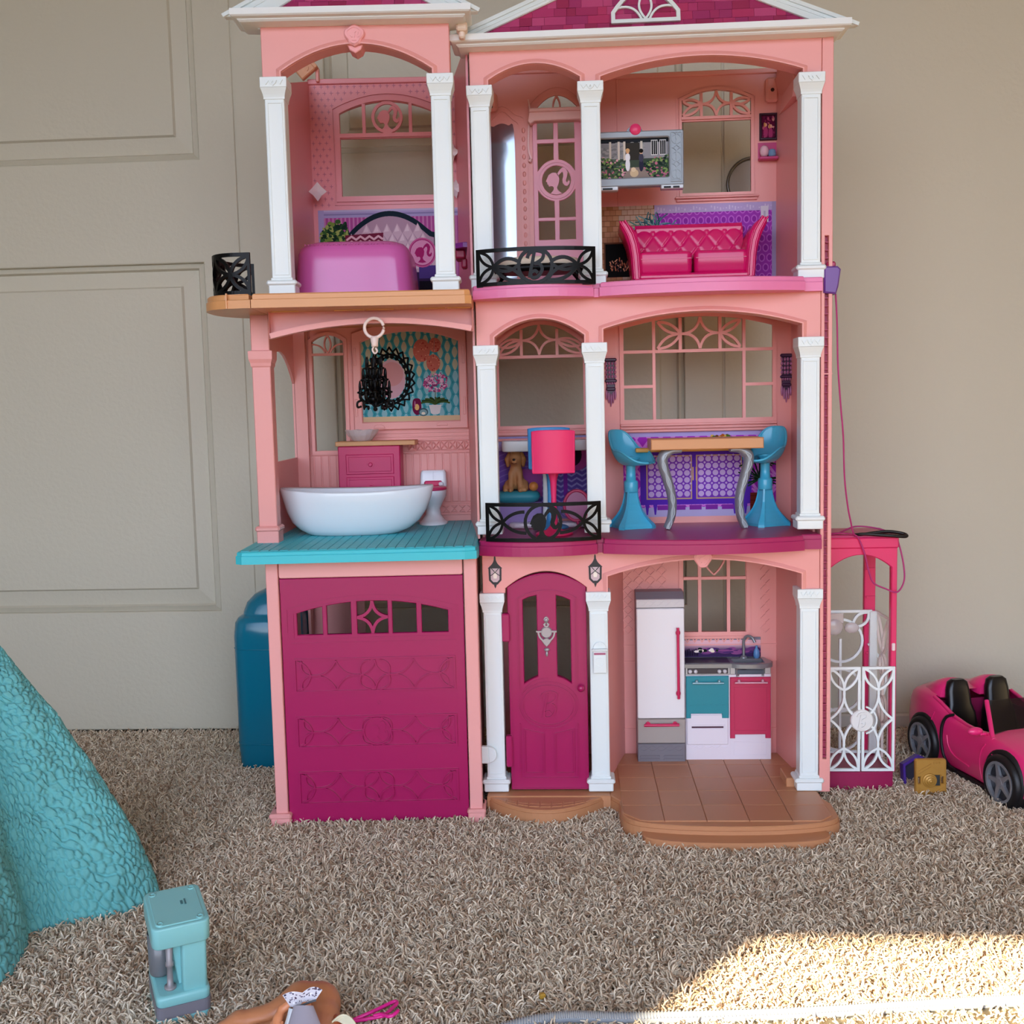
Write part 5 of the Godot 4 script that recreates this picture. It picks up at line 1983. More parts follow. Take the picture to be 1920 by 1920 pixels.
func chair(m: Material) -> Node3D:
	var t := thing("tulip_chair", "blue tulip toy chair", "chair", Vector3.ZERO)
	var b := B.new()
	var rings: Array = []
	for q in [[0, 33], [4, 33], [7, 31], [11, 27], [18, 21], [26, 16], [35, 12.5], [44, 10.5], [55, 9]]:
		var rr := PackedVector3Array()
		for k in 4:
			var a := -TAU * (k + 0.25) / 4
			for e in [-0.12, 0.12]: rr.append(Vector3(cos(a + e) * q[1] * 1.1, q[0], sin(a + e) * q[1] * 1.1))
		rings.append(rr)
	b.loft(rings, true, true, true)
	obj("pedestal", b, m, t)
	b = B.new()
	b.lathe(pv([0, 52, 10, 52, 10.4, 54, 10.4, 66, 9.6, 68, 7.4, 69, 6.8, 80, 7, 92, 9, 98, 14, 101, 0, 104]), 20)
	obj("stem", b, m, t)
	b = B.new()
	# bucket shell: a bowl whose rim is low in front, arm-high at the sides and high behind
	var at := func(s: float, phi: float, inner: bool) -> Vector3:
		var c := cos(phi)
		var rim := lerpf(23.0, 5.0, smoothstep(0.0, 1.0, c)) if c > 0 else lerpf(23.0, 51.0, smoothstep(0.15, 1.0, -c))
		var rx := 44.0 if c > 0 else 38.0
		var r := pow(s, 0.8) * (1.0 - 0.08 * pow(s, 6.0))
		var k := 0.93 if inner else 1.0
		return Vector3(c * rx * r * k, 90.0 + rim * pow(s, 2.3) + (2.4 * (1.0 - s) if inner else 0.0), sin(phi) * 31.0 * r * k)
	for inner in [true, false]:
		b.grid(func(u: float, v: float) -> Vector3: return at.call(u, (v if inner else 1.0 - v) * TAU, inner), 14, 40)
	var lip := PackedVector3Array()
	for k in 40: lip.append((at.call(1.0, TAU * k / 40.0, true) + at.call(1.0, TAU * k / 40.0, false)) * 0.5)
	b.tube(lip, 1.7, 7, true)
	obj("seat_shell", b, m, t)
	return t

func office():
	var t := thing("counter_table", "narrow white toy counter behind the bar stools in the middle room", "table", Vector3(-38, 377, 232))
	var b := B.new()
	cushion(b, -63, 113, -22, 62, 129, 16, 10, 2)
	obj("tabletop", b, white, t)
	b = B.new(); b.lathe(pv([0, 6, 6, 6, 4.4, 30, 4, 60, 4.4, 100, 8, 114, 0, 114]), 14)
	obj("leg", b, white, t)
	b = B.new()
	cushion(b, -55, 0, -12, 60, 8, 12, 10, 3)
	obj("foot", b, mt("e3d9e2", 0.35), t)
	var s := stool(mt("ec2f6c", 0.4), "hot-pink toy bar stool nearest the balcony rail", Vector3(-25, 377, 322))
	s.rotation.y = 0.04
	stool(mt("3f8fc6", 0.4), "blue toy bar stool half hidden behind the pink stool", Vector3(-31, 380, 268))
	# puppy
	var pp := thing("toy_puppy", "small tan toy puppy sitting on a teal cushion", "dog", Vector3(-82, 431, 222), -0.1)
	b = B.new()
	var v := func(x, y, z) -> Vector3: return Vector3(x, y, z)
	nets(b, [[v.call(0, 13, -6), v.call(0, 30, -1), 11.5, 9.0], [v.call(0, 30, -1), v.call(0, 40, 1), 8, 7.5], [v.call(0, 48, 2), v.call(0, 51, 0), 10.5, 9.5], [v.call(0, 45, 9), v.call(0, 44.5, 13), 6.0, 5.0],
		[v.call(-6, 26, 5), v.call(-6.5, 12, 9), 4.8, 3.6], [v.call(-6.5, 12, 9), v.call(-6.5, 3, 11), 3.5, 3.4], [v.call(-6.5, 2.6, 12), v.call(-6.5, 2.2, 16), 3.4, 2.8],
		[v.call(6, 26, 5), v.call(7, 12, 9), 4.8, 3.6], [v.call(7, 12, 9), v.call(8, 3, 11), 3.5, 3.4], [v.call(8, 2.6, 12), v.call(8, 2.2, 16), 3.4, 2.8],
		[v.call(-11, 9, -3), v.call(-14, 6, 5), 7.5, 5], [v.call(-14, 4, 6), v.call(-15, 2.6, 13), 4, 3], [v.call(11, 9, -3), v.call(14, 6, 5), 7.5, 5], [v.call(14, 4, 6), v.call(15, 2.6, 13), 4, 3], [v.call(0, 6, -16), v.call(8, 8, -22), 3, 1.6]], 1.5, 4.0)
	var fur := mt("bf8a58", 0.55)
	obj("body", b, fur, pp)
	for sx in [-1.0, 1.0]:
		b = B.new()
		nets(b, [[Vector3(sx * 9, 55, 0), Vector3(sx * 12, 47, 2), 3.2, 4.0], [Vector3(sx * 12, 47, 2), Vector3(sx * 11.5, 38, 3), 4.0, 2.6]], 1.3, 2.0)
		obj("ear", b, mt("a9743f", 0.55), pp)
		b = B.new(); b.ball(Vector3(sx * 4.6, 50.5, 9.6), Vector3(1.5, 1.8, 1.2), 8, 6)
		obj("eye", b, mt("1a0f08", 0.15), pp)
	b = B.new(); b.ball(Vector3(0, 47.2, 17.2), Vector3(2.4, 1.9, 1.6), 10, 6)
	obj("nose", b, mt("1c0e0a", 0.3), pp)
	b = B.new(); b.tube(spl3(p3([-3.5, 42.2, 15.8, 0, 41.4, 17.6, 3.5, 42.2, 15.8])), 0.6, 5)
	obj("mouth", b, mt("7a4428", 0.5), pp)
	t = thing("pet_cushion", "teal bolster cushion under the toy puppy", "cushion", Vector3(-81, 414, 215))
	b = B.new()
	cushion(b, -34, 0, -15, 34, 17.5, 26, 14, 8)
	obj("pillow", b, mt("2c8f9e", 0.5), t)
	t = thing("toy_ball", "tiny orange toy ball on the teal cushion beside the puppy", "ball", Vector3(-56, 431.5, 230))
	b = B.new(); b.ball(Vector3(0, 6.5, 0), Vector3(6.5, 6.5, 6.5), 16, 10)
	b.strip(PackedVector2Array(ring(0, 6.5, 6.6, 20)), 0.5, -0.4, 0.4, true)
	obj("rubber", b, mt("d2853f", 0.5), t)
	t = thing("hand_mirror", "round pink ring-framed hand mirror standing right of the stool", "mirror", Vector3(7, 377, 260))
	b = B.new()
	var cr := PackedVector3Array()
	for k in 28: cr.append(Vector3(cos(TAU * k / 28) * 18, 34 + sin(TAU * k / 28) * 22, 0))
	b.tube(cr, 2.4, 8, true)
	obj("rim", b, mt("c43a66", 0.35), t)
	b = B.new(); b.plate(arc(0, 34, 17, 21, 0, TAU * 0.97, 26), [], -1, 0.6)
	obj("glass", b, mt("b9789c", 0.2), t)
	b = B.new(); b.tube(p3([0, 12, 0, 2, 6, 0, 4, 1.6, 0]), 2.2, 8)
	obj("handle", b, mt("c43a66", 0.35), t)

func stool(m: Material, label: String, at: Vector3) -> Node3D:
	var t := thing("bar_stool", label, "stool", at, 0.0, "toy bar stools")
	var b := B.new()
	b.lathe(pv([0, 0, 26, 0, 26, 2, 22, 4, 12, 6, 6, 12, 4.2, 24, 3.6, 50, 4.6, 74, 7, 84, 10, 90, 0, 90]), 24)
	obj("pedestal", b, m, t)
	b = B.new()
	cushion(b, -27, 86, -30, 27, 92, 24, 8, 2.5)
	obj("seat", b, m, t)
	b = B.new()
	# curved low backrest towards the viewer
	for z in [0.0, 3.5]:
		var zz: float = z
		b.grid(func(u: float, v: float) -> Vector3: return Vector3(lerpf(-28, 28, u) * lerpf(0.97, 1.0, v), lerpf(88, 144, v) - 1.5 * pow(absf(u - 0.5) * 2, 4), 28 - 7 * pow((u - 0.5) * 2, 2) + zz + v * 3), 16, 10)
	b.tube(p3([-27.5, 88, 22.5, -28, 144, 25.5]), 1.9, 6)
	b.tube(p3([27.5, 88, 22.5, 28, 144, 25.5]), 1.9, 6)
	var e0 := PackedVector3Array()
	var e1 := PackedVector3Array()
	for k in 17:
		var u := k / 16.0
		e0.append(Vector3(lerpf(-28, 28, u), 88, 29.7 - 7 * pow((u - 0.5) * 2, 2)))
		e1.append(Vector3(lerpf(-28, 28, u), 144 - 1.5 * pow(absf(u - 0.5) * 2, 4), 32.7 - 7 * pow((u - 0.5) * 2, 2)))
	b.tube(e0, 2.0, 6); b.tube(e1, 2.0, 6)
	obj("backrest", b, m, t)
	return t

func bath():
	var t := thing("toy_bathtub", "white glossy boat-shaped toy bathtub on the turquoise floor", "bathtub", lw(-167, 377, -146), TH)
	var b := B.new()
	var rings: Array = []
	for q in [[0, 58, 24, -6], [1.5, 66, 29, -6], [8, 80, 36, -4], [18, 92, 42, -3], [32, 101, 47, -1], [48, 107, 51, 0], [62, 111, 54, 0], [64.5, 110, 53, 0], [62, 106, 50, 0], [40, 98, 44, 0], [18, 84, 34, 0], [9, 60, 20, 0]]:
		var r := ering(q[3], 0, q[1], q[2], q[0], 56)
		for i in r.size():
			r[i].y += (q[0] / 62.0) * 5.0 * pow(absf(r[i].x) / 110.0, 2.4)
		rings.append(r)
	b.smooth(true); b.loft(rings, true, true, true); b.smooth(false)
	var tw := mt("e9f1f6", 0.14)
	obj("basin", b, tw, t)
	t = thing("toy_vanity", "raspberry toy vanity with drawers and tan top behind the bathtub", "vanity", lw(-158, 377, -280), TH)
	b = bxs([[-52, 0, -26, 44, 124, 24]], 1.5)
	var vm := mt("c41c60", 0.4)
	obj("body", b, vm, t)
	b = B.new()
	b.plate(rc(-55, 124, 68, 131), [], -28, 28, 1)
	obj("vanity_top", b, mt("d09a68", 0.5), t)
	for y in [80.0, 45.0, 10.0]:
		b = B.new()
		b.plate(rc(-40, y, 34, y + 31), [], 23.5, 25.5, 1)
		b.plate(rc(-36, y + 4, 30, y + 27), [], 25.3, 26.3, 0.6)
		var d := obj("drawer", b, vm, t)
		b = B.new(); b.plate(ring(-2, y + 15, 3.4, 14), [], 26, 28.5, 1)
		b.strip(ring(-2, y + 15, 5.4, 16), 0.8, 26, 27, true)
		obj("knob", b, vm, d)
	t = thing("glass_bowl", "clear faceted toy bowl on the vanity's tan top", "bowl", lw(-174, 508, -272), TH)
	b = B.new()
	var r2: Array = []
	for q in [[0, 13], [2, 16], [9, 22], [17, 27], [17, 25], [9, 20], [3, 14]]:
		var rr := PackedVector3Array()
		for k in 16:
			var a := -TAU * k / 16
			rr.append(Vector3(cos(a) * q[1], q[0] + (1.2 if (k % 2 and q[0] == 17) else 0.0), sin(a) * q[1] * 0.8))
		r2.append(rr)
	b.loft(r2, true, true, true)
	var gm := StandardMaterial3D.new()
	gm.albedo_color = Color(0.88, 0.84, 0.84, 0.45)
	gm.transparency = BaseMaterial3D.TRANSPARENCY_ALPHA
	gm.roughness = 0.12
	mats["clear"] = gm
	obj("bowl_shell", b, gm, t)
	# toilet
	t = thing("toy_toilet", "small white toy toilet with a pink seat right of the bathtub", "toilet", lw(-66, 377, -268), TH)
	b = B.new()
	var r3: Array = []
	for q in [[0, 22, 30, 4], [3, 22, 30, 4], [6, 18, 25, 2], [14, 12, 17, 0], [24, 11, 15, 0], [32, 15, 20, 3], [42, 20, 26, 5], [50, 22, 28, 6], [53, 21, 27, 6]]: r3.append(ering(0, q[3], q[1], q[2], q[0], 28))
	b.smooth(true); b.loft(r3, true, true, true); b.smooth(false)
	obj("bowl", b, tw, t)
	b = B.new()
	var r4: Array = []
	for q in [[40, 19, 9], [60, 21, 10], [78, 20, 9.5], [82, 18, 8]]: r4.append(rring(0, -26, q[1], q[2], q[0], 5))
	b.smooth(true); b.loft(r4, true, true, true); b.smooth(false)
	b.box(-0.3, 58, -16.2, 0.3, 81, -15.6)
	obj("tank", b, tw, t)
	b = B.new()
	var r5: Array = []
	for q in [[53, 21], [54, 22.5], [57, 22.5], [58, 21]]: r5.append(ering(0, 8, q[1], q[1] * 1.1, q[0], 28))
	b.smooth(true); b.loft(r5, true, true, true); b.smooth(false)
	b.box(-14, 57, -18, 14, 66, -12, 2)
	obj("seat", b, mt("cf2f66", 0.35), t)
	b = bxs([[9, 58, -15, 16, 64, -8]], 1.5)
	obj("flush_block", b, tw, t)
	# chandelier
	t = thing("toy_chandelier", "black toy chandelier on a white ring hanging before the teal print", "chandelier", lw(-117, 553, -6), TH)
	b = B.new()
	var cr := PackedVector3Array()
	for k in 24: cr.append(Vector3(cos(TAU * k / 24) * 12.5, 108 + sin(TAU * k / 24) * 12.5, 0))
	b.tube(cr, 2.2, 8, true)
	b.lathe(pv([0, 84, 4.4, 84, 4.6, 88, 5.6, 95, 4.4, 96.5, 0, 96.5]), 14)
	var wr := mt("efd9d0", 0.4)
	obj("hanging_ring", b, wr, t)
	b = B.new(); b.tube(spl3(p3([0, 86, 0, -3, 80, 1, 0, 75, 2, 3, 78, 1, 1, 82, 0])), 1.3, 6)
	obj("hook", b, wr, t)
	b = B.new()
	b.lathe(pv([0, 4, 2, 5, 4, 8, 9, 12, 11, 17, 7, 21, 4, 26, 5, 32, 8, 38, 5, 44, 3, 50, 4, 56, 3, 62, 1.8, 70, 0, 77]), 14, Vector3(-2, 0, 0))
	b.ball(Vector3(-2, 3, 0), Vector3(3, 3, 3), 8, 6)
	obj("chandelier_stem", b, black, t)
	for tier in [[24.0, 19.0, 10], [40.0, 14.5, 8], [55.0, 9.5, 6]]:
		for k in tier[2]:
			var a: float = TAU * (k + 0.25) / tier[2]
			var d := Vector3(cos(a), 0, sin(a))
			var h: float = tier[0]
			var l: float = tier[1]
			var c := Vector3(-2, 0, 0)
			b = B.new()
			b.tube(spl3(PackedVector3Array([c + d * 4 + Vector3(0, h - 8, 0), c + d * l * 0.55 + Vector3(0, h - 13, 0), c + d * l + Vector3(0, h - 7, 0), c + d * (l + 1) + Vector3(0, h, 0)]), 4), 1.9, 6)
			b.tube(spl3(PackedVector3Array([c + d * l * 0.95 + Vector3(0, h - 9, 0), c + d * (l + 5) + Vector3(0, h - 12, 0), c + d * (l + 5) + Vector3(0, h - 18, 0), c + d * l + Vector3(0, h - 17, 0)]), 4), 1.5, 5)
			b.lathe(pv([0, -1, 3.8, 0, 4, 1.8, 1.7, 2.4, 1.6, 10, 1.2, 13, 0.4, 16, 0, 16]), 8, c + d * (l + 1) + Vector3(0, h, 0))
			b.ball(c + d * l * 0.8 + Vector3(0, h - 19, 0), Vector3(1.4, 3, 1.4), 6, 5)
			obj("candle_arm", b, black, t)

func kitchen():
	var t := thing("toy_fridge", "tall white toy refrigerator with hot-pink handles and grey base", "refrigerator", Vector3(127.5, 21, 218))
	var dark := mt("77737a", 0.4, 0.15)
	var b := B.new()
	b.splate(pv([14, 0, -20, 0, -20, 256, 4, 256, 14, 246]), [], -35.5, 35.5, 1)
	obj("body", b, mt("7d757c", 0.4), t)
	b = B.new()
	b.plate(rrect(-35, 67, 35, 233, 2), [], 14, 19, 1.2)
	var d := obj("door", b, mt("eceae9", 0.3), t)
	b = B.new()
	b.tube(p3([25.5, 98, 24, 25, 205, 24]), 2.2, 8)
	for y in [106.0, 197.0]: b.ball(Vector3(25.2, y, 22), Vector3(3.6, 4.4, 4), 10, 6)
	obj("door_handle", b, mt("cc2258", 0.3), d)
	b = bxs([[-35.5, 234, 12, 35.5, 247, 18]], 1)
	for s in [0.0, PI]:
		var w := PackedVector2Array()
		for k in 41: w.append(Vector2(-33 + k * 1.65, 240.5 + 3.6 * sin(k * 0.45 + s)))
		b.strip(w, 1, 17.8, 18.7)
	obj("cornice", b, mt("c9c6c8", 0.35, 0.2), t)
	b = bxs([[-35.5, 29, 12, 35.5, 66, 19]], 1)
	var dr := obj("freezer_drawer", b, mt("a7a09a", 0.35, 0.3), t)
	b = B.new()
	b.tube(p3([-26, 58, 24, 26, 58.5, 24]), 2.3, 8)
	for x in [-20.0, 20.0]: b.plate(arc(x, 58, 4, 5, 0, PI), [], 18, 23)
	obj("drawer_handle", b, mt("cc2258", 0.3), dr)
	b = bxs([[-35.5, 0, 10, 35.5, 28, 18]], 1)
	for s in [0.0, PI]:
		var w := PackedVector2Array()
		for k in 41: w.append(Vector2(-33 + k * 1.65, 20.5 + 3.2 * sin(k * 0.4 + s)))
		b.strip(w, 1, 17.8, 18.6)
	for y in [3.0, 8.0]:
		b.box(-32, y, 17.6, -3, y + 2.6, 18.8, 0.5); b.box(3, y, 17.6, 32, y + 2.6, 18.8, 0.5)
	obj("kick_grille", b, dark, t)
	# cooker and sink unit
	t = thing("toy_kitchen_unit", "toy cooker and sink unit with teal oven and red cupboard doors", "kitchen unit", Vector3(228, 21, 214))
	b = bxs([[-64, 0, -20, 63, 132, 14]], 1)
	obj("body", b, mt("e6dde4", 0.35), t)
	b = B.new()
	var ct := pv([-65, -20, -65, 20, 0, 20])
	ct.append_array(spl(pv([4, 20, 14, 24, 34, 26, 54, 23, 64, 16]), 4))
	ct.append_array(pv([66, 8, 58, -20]))
	b.hplate(ct, [rc(8, -8, 52, 16)], 142, 149, 1.2)
	var steel := mt("8f9396", 0.3, 0.5)
	var cnt := obj("worktop", b, steel, t)
	b = bxs([[8, 131, -8, 52, 138, 16]], 0.5)
	obj("sink", b, mt("4d5866", 0.35, 0.4), cnt)
	b = bxs([[-63, 148.5, -18, 2, 149.4, 17]])
	obj("hob", b, mt("3d3540", 0.3), cnt)
	b = bxs([[-64, 131, 12, 2, 143, 18], [2, 131, 10, 10, 143, 17], [53, 131, 10, 62, 143, 16]], 1)
	var pan := obj("control_panel", b, mt("b7b6b4", 0.35, 0.3), t)
	b = bxs([[-61, 133, 17.5, -1, 141.5, 18.6]], 0.4)
	obj("panel_inlay", b, mt("3b343a", 0.35), pan)
	for x in [-57.0, -49.0, -14.0, -6.0]:
		b = B.new(); b.xf = Transform3D(Basis(Vector3.RIGHT, PI / 2), Vector3(x, 137, 18))
		b.lathe(pv([0, 0, 3, 0, 3, 2, 2.4, 4, 0, 4.3]), 14)
		obj("knob", b, mt("d5d2d4", 0.3), pan)
	b = B.new()
	var ap := pv([11, 10, 52, 10])
	ap.append_array(bow(Vector2(52, 16), Vector2(11, 17), 7, 10))
	b.hplate(ap, [], 128, 143, 1)
	obj("sink_apron", b, mt("a3a4a5", 0.3, 0.5), t)
	b = B.new()
	b.plate(pv([-63, 65, -56, 65, -56, 72, -10, 72, -10, 65, 0, 65, 0, 129, -63, 129]), [], 13, 17.5, 1)
	for k in 6: b.box(-58 + k * 9.4, 84, 17.2, -53 + k * 9.4, 85.6, 18)
	var ov := obj("oven_door", b, mt("1f8a96", 0.35), t)
	var hd := func(x0: float, x1: float, y: float, par: Node, m: Material):
		var q := B.new()
		q.tube(PackedVector3Array([Vector3(x0, y, 23), Vector3(x1, y, 23)]), 1.5, 8)
		for x in [lerpf(x0, x1, 0.14), lerpf(x0, x1, 0.86)]:
			q.ball(Vector3(x, y + 1.5, 20), Vector3(2.6, 3.4, 3), 8, 6)
		obj("handle", q, m, par)
	hd.call(-54.0, -8.0, 120.0, ov, mt("8fb4ba", 0.25, 0.3))
	b = B.new()
	b.plate(pv([2, 34, 9, 34, 9, 40, 54, 40, 54, 34, 62, 34, 62, 127, 2, 127]), [], 13, 17.5, 1)
	b.strip(rc(8, 46, 56, 112), 1, 17.2, 18.2, true)
	var rd := obj("cupboard_door", b, mt("c12a55", 0.36), t)
	hd.call(8.0, 56.0, 120.0, rd, mt("d79aa8", 0.25, 0.2))
	b = B.new()
	b.plate(rc(-62, 24, -1, 70), [], 13, 16, 1)
	b.strip(rc(-57, 48, -6, 55), 0.8, 15.8, 16.8, true)
	var w2 := obj("warming_drawer", b, mt("e9e1e7", 0.35), t)
	b = bxs([[-55, 50, 15.8, -8, 52.5, 16.6]])
	obj("drawer_slot", b, mt("4a2438", 0.4), w2)
	b = B.new()
	for s in [0.0, PI]:
		var w := PackedVector2Array()
		for k in 37: w.append(Vector2(-60 + k * 1.6, 22 + 3 * sin(k * 0.42 + s)))
		b.strip(w, 0.9, 13.8, 14.8)
	b.strip(rc(8, 8, 56, 28), 0.8, 13.8, 14.6, true)
	obj("plinth_relief", b, mt("e6dde4", 0.35), t)
	b = bxs([[-64, 149, -22, 53, 180, -18]], 0.8)
	var bs := obj("splashback", b, steel, t)
	var p := P.new(-64, 149, 53, 180, 6, Color("e0a7b4"))
	for k in 16: p.rect(-64, 149 + k * 1.7, 53, 150.7 + k * 1.7, Color("3c2a52").lerp(Color("e8b6bf"), smoothstep(0.25, 0.8, k / 16.0)))
	rng.seed = 6
	for k in 40: p.ell(rng.randf_range(-30, 50), 156 + rng.randf() * 7, rng.randf_range(4, 10), rng.randf_range(1, 3), [Color("6a3a72"), Color("4c2f66"), Color("8a4a80")][k % 3])
	for k in 9: p.rect(-63 + k * 2.6, 152, -61.6 + k * 2.6, 160 + (k * 5 % 4), Color("15101c"))
	for k in 16: p.ell(rng.randf_range(-44, -12), rng.randf_range(158, 164), rng.randf_range(1, 4), 1.8, [Color("f3e6c8"), Color("20301f"), Color("efe0d8"), Color("141a20")][k % 4])
	p.rect(-64, 176, 53, 180, Color("8a8590"))
	card("splashback_print", p, rc(-64, 150, 53, 180), -18, -17.4, bs)
	b = B.new()
	b.tube(spl3(p3([27, 148, -14, 27, 165, -14, 27, 176, -13, 31, 183, -10, 38, 182, -6, 42, 175, -3]), 5), [2.4, 2.2, 2.2, 2.2, 2.2, 2.2, 2.2, 2.2, 2.2, 2.2, 2.2, 2.2, 2.2, 2.2, 2.2, 2.2, 2.2, 2.2, 2.2, 2.2, 2.2, 2.2, 2.2, 2.2, 2.2, 2.2], 8)
	b.lathe(pv([0, 148, 6, 149, 5, 151, 3, 153, 0, 153]), 12, Vector3(27, 0, -14))
	obj("tap", b, steel, t)
	b = B.new(); b.lathe(pv([0, 149, 4, 149, 5, 153, 4.4, 160, 2, 164, 1.6, 168, 0, 168]), 12, Vector3(46, 0, -13))
	obj("soap_bottle", b, mt("5a8cc0", 0.3), t)

func outside():
	elevator()
	car()
	bits()
	gadget()
	blanket()
	doll()
	var sh := thing("teal_shell", "dark teal glossy plastic tub standing on end behind the garage", "toy tub", Vector3(-478, -6, 150))
	var b := B.new()
	var rings: Array = []
	for q in [[0, 52, 44], [8, 54, 48], [40, 55, 49], [214, 55, 49], [222, 54.6, 48.6], [236, 53.6, 47], [243, 51, 44], [246, 48, 41.5], [247, 46.5, 40], [252, 46, 39.6], [266, 43, 36], [278, 36, 30], [286, 25, 20], [290, 10, 8]]:
		rings.append(rring(0 + (55 - q[1]) * 0.6, 0, q[1], q[2], q[0], 24, 6))
	b.smooth(true); b.loft(rings, true, true, true); b.smooth(false)
	var m := mt("0b6f8a", 0.16)
	obj("shell", b, m, sh)
	b = B.new()
	for y in [45.0, 196.0]:
		var r := rring(0, 0, 55.2, 49.2, y, 24, 6)
		r.append(r[0])
		b.tube(r, 0.7, 5)
	obj("rib", b, m, sh)
	# round metal-rimmed disc on the room wall, seen through the upper window
	var t := thing("wall_disc", "round silver-rimmed disc on the room wall seen through the upper right window", "mirror", Vector3(302, 866, 0))
	b = B.new()
	b.xf = Transform3D(Basis(Vector3.RIGHT, PI / 2), Vector3(0, 42, 0))
	b.lathe(pv([40, 0, 42, 2, 42.6, 8, 41, 11, 38.5, 10, 37.5, 7, 37, 3]), 48)
	obj("rim", b, mt("6d6a66", 0.25, 0.8), t)
	b = B.new(); b.plate(ring(0, 42, 38, 40), [], 0.5, 4)
	obj("disc", b, mt("a39d96", 0.25, 0.1), t)

func lattice_gate(b: B, x0: float, x1: float, y0: float, y1: float, z: float):
	b.strip(rc(x0 + 1.6, y0 + 1.6, x1 - 1.6, y1 - 1.6), 3.6, z, z + 4, true)
	var cx := (x0 + x1) * 0.5
	var my := (y0 + y1) * 0.5
	var h := y1 - y0
	for s in [-1.0, 1.0]:
		var yo: float = my + s * (h * 0.5 - 2)
		var yi: float = my + s * h * 0.28
		for e in [x0 + 2.0, x1 - 2.0]:
			var sg: float = 1.0 if e < cx else -1.0
			leaf(b, Vector2(e, yo), Vector2(cx, yi), 6, 3.2, z, z + 3.6)
			b.strip(bow(Vector2(cx, yi), Vector2(e, my), s * sg * 7), 3.2, z, z + 3.6)

func elevator():
	var t := thing("toy_elevator", "hot-pink open toy elevator with white lattice gates right of the dollhouse", "elevator", Vector3(404, -6, 250))
	var hp := mt("e02c68", 0.34)
	var dk := mt("9c1f52", 0.36)
	var b := B.new()
	var pl := pv([-50, -46, 46, -46, 50, -20, 50, 30, 46, 44])
	pl.append_array(bow(Vector2(44, 45), Vector2(-50, 45), -6, 10))
	b.hplate(pl, [], 0, 32, 1.5)
	b.hplate(B.inset(pl, 2.0 if B.area(pl) < 0 else -2.0), [], 0, 10, 1)
	obj("base", b, dk, t)
	# arched top, posts
	b = B.new()
	var fr := pv([-50, 366, -50, 30, -42, 30, -42, 325])
	fr.append_array(bow(Vector2(-42, 325), Vector2(42, 325), 18, 14))
	fr.append_array(pv([42, 30, 50, 30, 50, 366]))
	b.plate(fr, [], 32, 42, 1.2)
	b.box(-52, 352, 30, 51.5, 368, 44, 2)
	obj("front_arch", b, hp, t)
	b = B.new()
	b.hplate(rrect(-51, -48, 50.5, 40, 4), [], 364, 371, 1)
	obj("roof", b, mt("c2306a", 0.36), t)
	b = bxs([[26, 30, -46, 42, 364, -36]], 1)
	for k in 6: b.box(28, 100 + k * 42, -36.5, 40, 103 + k * 42, -33)
	obj("back_post", b, hp, t)
	# white lattice guards: back, side, then the two gate leaves
	b = B.new()
	b.strip(rc(-48, 36, 34, 249), 3.8, -34, -30, true)
	for y in [70.0, 130.0, 205.0]: b.strip(ring(-10, y, 32, 28), 3.6, -34, -30.4, true)
	b.strip(bow(Vector2(31, 200), Vector2(31, 90), 26), 3.6, -34, -30.4)
	b.strip(bow(Vector2(31, 247), Vector2(8, 228), -7), 3.6, -34, -30.4); b.strip(bow(Vector2(31, 247), Vector2(12, 226), 7), 3.6, -34, -30.4); b.strip(bow(Vector2(-46, 247), Vector2(-28, 230), 6), 3.6, -34, -30.4)
	b.strip(pv([-10, 36, -10, 208]), 3.6, -34, -30.4)
	obj("back_guard", b, white, t)
	b = bxs([[32, 34, -35, 43, 249, -27]], 1)
	obj("corner_guard", b, white, t)
	b = B.new()
	b.xf = Transform3D(Basis(Vector3.UP, PI / 2), Vector3(44, 0, 0))
	b.strip(rc(-28, 36, 34, 248), 3, -2, 1, true)
	leaf(b, Vector2(34, 248), Vector2(0, 190), 9, 2.4, -2, 1); leaf(b, Vector2(-28, 248), Vector2(2, 190), 9, 2.4, -2, 1)
	b.strip(ring(2, 175, 16, 20), 2.4, -2, 1, true); b.strip(ring(2, 110, 20, 20), 2.4, -2, 1, true); b.strip(pv([2, 36, 2, 190]), 2.4, -2, 1)
	obj("side_guard", b, mt("e3d6d0", 0.34), t)
	for s in [0, 1]:
		b = B.new()
		if s == 0: lattice_gate(b, -46, -1, 33, 184, 43)
		else: lattice_gate(b, 1.5, 47, 33, 184, 43)
		var g := obj("gate", b, white, t)
		if s == 0:
			b = B.new()
			b.plate(ring(1, 107, 16, 28), [], 44, 50, 1.4)
			add_letter(b, Vector2(1, 107), 13, 2.6, 49.5, 52)
			obj("gate_roundel", b, mt("e8e8e4", 0.32), g)
		else:
			b = B.new()
			b.strip(arc(2, 107, 20, 20, -1.3, 1.3), 2.4, 43.5, 47)
			obj("gate_latch", b, white, g)
	b = bxs([[43, 206, 41, 48, 217, 44]], 1)
	obj("button", b, mt("f0d6d6", 0.3), t)
	b = B.new()
	b.ball(Vector3(-22, 228, -22), Vector3(14, 13, 5), 14, 8); b.ball(Vector3(4, 226, -22), Vector3(11, 8, 4), 12, 7)
	b.box(-36, 233, -26, -8, 248, -20, 1)
	obj("clear_holder", b, mats["clear"], t)
	# cord: from the winch down to the elevator roof, coils there and loops over the side
	t = thing("winch_clip", "purple winch clip fixed to the right edge of the dollhouse", "clip", Vector3(343, 694, 350))
	b = B.new()
	b.plate(pv([-9, 0, 7, -2, 10, 8, 13, 30, 9, 34, -9, 34]), [], -12, 14, 2)
	obj("body", b, mt("6f3f96", 0.34), t)
	b = bxs([[-4, 33, -4, 8, 41, 8]], 2)
	obj("button", b, mt("b12a5c", 0.36), t)
	t = thing("elevator_cord", "thin magenta cord hanging from the purple clip to the elevator roof", "cord", Vector3(352, 693, 352))
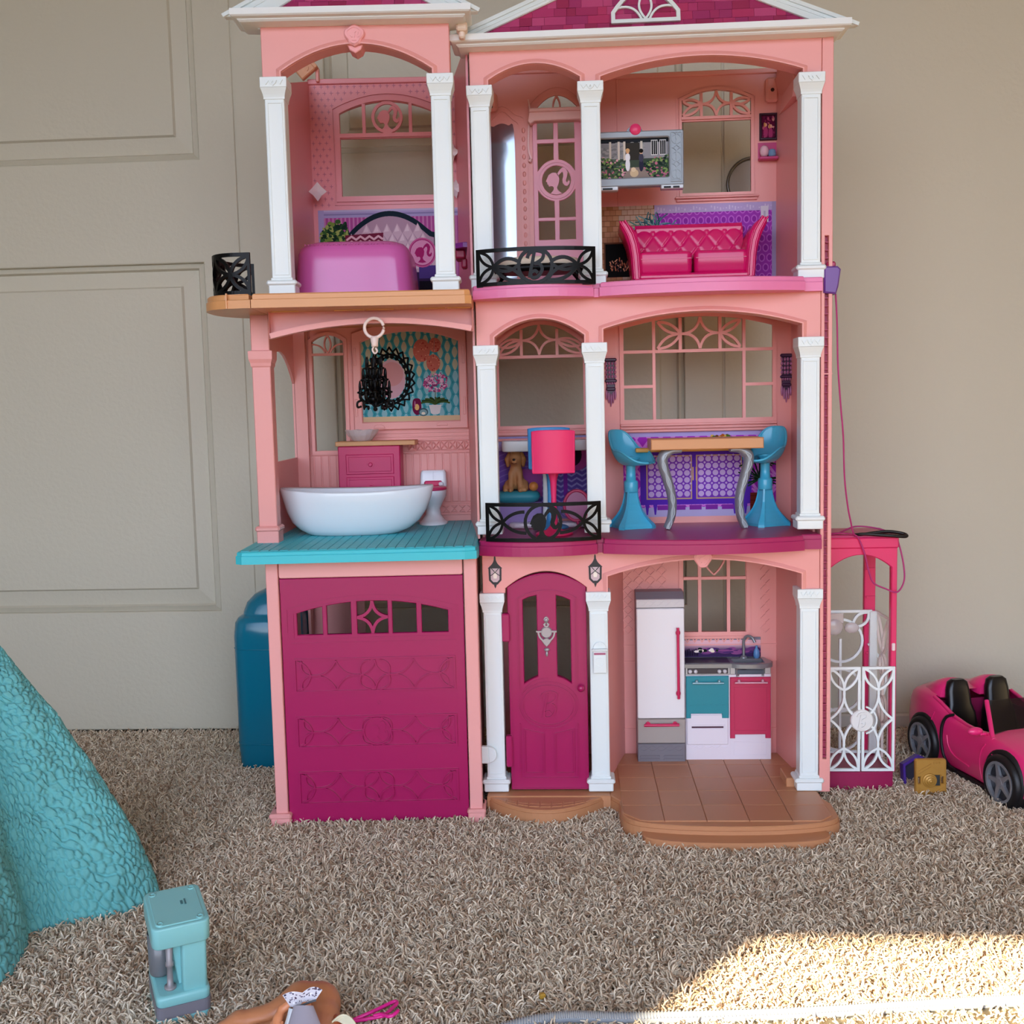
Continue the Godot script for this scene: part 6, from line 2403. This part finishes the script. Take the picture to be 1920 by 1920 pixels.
	var cm := mt("b02a72", 0.5)
	b = B.new()
	var o := Vector3(-352, -693, -352)
	var px := spl3(PackedVector3Array([Vector3(352, 693, 352), Vector3(354, 655, 352), Vector3(356, 600, 350), Vector3(361, 545, 346), Vector3(366, 505, 340), Vector3(370, 450, 332), Vector3(377, 410, 322), Vector3(384, 386, 312), Vector3(390, 369, 304), Vector3(398, 362, 298), Vector3(407, 340, 297), Vector3(414, 312, 297), Vector3(420, 298, 298), Vector3(436, 290, 299), Vector3(452, 285, 299), Vector3(462, 300, 296), Vector3(463, 322, 290), Vector3(458, 350, 285), Vector3(452, 364, 280), Vector3(430, 372, 270), Vector3(404, 374, 262), Vector3(384, 368, 268), Vector3(372, 365, 276), Vector3(362, 365, 282), Vector3(374, 368, 288), Vector3(395, 366, 290), Vector3(380, 367, 280), Vector3(362, 366, 275)]), 8)
	for i in px.size(): px[i] += o
	b.tube(px, 1.15, 7)
	obj("cord", b, cm, t)
	t = thing("black_cable", "black cable loop lying on the elevator roof", "cable", Vector3(425, 362, 285))
	b = B.new()
	b.tube(spl3(p3([-22, 4, 8, -5, 6, 6, 15, 7.5, 5, 34, 5, 6, 40, 2.4, 11, 36, 1, 15, 20, 2.4, 16, 0, 4, 14, -20, 5, 10, -30, 3, 4]), 6), 2.2, 8)
	b.tube(spl3(p3([-24, 3, 4, 0, 5, 2, 20, 6, 1, 36, 3.4, 6, 38, 1.4, 12]), 6), 2.0, 8)
	obj("cable", b, mt("0c0a0c", 0.4), t)

func car():
	# local axes: x to the viewer's right (its left side), z forward
	var head := 0.2475
	var t := thing("toy_car", "hot-pink toy convertible with black seats on the carpet at the right", "car", Vector3(630, -6, 236), head)
	var cp := mt("ee2a78", 0.2).duplicate()
	cp.clearcoat_enabled = true
	cp.clearcoat = 0.6
	# body: sections along z (rear to front): z, half width, sill y, belt y, top y
	var b := B.new()
	var sec := [[-160, 52, 42, 84, 98], [-156, 60, 30, 90, 106], [-140, 68, 22, 97, 113], [-110, 74, 18, 100, 116], [-80, 75, 16, 99, 114], [-60, 75, 14, 95, 106], [-30, 75, 14, 86, 92], [0, 74, 14, 84, 88], [30, 74, 14, 82, 87], [55, 75, 14, 82, 92], [80, 76, 16, 80, 92], [110, 76, 18, 76, 87], [140, 73, 20, 68, 78], [160, 66, 22, 58, 66], [172, 54, 26, 46, 52]]
	var rings: Array = []
	for q in sec:
		var h: float = q[1]
		var r := PackedVector3Array()
		var rim := h - 10.0
		for k in [[-h * 0.9, q[2]], [-h, q[2] + 6], [-h - 1, lerpf(q[2], q[3], 0.55)], [-h + 1.5, q[3] - 4], [-h + 5, q[3] + (q[4] - q[3]) * 0.35], [-rim, q[3] + (q[4] - q[3]) * 0.6], [-h * 0.5, q[4]], [0, q[4] + 1], [h * 0.5, q[4]], [rim, q[3] + (q[4] - q[3]) * 0.6], [h - 5, q[3] + (q[4] - q[3]) * 0.35], [h - 1.5, q[3] - 4], [h + 1, lerpf(q[2], q[3], 0.55)], [h, q[2] + 6], [h * 0.9, q[2]]]:
			r.append(Vector3(k[0], k[1], q[0]))
		r.reverse()
		rings.append(r)
	b.smooth(true)
	# leave the cockpit open between the rear deck and the windscreen
	for i in rings.size() - 1:
		var a: PackedVector3Array = rings[i]
		var c: PackedVector3Array = rings[i + 1]
		for j in 15:
			var k := (j + 1) % 15
			if i >= 4 and i <= 8 and j >= 5 and j <= 8: continue
			b.quad(a[j], a[k], c[k], c[j])
	b.smooth(false)
	for e in [0, rings.size() - 1]:
		var c := Vector3.ZERO
		for p in rings[e]: c += p / 15.0
		for j in 15: b.tri(c, rings[e][j], rings[e][(j + 1) % 15])
	obj("body", b, cp, t)
	b = B.new()
	for s in [-1.0, 1.0]:
		var r := PackedVector3Array()
		for p in [[-80, 107], [-60, 102], [-30, 91], [0, 86.5], [30, 85], [55, 88]]: r.append(Vector3(s * 65.5, p[1], p[0]))
		b.tube(r, 3.0, 8)
	obj("door_rail", b, cp, t)
	# cockpit tub
	b = B.new()
	b.box(-64, 16, -80, 64, 22, 55)
	for s in [-1.0, 1.0]: b.box(s * 64 - 1, 20, -80, s * 64 + 1, 88, 55)
	b.box(-64, 20, -82, 64, 100, -79); b.box(-64, 20, 40, 64, 84, 56, 4)
	obj("cockpit", b, mt("8c1a4a", 0.4), t)
	# head fairings behind the seats
	for s in [-1.0, 1.0]:
		b = B.new()
		var rr: Array = []
		for q in [[-140, 14, 110, 6], [-120, 22, 113, 14], [-100, 26, 114, 22], [-82, 27, 113, 27], [-76, 25, 112, 24]]:
			var ar := PackedVector3Array()
			for k in 11:
				var a := PI * k / 10.0
				ar.append(Vector3(s * 33 - cos(a) * q[1], q[2] - 6 + sin(a) * q[3], q[0]))
			rr.append(ar)
		b.smooth(true); b.loft(rr, false, false, false); b.smooth(false)
		b.loft([rr[-1], rr[-1]], false, false, true)
		obj("head_fairing", b, cp, t)
		b = B.new()
		var sr: Array = []
		for q in [[30, 26, -58, 14], [60, 27, -62, 11], [84, 25, -66, 10], [98, 20, -68, 9], [118, 19, -71, 8], [130, 16, -72, 7], [134, 10, -72, 5]]: sr.append(rring(s * 33, q[2], q[1], q[3], q[0], 8))
		b.smooth(true); b.loft(sr, true, true, true); b.smooth(false)
		var seat := obj("seat", b, mt("0e0c10", 0.3), t)
		b = B.new()
		cushion(b, s * 33 - 27, 22, -60, s * 33 + 27, 52, 20, 8, 5)
		obj("seat_cushion", b, mt("0e0c10", 0.3), seat)
	# windscreen: frame and dark glass
	b = B.new()
	var w := [Vector3(-66, 86, 62), Vector3(-50, 127, 24), Vector3(50, 127, 24), Vector3(66, 86, 62)]
	b.tube(spl3(PackedVector3Array([w[0] + Vector3(-2, -2, 6), w[0], w[0].lerp(w[1], 0.5), w[1]]), 4), 3.4, 8)
	b.tube(spl3(PackedVector3Array([w[3] + Vector3(2, -2, 6), w[3], w[3].lerp(w[2], 0.5), w[2]]), 4), 3.4, 8)
	obj("windscreen_frame", b, cp, t)
	b = B.new()
	b.quad(w[0], w[3], w[2], w[1])
	b.quad(w[0] - Vector3(0, 0, 2), w[1] - Vector3(0, 0, 2), w[2] - Vector3(0, 0, 2), w[3] - Vector3(0, 0, 2))
	var gl := StandardMaterial3D.new()
	gl.albedo_color = Color(0.10, 0.09, 0.11, 0.5)
	gl.transparency = BaseMaterial3D.TRANSPARENCY_ALPHA
	gl.roughness = 0.08
	obj("windscreen", b, gl, t)
	b = B.new()
	var cr := PackedVector3Array()
	for k in 20: cr.append(Vector3(34 + cos(TAU * k / 20) * 15, 88 + sin(TAU * k / 20) * 14, 30 + sin(TAU * k / 20) * -5))
	b.tube(cr, 2, 6, true)
	b.tube(p3([34, 88, 30, 34, 80, 46]), 3, 6)
	obj("steering_wheel", b, mt("141216", 0.35), t)
	for s in [-1.0, 1.0]:
		b = B.new()
		b.ball(Vector3(s * 84, 92, 48), Vector3(12, 6, 6), 14, 8)
		b.box(min(s * 68, s * 78), 86, 46, max(s * 68, s * 78), 90, 52, 1)
		obj("wing_mirror", b, cp, t)
	# door seam, scoop line, crest, lamp
	b = B.new()
	for s in [-1.0, 1.0]:
		b.tube(spl3(PackedVector3Array([Vector3(s * 68, 94, -26), Vector3(s * 73.5, 88, -36), Vector3(s * 76.6, 74, -42), Vector3(s * 77, 52, -43), Vector3(s * 76.6, 32, -38), Vector3(s * 76, 20, -26), Vector3(s * 75, 15, -8)]), 5), 2.4, 6)
		b.tube(PackedVector3Array([Vector3(s * 72, 13, -50), Vector3(s * 72, 12, 60)]), 4.0, 6)
	obj("door_seal", b, mt("120a10", 0.5), t)
	b = B.new()
	for s in [-1.0, 1.0]:
		b.tube(spl3(PackedVector3Array([Vector3(s * 75.3, 62, -32), Vector3(s * 75.8, 46, -26), Vector3(s * 75.4, 36, -10), Vector3(s * 75, 32, 22)]), 5), 1.2, 6)
		b.tube(spl3(PackedVector3Array([Vector3(s * 74.4, 76, 58), Vector3(s * 75.4, 64, 50), Vector3(s * 75.4, 44, 47), Vector3(s * 75, 24, 52)]), 5), 0.9, 6)
		b.tube(spl3(PackedVector3Array([Vector3(s * 74, 88, -66), Vector3(s * 76, 70, -72), Vector3(s * 76, 40, -68)]), 5), 0.8, 6)
		b.ball(Vector3(s * 76, 64, 78), Vector3(1.2, 6, 6), 10, 6)
	obj("body_crease", b, cp, t)
	for s in [-1.0, 1.0]:
		b = B.new()
		b.ball(Vector3(s * 52, 62, 153), Vector3(14, 5, 12), 14, 8)
		obj("headlamp", b, mt("b9b3b0", 0.2, 0.4), t)
	for s in [-1.0, 1.0]:
		for z in [-90.0, 100.0]:
			b = B.new()
			b.xf = Transform3D(Basis(Vector3.BACK, -s * PI / 2), Vector3(s * 61, 39, z))
			b.lathe(pv([0, 0, 40, 0, 40.5, 15.4, 36, 16, 34, 15.6]), 32)
			var ar := obj("wheel_arch", b, mt("0a090b", 0.6), t)
			b = B.new()
			b.xf = Transform3D(Basis(Vector3.BACK, -s * PI / 2), Vector3(s * 61.5, 36, z))
			b.lathe(pv([0, 0, 34, 0, 37, 3, 38, 8, 38, 16, 36.5, 20, 33, 22, 28.5, 21.5, 28, 19]), 36)
			var ty := obj("tyre", b, mt("111013", 0.45), t)
			b = B.new()
			b.xf = Transform3D(Basis(Vector3.BACK, -s * PI / 2), Vector3(s * 61.5, 36, z)) * Transform3D(Basis(Vector3.RIGHT, -PI / 2), Vector3.ZERO)
			b.strip(ring(0, 0, 26.6, 32), 3.6, 16, 22, true)
			for k in 5:
				var a := TAU * k / 5 + 0.3
				var d := Vector2(cos(a), sin(a))
				b.strip(PackedVector2Array([d * 4, d * 26]), 8, 17, 20.5, false, 4.0)
				b.strip(bow(d * 14, d.rotated(TAU / 5) * 14, 3.5), 3.0, 17, 20)
			b.plate(ring(0, 0, 7, 16), [], 16, 21.4, 1)
			var wr := obj("wheel_rim", b, mt("9a9da3", 0.25, 0.4), ty)
			b = B.new()
			b.xf = Transform3D(Basis(Vector3.BACK, -s * PI / 2), Vector3(s * 61.5, 36, z)) * Transform3D(Basis(Vector3.RIGHT, -PI / 2), Vector3.ZERO)
			b.plate(ring(0, 0, 27, 28), [], 13, 16.4)
			obj("rim_disc", b, mt("33353b", 0.35, 0.3), wr)

func bits():
	# gold square plate with a turned roundel
	var t := thing("gold_plate", "small gold square plastic plate with concentric rings leaning before the car", "toy part", Vector3(495, -6, 318), 0.03)
	var b := B.new()
	b.xf = Transform3D(Basis(Vector3.RIGHT, -0.05), Vector3.ZERO)
	b.plate(rrect(-21.5, 0, 21.5, 57, 3), [rc(-17.5, 22, -14.5, 32), rc(14.5, 22, 17.5, 32), pv([6, 19, 13, 19, 13, 34, 5, 34, 7.6, 30, 7.6, 23])], -3, 3, 1)
	b.strip(rrect(-20, 2, 20, 55.5, 2.5), 1.2, 2.8, 4, true)
	b.strip(pv([-17, 40, 0, 50, 17, 40]), 1.6, 2.8, 4.4); b.strip(pv([-17, 13, 0, 4, 17, 13]), 1.6, 2.8, 4.4)
	b.strip(pv([-17, 36, 0, 46, 17, 36]), 0.7, 2.8, 3.6); b.strip(pv([-17, 17, 0, 8, 17, 17]), 0.7, 2.8, 3.6)
	for k in 3: b.strip(rc(4 + k * 3.4, 50.5, 5.6 + k * 3.4, 53.5), 0.4, 2.8, 3.4, true)
	var gm := mt("b98a3e", 0.35, 0.3)
	obj("plate", b, gm, t)
	b = B.new()
	b.xf = Transform3D(Basis(Vector3.RIGHT, -0.05), Vector3.ZERO) * Transform3D(Basis(Vector3.RIGHT, PI / 2), Vector3(-2, 27, 2))
	b.lathe(pv([10, 0, 10, 2, 9, 3, 8, 2, 7.6, 4, 6.6, 5, 5.6, 4.4, 5, 6, 4, 7, 3, 6.4, 2.4, 8, 0, 8.4]), 28)
	obj("roundel", b, gm, t)
	b = B.new()
	b.xf = Transform3D(Basis(Vector3.RIGHT, -0.05), Vector3.ZERO)
	b.plate(pv([6, 19, 13, 19, 13, 34, 5, 34, 7.6, 30, 7.6, 23]), [], -2.5, 1)
	obj("dark_inset", b, mt("2a3032", 0.4), t)
	# purple hexagonal tray behind it
	t = thing("purple_frame", "purple hexagonal plastic frame standing behind the gold plate", "toy part", Vector3(497, -6, 272), 0.05)
	b = B.new()
	b.xf = Transform3D(Basis(Vector3.RIGHT, -0.2), Vector3.ZERO)
	b.plate(pv([-26, 2, -26, 34, -3, 47, 24, 34, 24, 2, 0, -2]), [pv([-22, 5, -22, 31, -3, 42, 20, 31, 20, 5, 0, 2])], -8, 6, 1)
	obj("frame", b, mt("4a2a94", 0.4), t)
	b = B.new()
	b.xf = Transform3D(Basis(Vector3.RIGHT, -0.2), Vector3.ZERO)
	b.plate(pv([-22, 5, -22, 31, -3, 42, 20, 31, 20, 5, 0, 2]), [], -7, -4)
	obj("back_panel", b, mt("33384e", 0.45), t)
	# pink doll hanger
	t = thing("doll_hanger", "bright pink plastic doll clothes hanger lying on the carpet", "hanger", Vector3(-184, 7, 893))
	b = B.new()
	var hm := mt("e0218a", 0.3)
	b.tube(spl3(p3([-24, 0, 6, -4, 4, -4, 12, 6, -16, 16, 6, -15, 15, 6, -10, 9, 6, 4]), 5), 1.7, 7)
	b.tube(p3([-24, 0, 6, -10, 1, 4, 8, 5, 4]), 1.8, 7)
	obj("bar", b, hm, t)
	b = B.new()
	b.tube(spl3(p3([4, 5, 3, 9, 6, 6, 12, 7, 9, 16, 8, 9, 19, 9, 6, 20, 9, 3]), 5), 1.7, 7)
	b.tube(spl3(p3([7, 5, 2, 2, 6, 5, -2, 6, 7]), 4), 1.7, 7)
	obj("hook", b, hm, t)
	# grey bound rug edge at the bottom right
	t = thing("grey_rug", "grey rug with a stitched edge at the bottom right corner", "rug", Vector3(250, -4, 990))
	b = B.new()
	var edge := spl3(p3([-400, 3, -40, -290, 4, -100, -200, 5, -104, -60, 6, -112, 60, 5, -128, 160, 6, -136, 300, 5, -140, 420, 4, -142]), 8)
	b.smooth(true)
	for i in edge.size() - 1:
		b.quad(edge[i], Vector3(edge[i].x, 3, 200), Vector3(edge[i + 1].x, 3, 200), edge[i + 1])
		b.quad(edge[i] + Vector3(0, -9, 0), edge[i], edge[i + 1], edge[i + 1] + Vector3(0, -9, 0))
	b.smooth(false)
	obj("rug_cloth", b, mt("c9c0a8", 0.9), t)
	b = B.new()
	for i in edge.size(): edge[i].y += 3.5
	b.tube(edge, 5.5, 8)
	var hem := obj("hem", b, mt("8f9499", 0.9), t)
	b = B.new()
	for i in 300:
		var u := (i + 0.5) / 300.0 * (edge.size() - 1)
		var q := edge[int(u)].lerp(edge[int(u) + 1], u - int(u))
		b.tube(PackedVector3Array([q + Vector3(-0.6, -1, -6), q + Vector3(0, 5.9, -1), q + Vector3(0.6, 3, 5.5)]), 0.75, 4)
	obj("hem_stitch", b, mt("c4c6c6", 0.9), hem).set_meta("kind", "stuff")
	t = thing("yellow_crumb", "tiny yellow plastic crumb on the carpet near the grey rug", "crumb", Vector3(-36, 2, 850), 0.4)
	b = bxs([[-3, 0, -2.5, 3, 5, 2.5]], 1)
	obj("crumb", b, mt("b98f35", 0.4), t)

func gadget():
	# aqua toy machine standing on the carpet: base, column, head and a grey cup
	var t := thing("aqua_toy_machine", "aqua plastic toy machine with a grey band and cup beside the blanket", "toy machine", Vector3(-378, -5, 860), 0.5)
	t.basis = Basis(Vector3.UP, 0.5) * Basis(Vector3.RIGHT, 0.13)
	var am := mt("84c2c2", 0.34)
	var gr := mt("77747c", 0.35)
	var b := B.new()
	cushion(b, -24, 0, -32, 24, 16, 30, 6, 3)
	cushion(b, -24, 24, -32, 24, 36, 30, 6, 3)
	obj("base", b, am, t)
	b = B.new()
	b.hplate(rrect(-24.4, -32.4, 24.4, 30.4, 6), [], 14, 26)
	obj("band", b, gr, t)
	b = B.new()
	cushion(b, 0, 34, -30, 22, 90, 26, 3, 1.5)
	b.plate(pv([-2, 36, 2, 36, 2, 88, -10, 88]), [], -16, 14, 1)
	obj("column", b, am, t)
	b = B.new()
	cushion(b, -26, 86, -34, 25, 107, 32, 7, 1.6)
	b.hplate(rrect(-22, -30, 21, 28, 5), [], 106, 107.8, 0.5)
	var hd := obj("head", b, am, t)
	for q in [[-18, -26], [17, -26], [17, 24], [-18, 24]]:
		b = B.new()
		b.lathe(pv([3.2, 107.4, 3.2, 108.4, 2.0, 108.4, 1.8, 106.9, 0, 106.9]), 14, Vector3(q[0], 0, q[1]))
		obj("screw_well", b, am, hd)
	b = bxs([[4, 107.6, -7, 6, 108.3, -1], [7.5, 107.6, -9, 9, 108.3, 0]])
	obj("stamp_mark", b, mt("3f6f74", 0.5), hd)
	b = B.new()
	b.lathe(pv([0, 40, 9, 40, 9.6, 42, 10.6, 82, 10, 82, 9, 44, 0, 44]), 22, Vector3(-16, 0, -6))
	obj("cup", b, mt("6e7073", 0.3, 0.1), t)
	b = B.new()
	b.lathe(pv([0, 36, 5.4, 36, 5.4, 38, 3.0, 38, 2.6, 58, 3.8, 59, 3.8, 62, 3, 63, 3.6, 84, 0, 84]), 14, Vector3(-10, 0, 16))
	b.ball(Vector3(-10, 84, 16), Vector3(5, 3, 5), 10, 6)
	obj("plunger", b, mt("8c8688", 0.3, 0.1), t)

func blanket():
	var t := thing("fleece_blanket", "teal sherpa fleece blanket heaped on the carpet at the left edge", "blanket", Vector3(-640, -6, 720))
	var nz := FastNoiseLite.new()
	nz.noise_type = FastNoiseLite.TYPE_CELLULAR
	nz.cellular_return_type = FastNoiseLite.RETURN_DISTANCE2_SUB
	nz.frequency = 0.095
	nz.fractal_type = FastNoiseLite.FRACTAL_NONE
	nz.seed = 5
	var n2 := FastNoiseLite.new()
	n2.frequency = 0.014
	n2.seed = 8
	var foot := spl3(p3([-660, 0, 400, -620, 0, 470, -560, 0, 545, -510, 0, 600, -482, 0, 632, -476, 0, 650, -488, 0, 674, -520, 0, 698, -552, 0, 712, -572, 0, 722, -584, 0, 740, -574, 0, 764, -564, 0, 800, -562, 0, 845, -578, 0, 900, -640, 0, 950]), 8)
	var apex := Vector3(-860, 380, 540)
	var nu := 400
	var nv := 400
	var pos: Array = []
	var base := func(u: float, v: float) -> Vector3:
		var x := u * (foot.size() - 1)
		var i := mini(int(x), foot.size() - 2)
		var f := foot[i].lerp(foot[i + 1], x - i)
		# v = 0 under the hem, 1 near the apex
		var s := maxf(0.0, (v - 0.05) / 0.95) * 0.85
		var p := f.lerp(apex, s)
		var round_ := 1.0 - pow(1.0 - minf(1.0, s * 7.0), 2.0)
		p.y = apex.y * (1.0 - pow(1.0 - s, 1.7)) + 8.0 * round_ * (1.0 - s)
		var dir := (f - Vector3(apex.x, 0, apex.z)).normalized()
		p += dir * (8.0 * round_ * (1.0 - s) - 8.0 * (1.0 - round_) - (0.05 - minf(v, 0.05)) * 200.0)
		var w := n2.get_noise_3d(p.x, p.y, p.z)
		p += Vector3(0.5, 0.35, 0.6) * w * 14.0 * round_
		return p
	for i in nu + 1:
		var row := PackedVector3Array()
		for j in nv + 1: row.append(base.call(float(i) / nu, float(j) / nv))
		pos.append(row)
	var b := B.new()
	b.xf = Transform3D(Basis.IDENTITY, Vector3(640, 0, -720))
	var dis: Array = []
	for i in nu + 1:
		var row := PackedVector3Array()
		for j in nv + 1:
			var p: Vector3 = pos[i][j]
			var du: Vector3 = pos[mini(i + 1, nu)][j] - pos[maxi(i - 1, 0)][j]
			var dv: Vector3 = pos[i][mini(j + 1, nv)] - pos[i][maxi(j - 1, 0)]
			var nn := dv.cross(du).normalized()
			if nn.dot(Vector3(0.5, 0.6, 0.6)) < 0: nn = -nn
			var wv := Vector3(n2.get_noise_3d(p.x * 3, p.y * 3, 9), n2.get_noise_3d(p.x * 3, 7, p.z * 3), n2.get_noise_3d(5, p.y * 3, p.z * 3)) * 4.0
			var vv := float(j) / nv
			var e := nz.get_noise_2d(float(i) / nu * 780.0 * (1.0 - 0.62 * vv) + wv.x + 300.0 * vv, vv * 560.0 + wv.y) + 1.0
			row.append(p + nn * (4.6 * smoothstep(0.0, 0.3, e) - 1.5))
		dis.append(row)
	b.smooth(true)
	for i in nu:
		for j in nv: b.quad(dis[i][j], dis[i + 1][j], dis[i + 1][j + 1], dis[i][j + 1])
	b.smooth(false)
	var m := StandardMaterial3D.new()
	m.albedo_color = Color("6ab2b0")
	m.roughness = 0.95
	m.rim_enabled = true
	m.rim = 0.4
	m.rim_tint = 0.6
	obj("fleece", b, m, t)

func doll():
	var t := thing("fashion_doll", "tan plastic doll lying on the carpet in a white and grey dress", "doll", Vector3(-277, -4, 911))
	var b := B.new()
	var v := func(x, y, z) -> Vector3: return Vector3(x + 285, y + 4, z - 876)
	# two legs lying to the left, hip at the right, an arm hanging in front
	nets(b, [[v.call(-246, 16, 852), v.call(-262, 19, 853), 19, 17], [v.call(-262, 19, 853), v.call(-292, 11, 866), 16, 9.5], [v.call(-292, 11, 866), v.call(-300, 10, 868), 9.5, 9.5], [v.call(-300, 10, 868), v.call(-314, 10, 872), 9.5, 9.5], [v.call(-314, 10, 872), v.call(-338, 5, 882), 9, 4.6], [v.call(-338, 5, 882), v.call(-349, 3, 889), 4.6, 4.4], [v.call(-349, 3, 889), v.call(-356, 2, 897), 3.8, 2.6],
		[v.call(-248, 12, 874), v.call(-290, 6, 886), 15, 9], [v.call(-290, 6, 886), v.call(-314, 5, 890), 9, 8.5], [v.call(-314, 5, 890), v.call(-340, 3, 896), 8.5, 4.5],
		[v.call(-246, 16, 852), v.call(-238, 14, 872), 18, 15], [v.call(-238, 14, 872), v.call(-236, 16, 905), 14, 13]], 2.2, 5.0)
	var skin := mt("c07e56", 0.32)
	obj("body", b, skin, t)
	b = B.new()
	nets(b, [[v.call(-250, 32, 884), v.call(-262, 34, 880), 5.5, 5.0], [v.call(-262, 34, 880), v.call(-271, 30, 884), 4.8, 3.4], [v.call(-271, 30, 884), v.call(-273, 25, 890), 3.4, 4.0], [v.call(-273, 25, 890), v.call(-273.5, 20, 896), 4.2, 4.4]], 1.2, 2.0)
	var pk := mt("d78a5e", 0.34)
	obj("arm", b, pk, t)
	b = B.new()
	for q in [[-276, -279.5, -281.5, 889, 1.3], [-275.5, -277, -277.5, 895, 1.25], [-273.6, -273.8, -273.6, 898, 1.3], [-271.4, -270.6, -270, 897, 1.2], [-270, -268.4, -267.2, 894, 1.1]]:
		var z: float = q[3]
		b.tube(spl3(PackedVector3Array([v.call(q[0] + 1.0, 23, z - 2), v.call(q[1], 19, z + 3), v.call(lerpf(q[1], q[2], 0.6), 13, z + 6), v.call(q[2], 8, z + 7)]), 4), [1.7, 1.7, 1.65, 1.6, 1.6, 1.55, 1.5, 1.45, 1.4, 1.35, 1.3, 1.1, 0.7], 8)
	obj("hand", b, pk, t)
	# dress: white skirt, grey bodice with a flared printed collar
	b = B.new()
	b.xf = Transform3D(Basis.IDENTITY, Vector3(285, 4, -876))
	var f := func(u: float, w: float) -> Vector3:
		var a := u * TAU
		var r := lerpf(9, 20, w) + 2.0 * sin(a * 6) * w
		return Vector3(-253 + cos(a) * r * 1.15 + w * 9, 34 - w * 22 + sin(a) * r * 0.3, 888 + w * 22 + sin(a) * r * 0.8)
	b.grid(f, 48, 10)
	obj("skirt", b, mt("e7edf2", 0.8), t)
	b = B.new()
	b.xf = Transform3D(Basis.IDENTITY, Vector3(285, 4, -876))
	var fb := func(u: float, w: float) -> Vector3:
		var a := lerpf(-1.9, 1.3, u)
		var r := lerpf(9, 17, w)
		return Vector3(-249 + sin(a) * r + w * 5, 38 - w * 14 + cos(a) * 3, 892 + w * 16 + cos(a) * r * 0.5)
	b.grid(fb, 24, 10)
	obj("overskirt", b, mt("a39ca6", 0.8), t)
	var p := P.new(0, 0, 20, 8, 16, Color("d6d2d8"))
	rng.seed = 2
	for k in 60: p.ell(rng.randf_range(0, 20), rng.randf_range(0, 8), rng.randf_range(0.2, 0.9), rng.randf_range(0.2, 0.6), [Color("4c4454"), Color("7d7486"), Color("f2eff4"), Color("5d4c5a")][k % 4])
	b = B.new()
	b.xf = Transform3D(Basis.IDENTITY, Vector3(285, 4, -876))
	b.smooth(true)
	var cl := func(u: float, w: float) -> Vector3:
		var x := lerpf(-15, 13, u)
		var lobe := 3.2 * absf(sin(u * PI * 2))
		return Vector3(-251 + x * lerpf(0.75, 1.25, w), 36 + w * (9 + lobe) + 0.12 * x, 884 + 3 * sin(u * 5) - w * 3 + absf(x) * 0.25)
	for i in 24:
		for j in 8:
			var q: Array = []
			for k in [[0, 0], [1, 0], [1, 1], [0, 1]]: q.append(Vector2((i + k[0]) / 24.0, (j + k[1]) / 8.0))
			b.tuv(cl.call(q[0].x, q[0].y), cl.call(q[1].x, q[1].y), cl.call(q[2].x, q[2].y), q[0], q[1], q[2])
			b.tuv(cl.call(q[0].x, q[0].y), cl.call(q[2].x, q[2].y), cl.call(q[3].x, q[3].y), q[0], q[2], q[3])
	b.smooth(false)
	var cm := print_mat(p, 0.8)
	cm.cull_mode = BaseMaterial3D.CULL_DISABLED
	obj("printed_ruffle", b, cm, t)
	b = B.new(); b.tube(spl3(PackedVector3Array([v.call(-262, 35, 887), v.call(-254, 36, 889), v.call(-246, 38.5, 888), v.call(-240, 39, 885)]), 4), 0.9, 6)
	obj("sash", b, mt("5a6066", 0.7), t)
	b = B.new(); b.ball(v.call(-228, 14, 880), Vector3(9, 9, 10), 14, 9)
	obj("shoulder", b, mt("a2522f", 0.4), t)
	b = B.new()
	for k in 26:
		var s := k / 25.0
		b.tube(spl3(PackedVector3Array([v.call(-232 + s * 3, 17 + s * 3, 890 + s * 3), v.call(-222 + s * 5, 20 + s * 4, 884 - s * 2), v.call(-212 + s * 7, 14 + s * 3, 888 - s), v.call(-210 + s * 6, 7, 900 + s), v.call(-214 + s * 5, 4, 912)]), 5), 1.0, 5)
	obj("hair", b, mt("e6dfc0", 0.5), t).set_meta("kind", "stuff")
	b = B.new(); b.ball(v.call(-240, 10, 908), Vector3(13, 7, 5), 14, 8)
	obj("waistband", b, mt("20101c", 0.6), t)
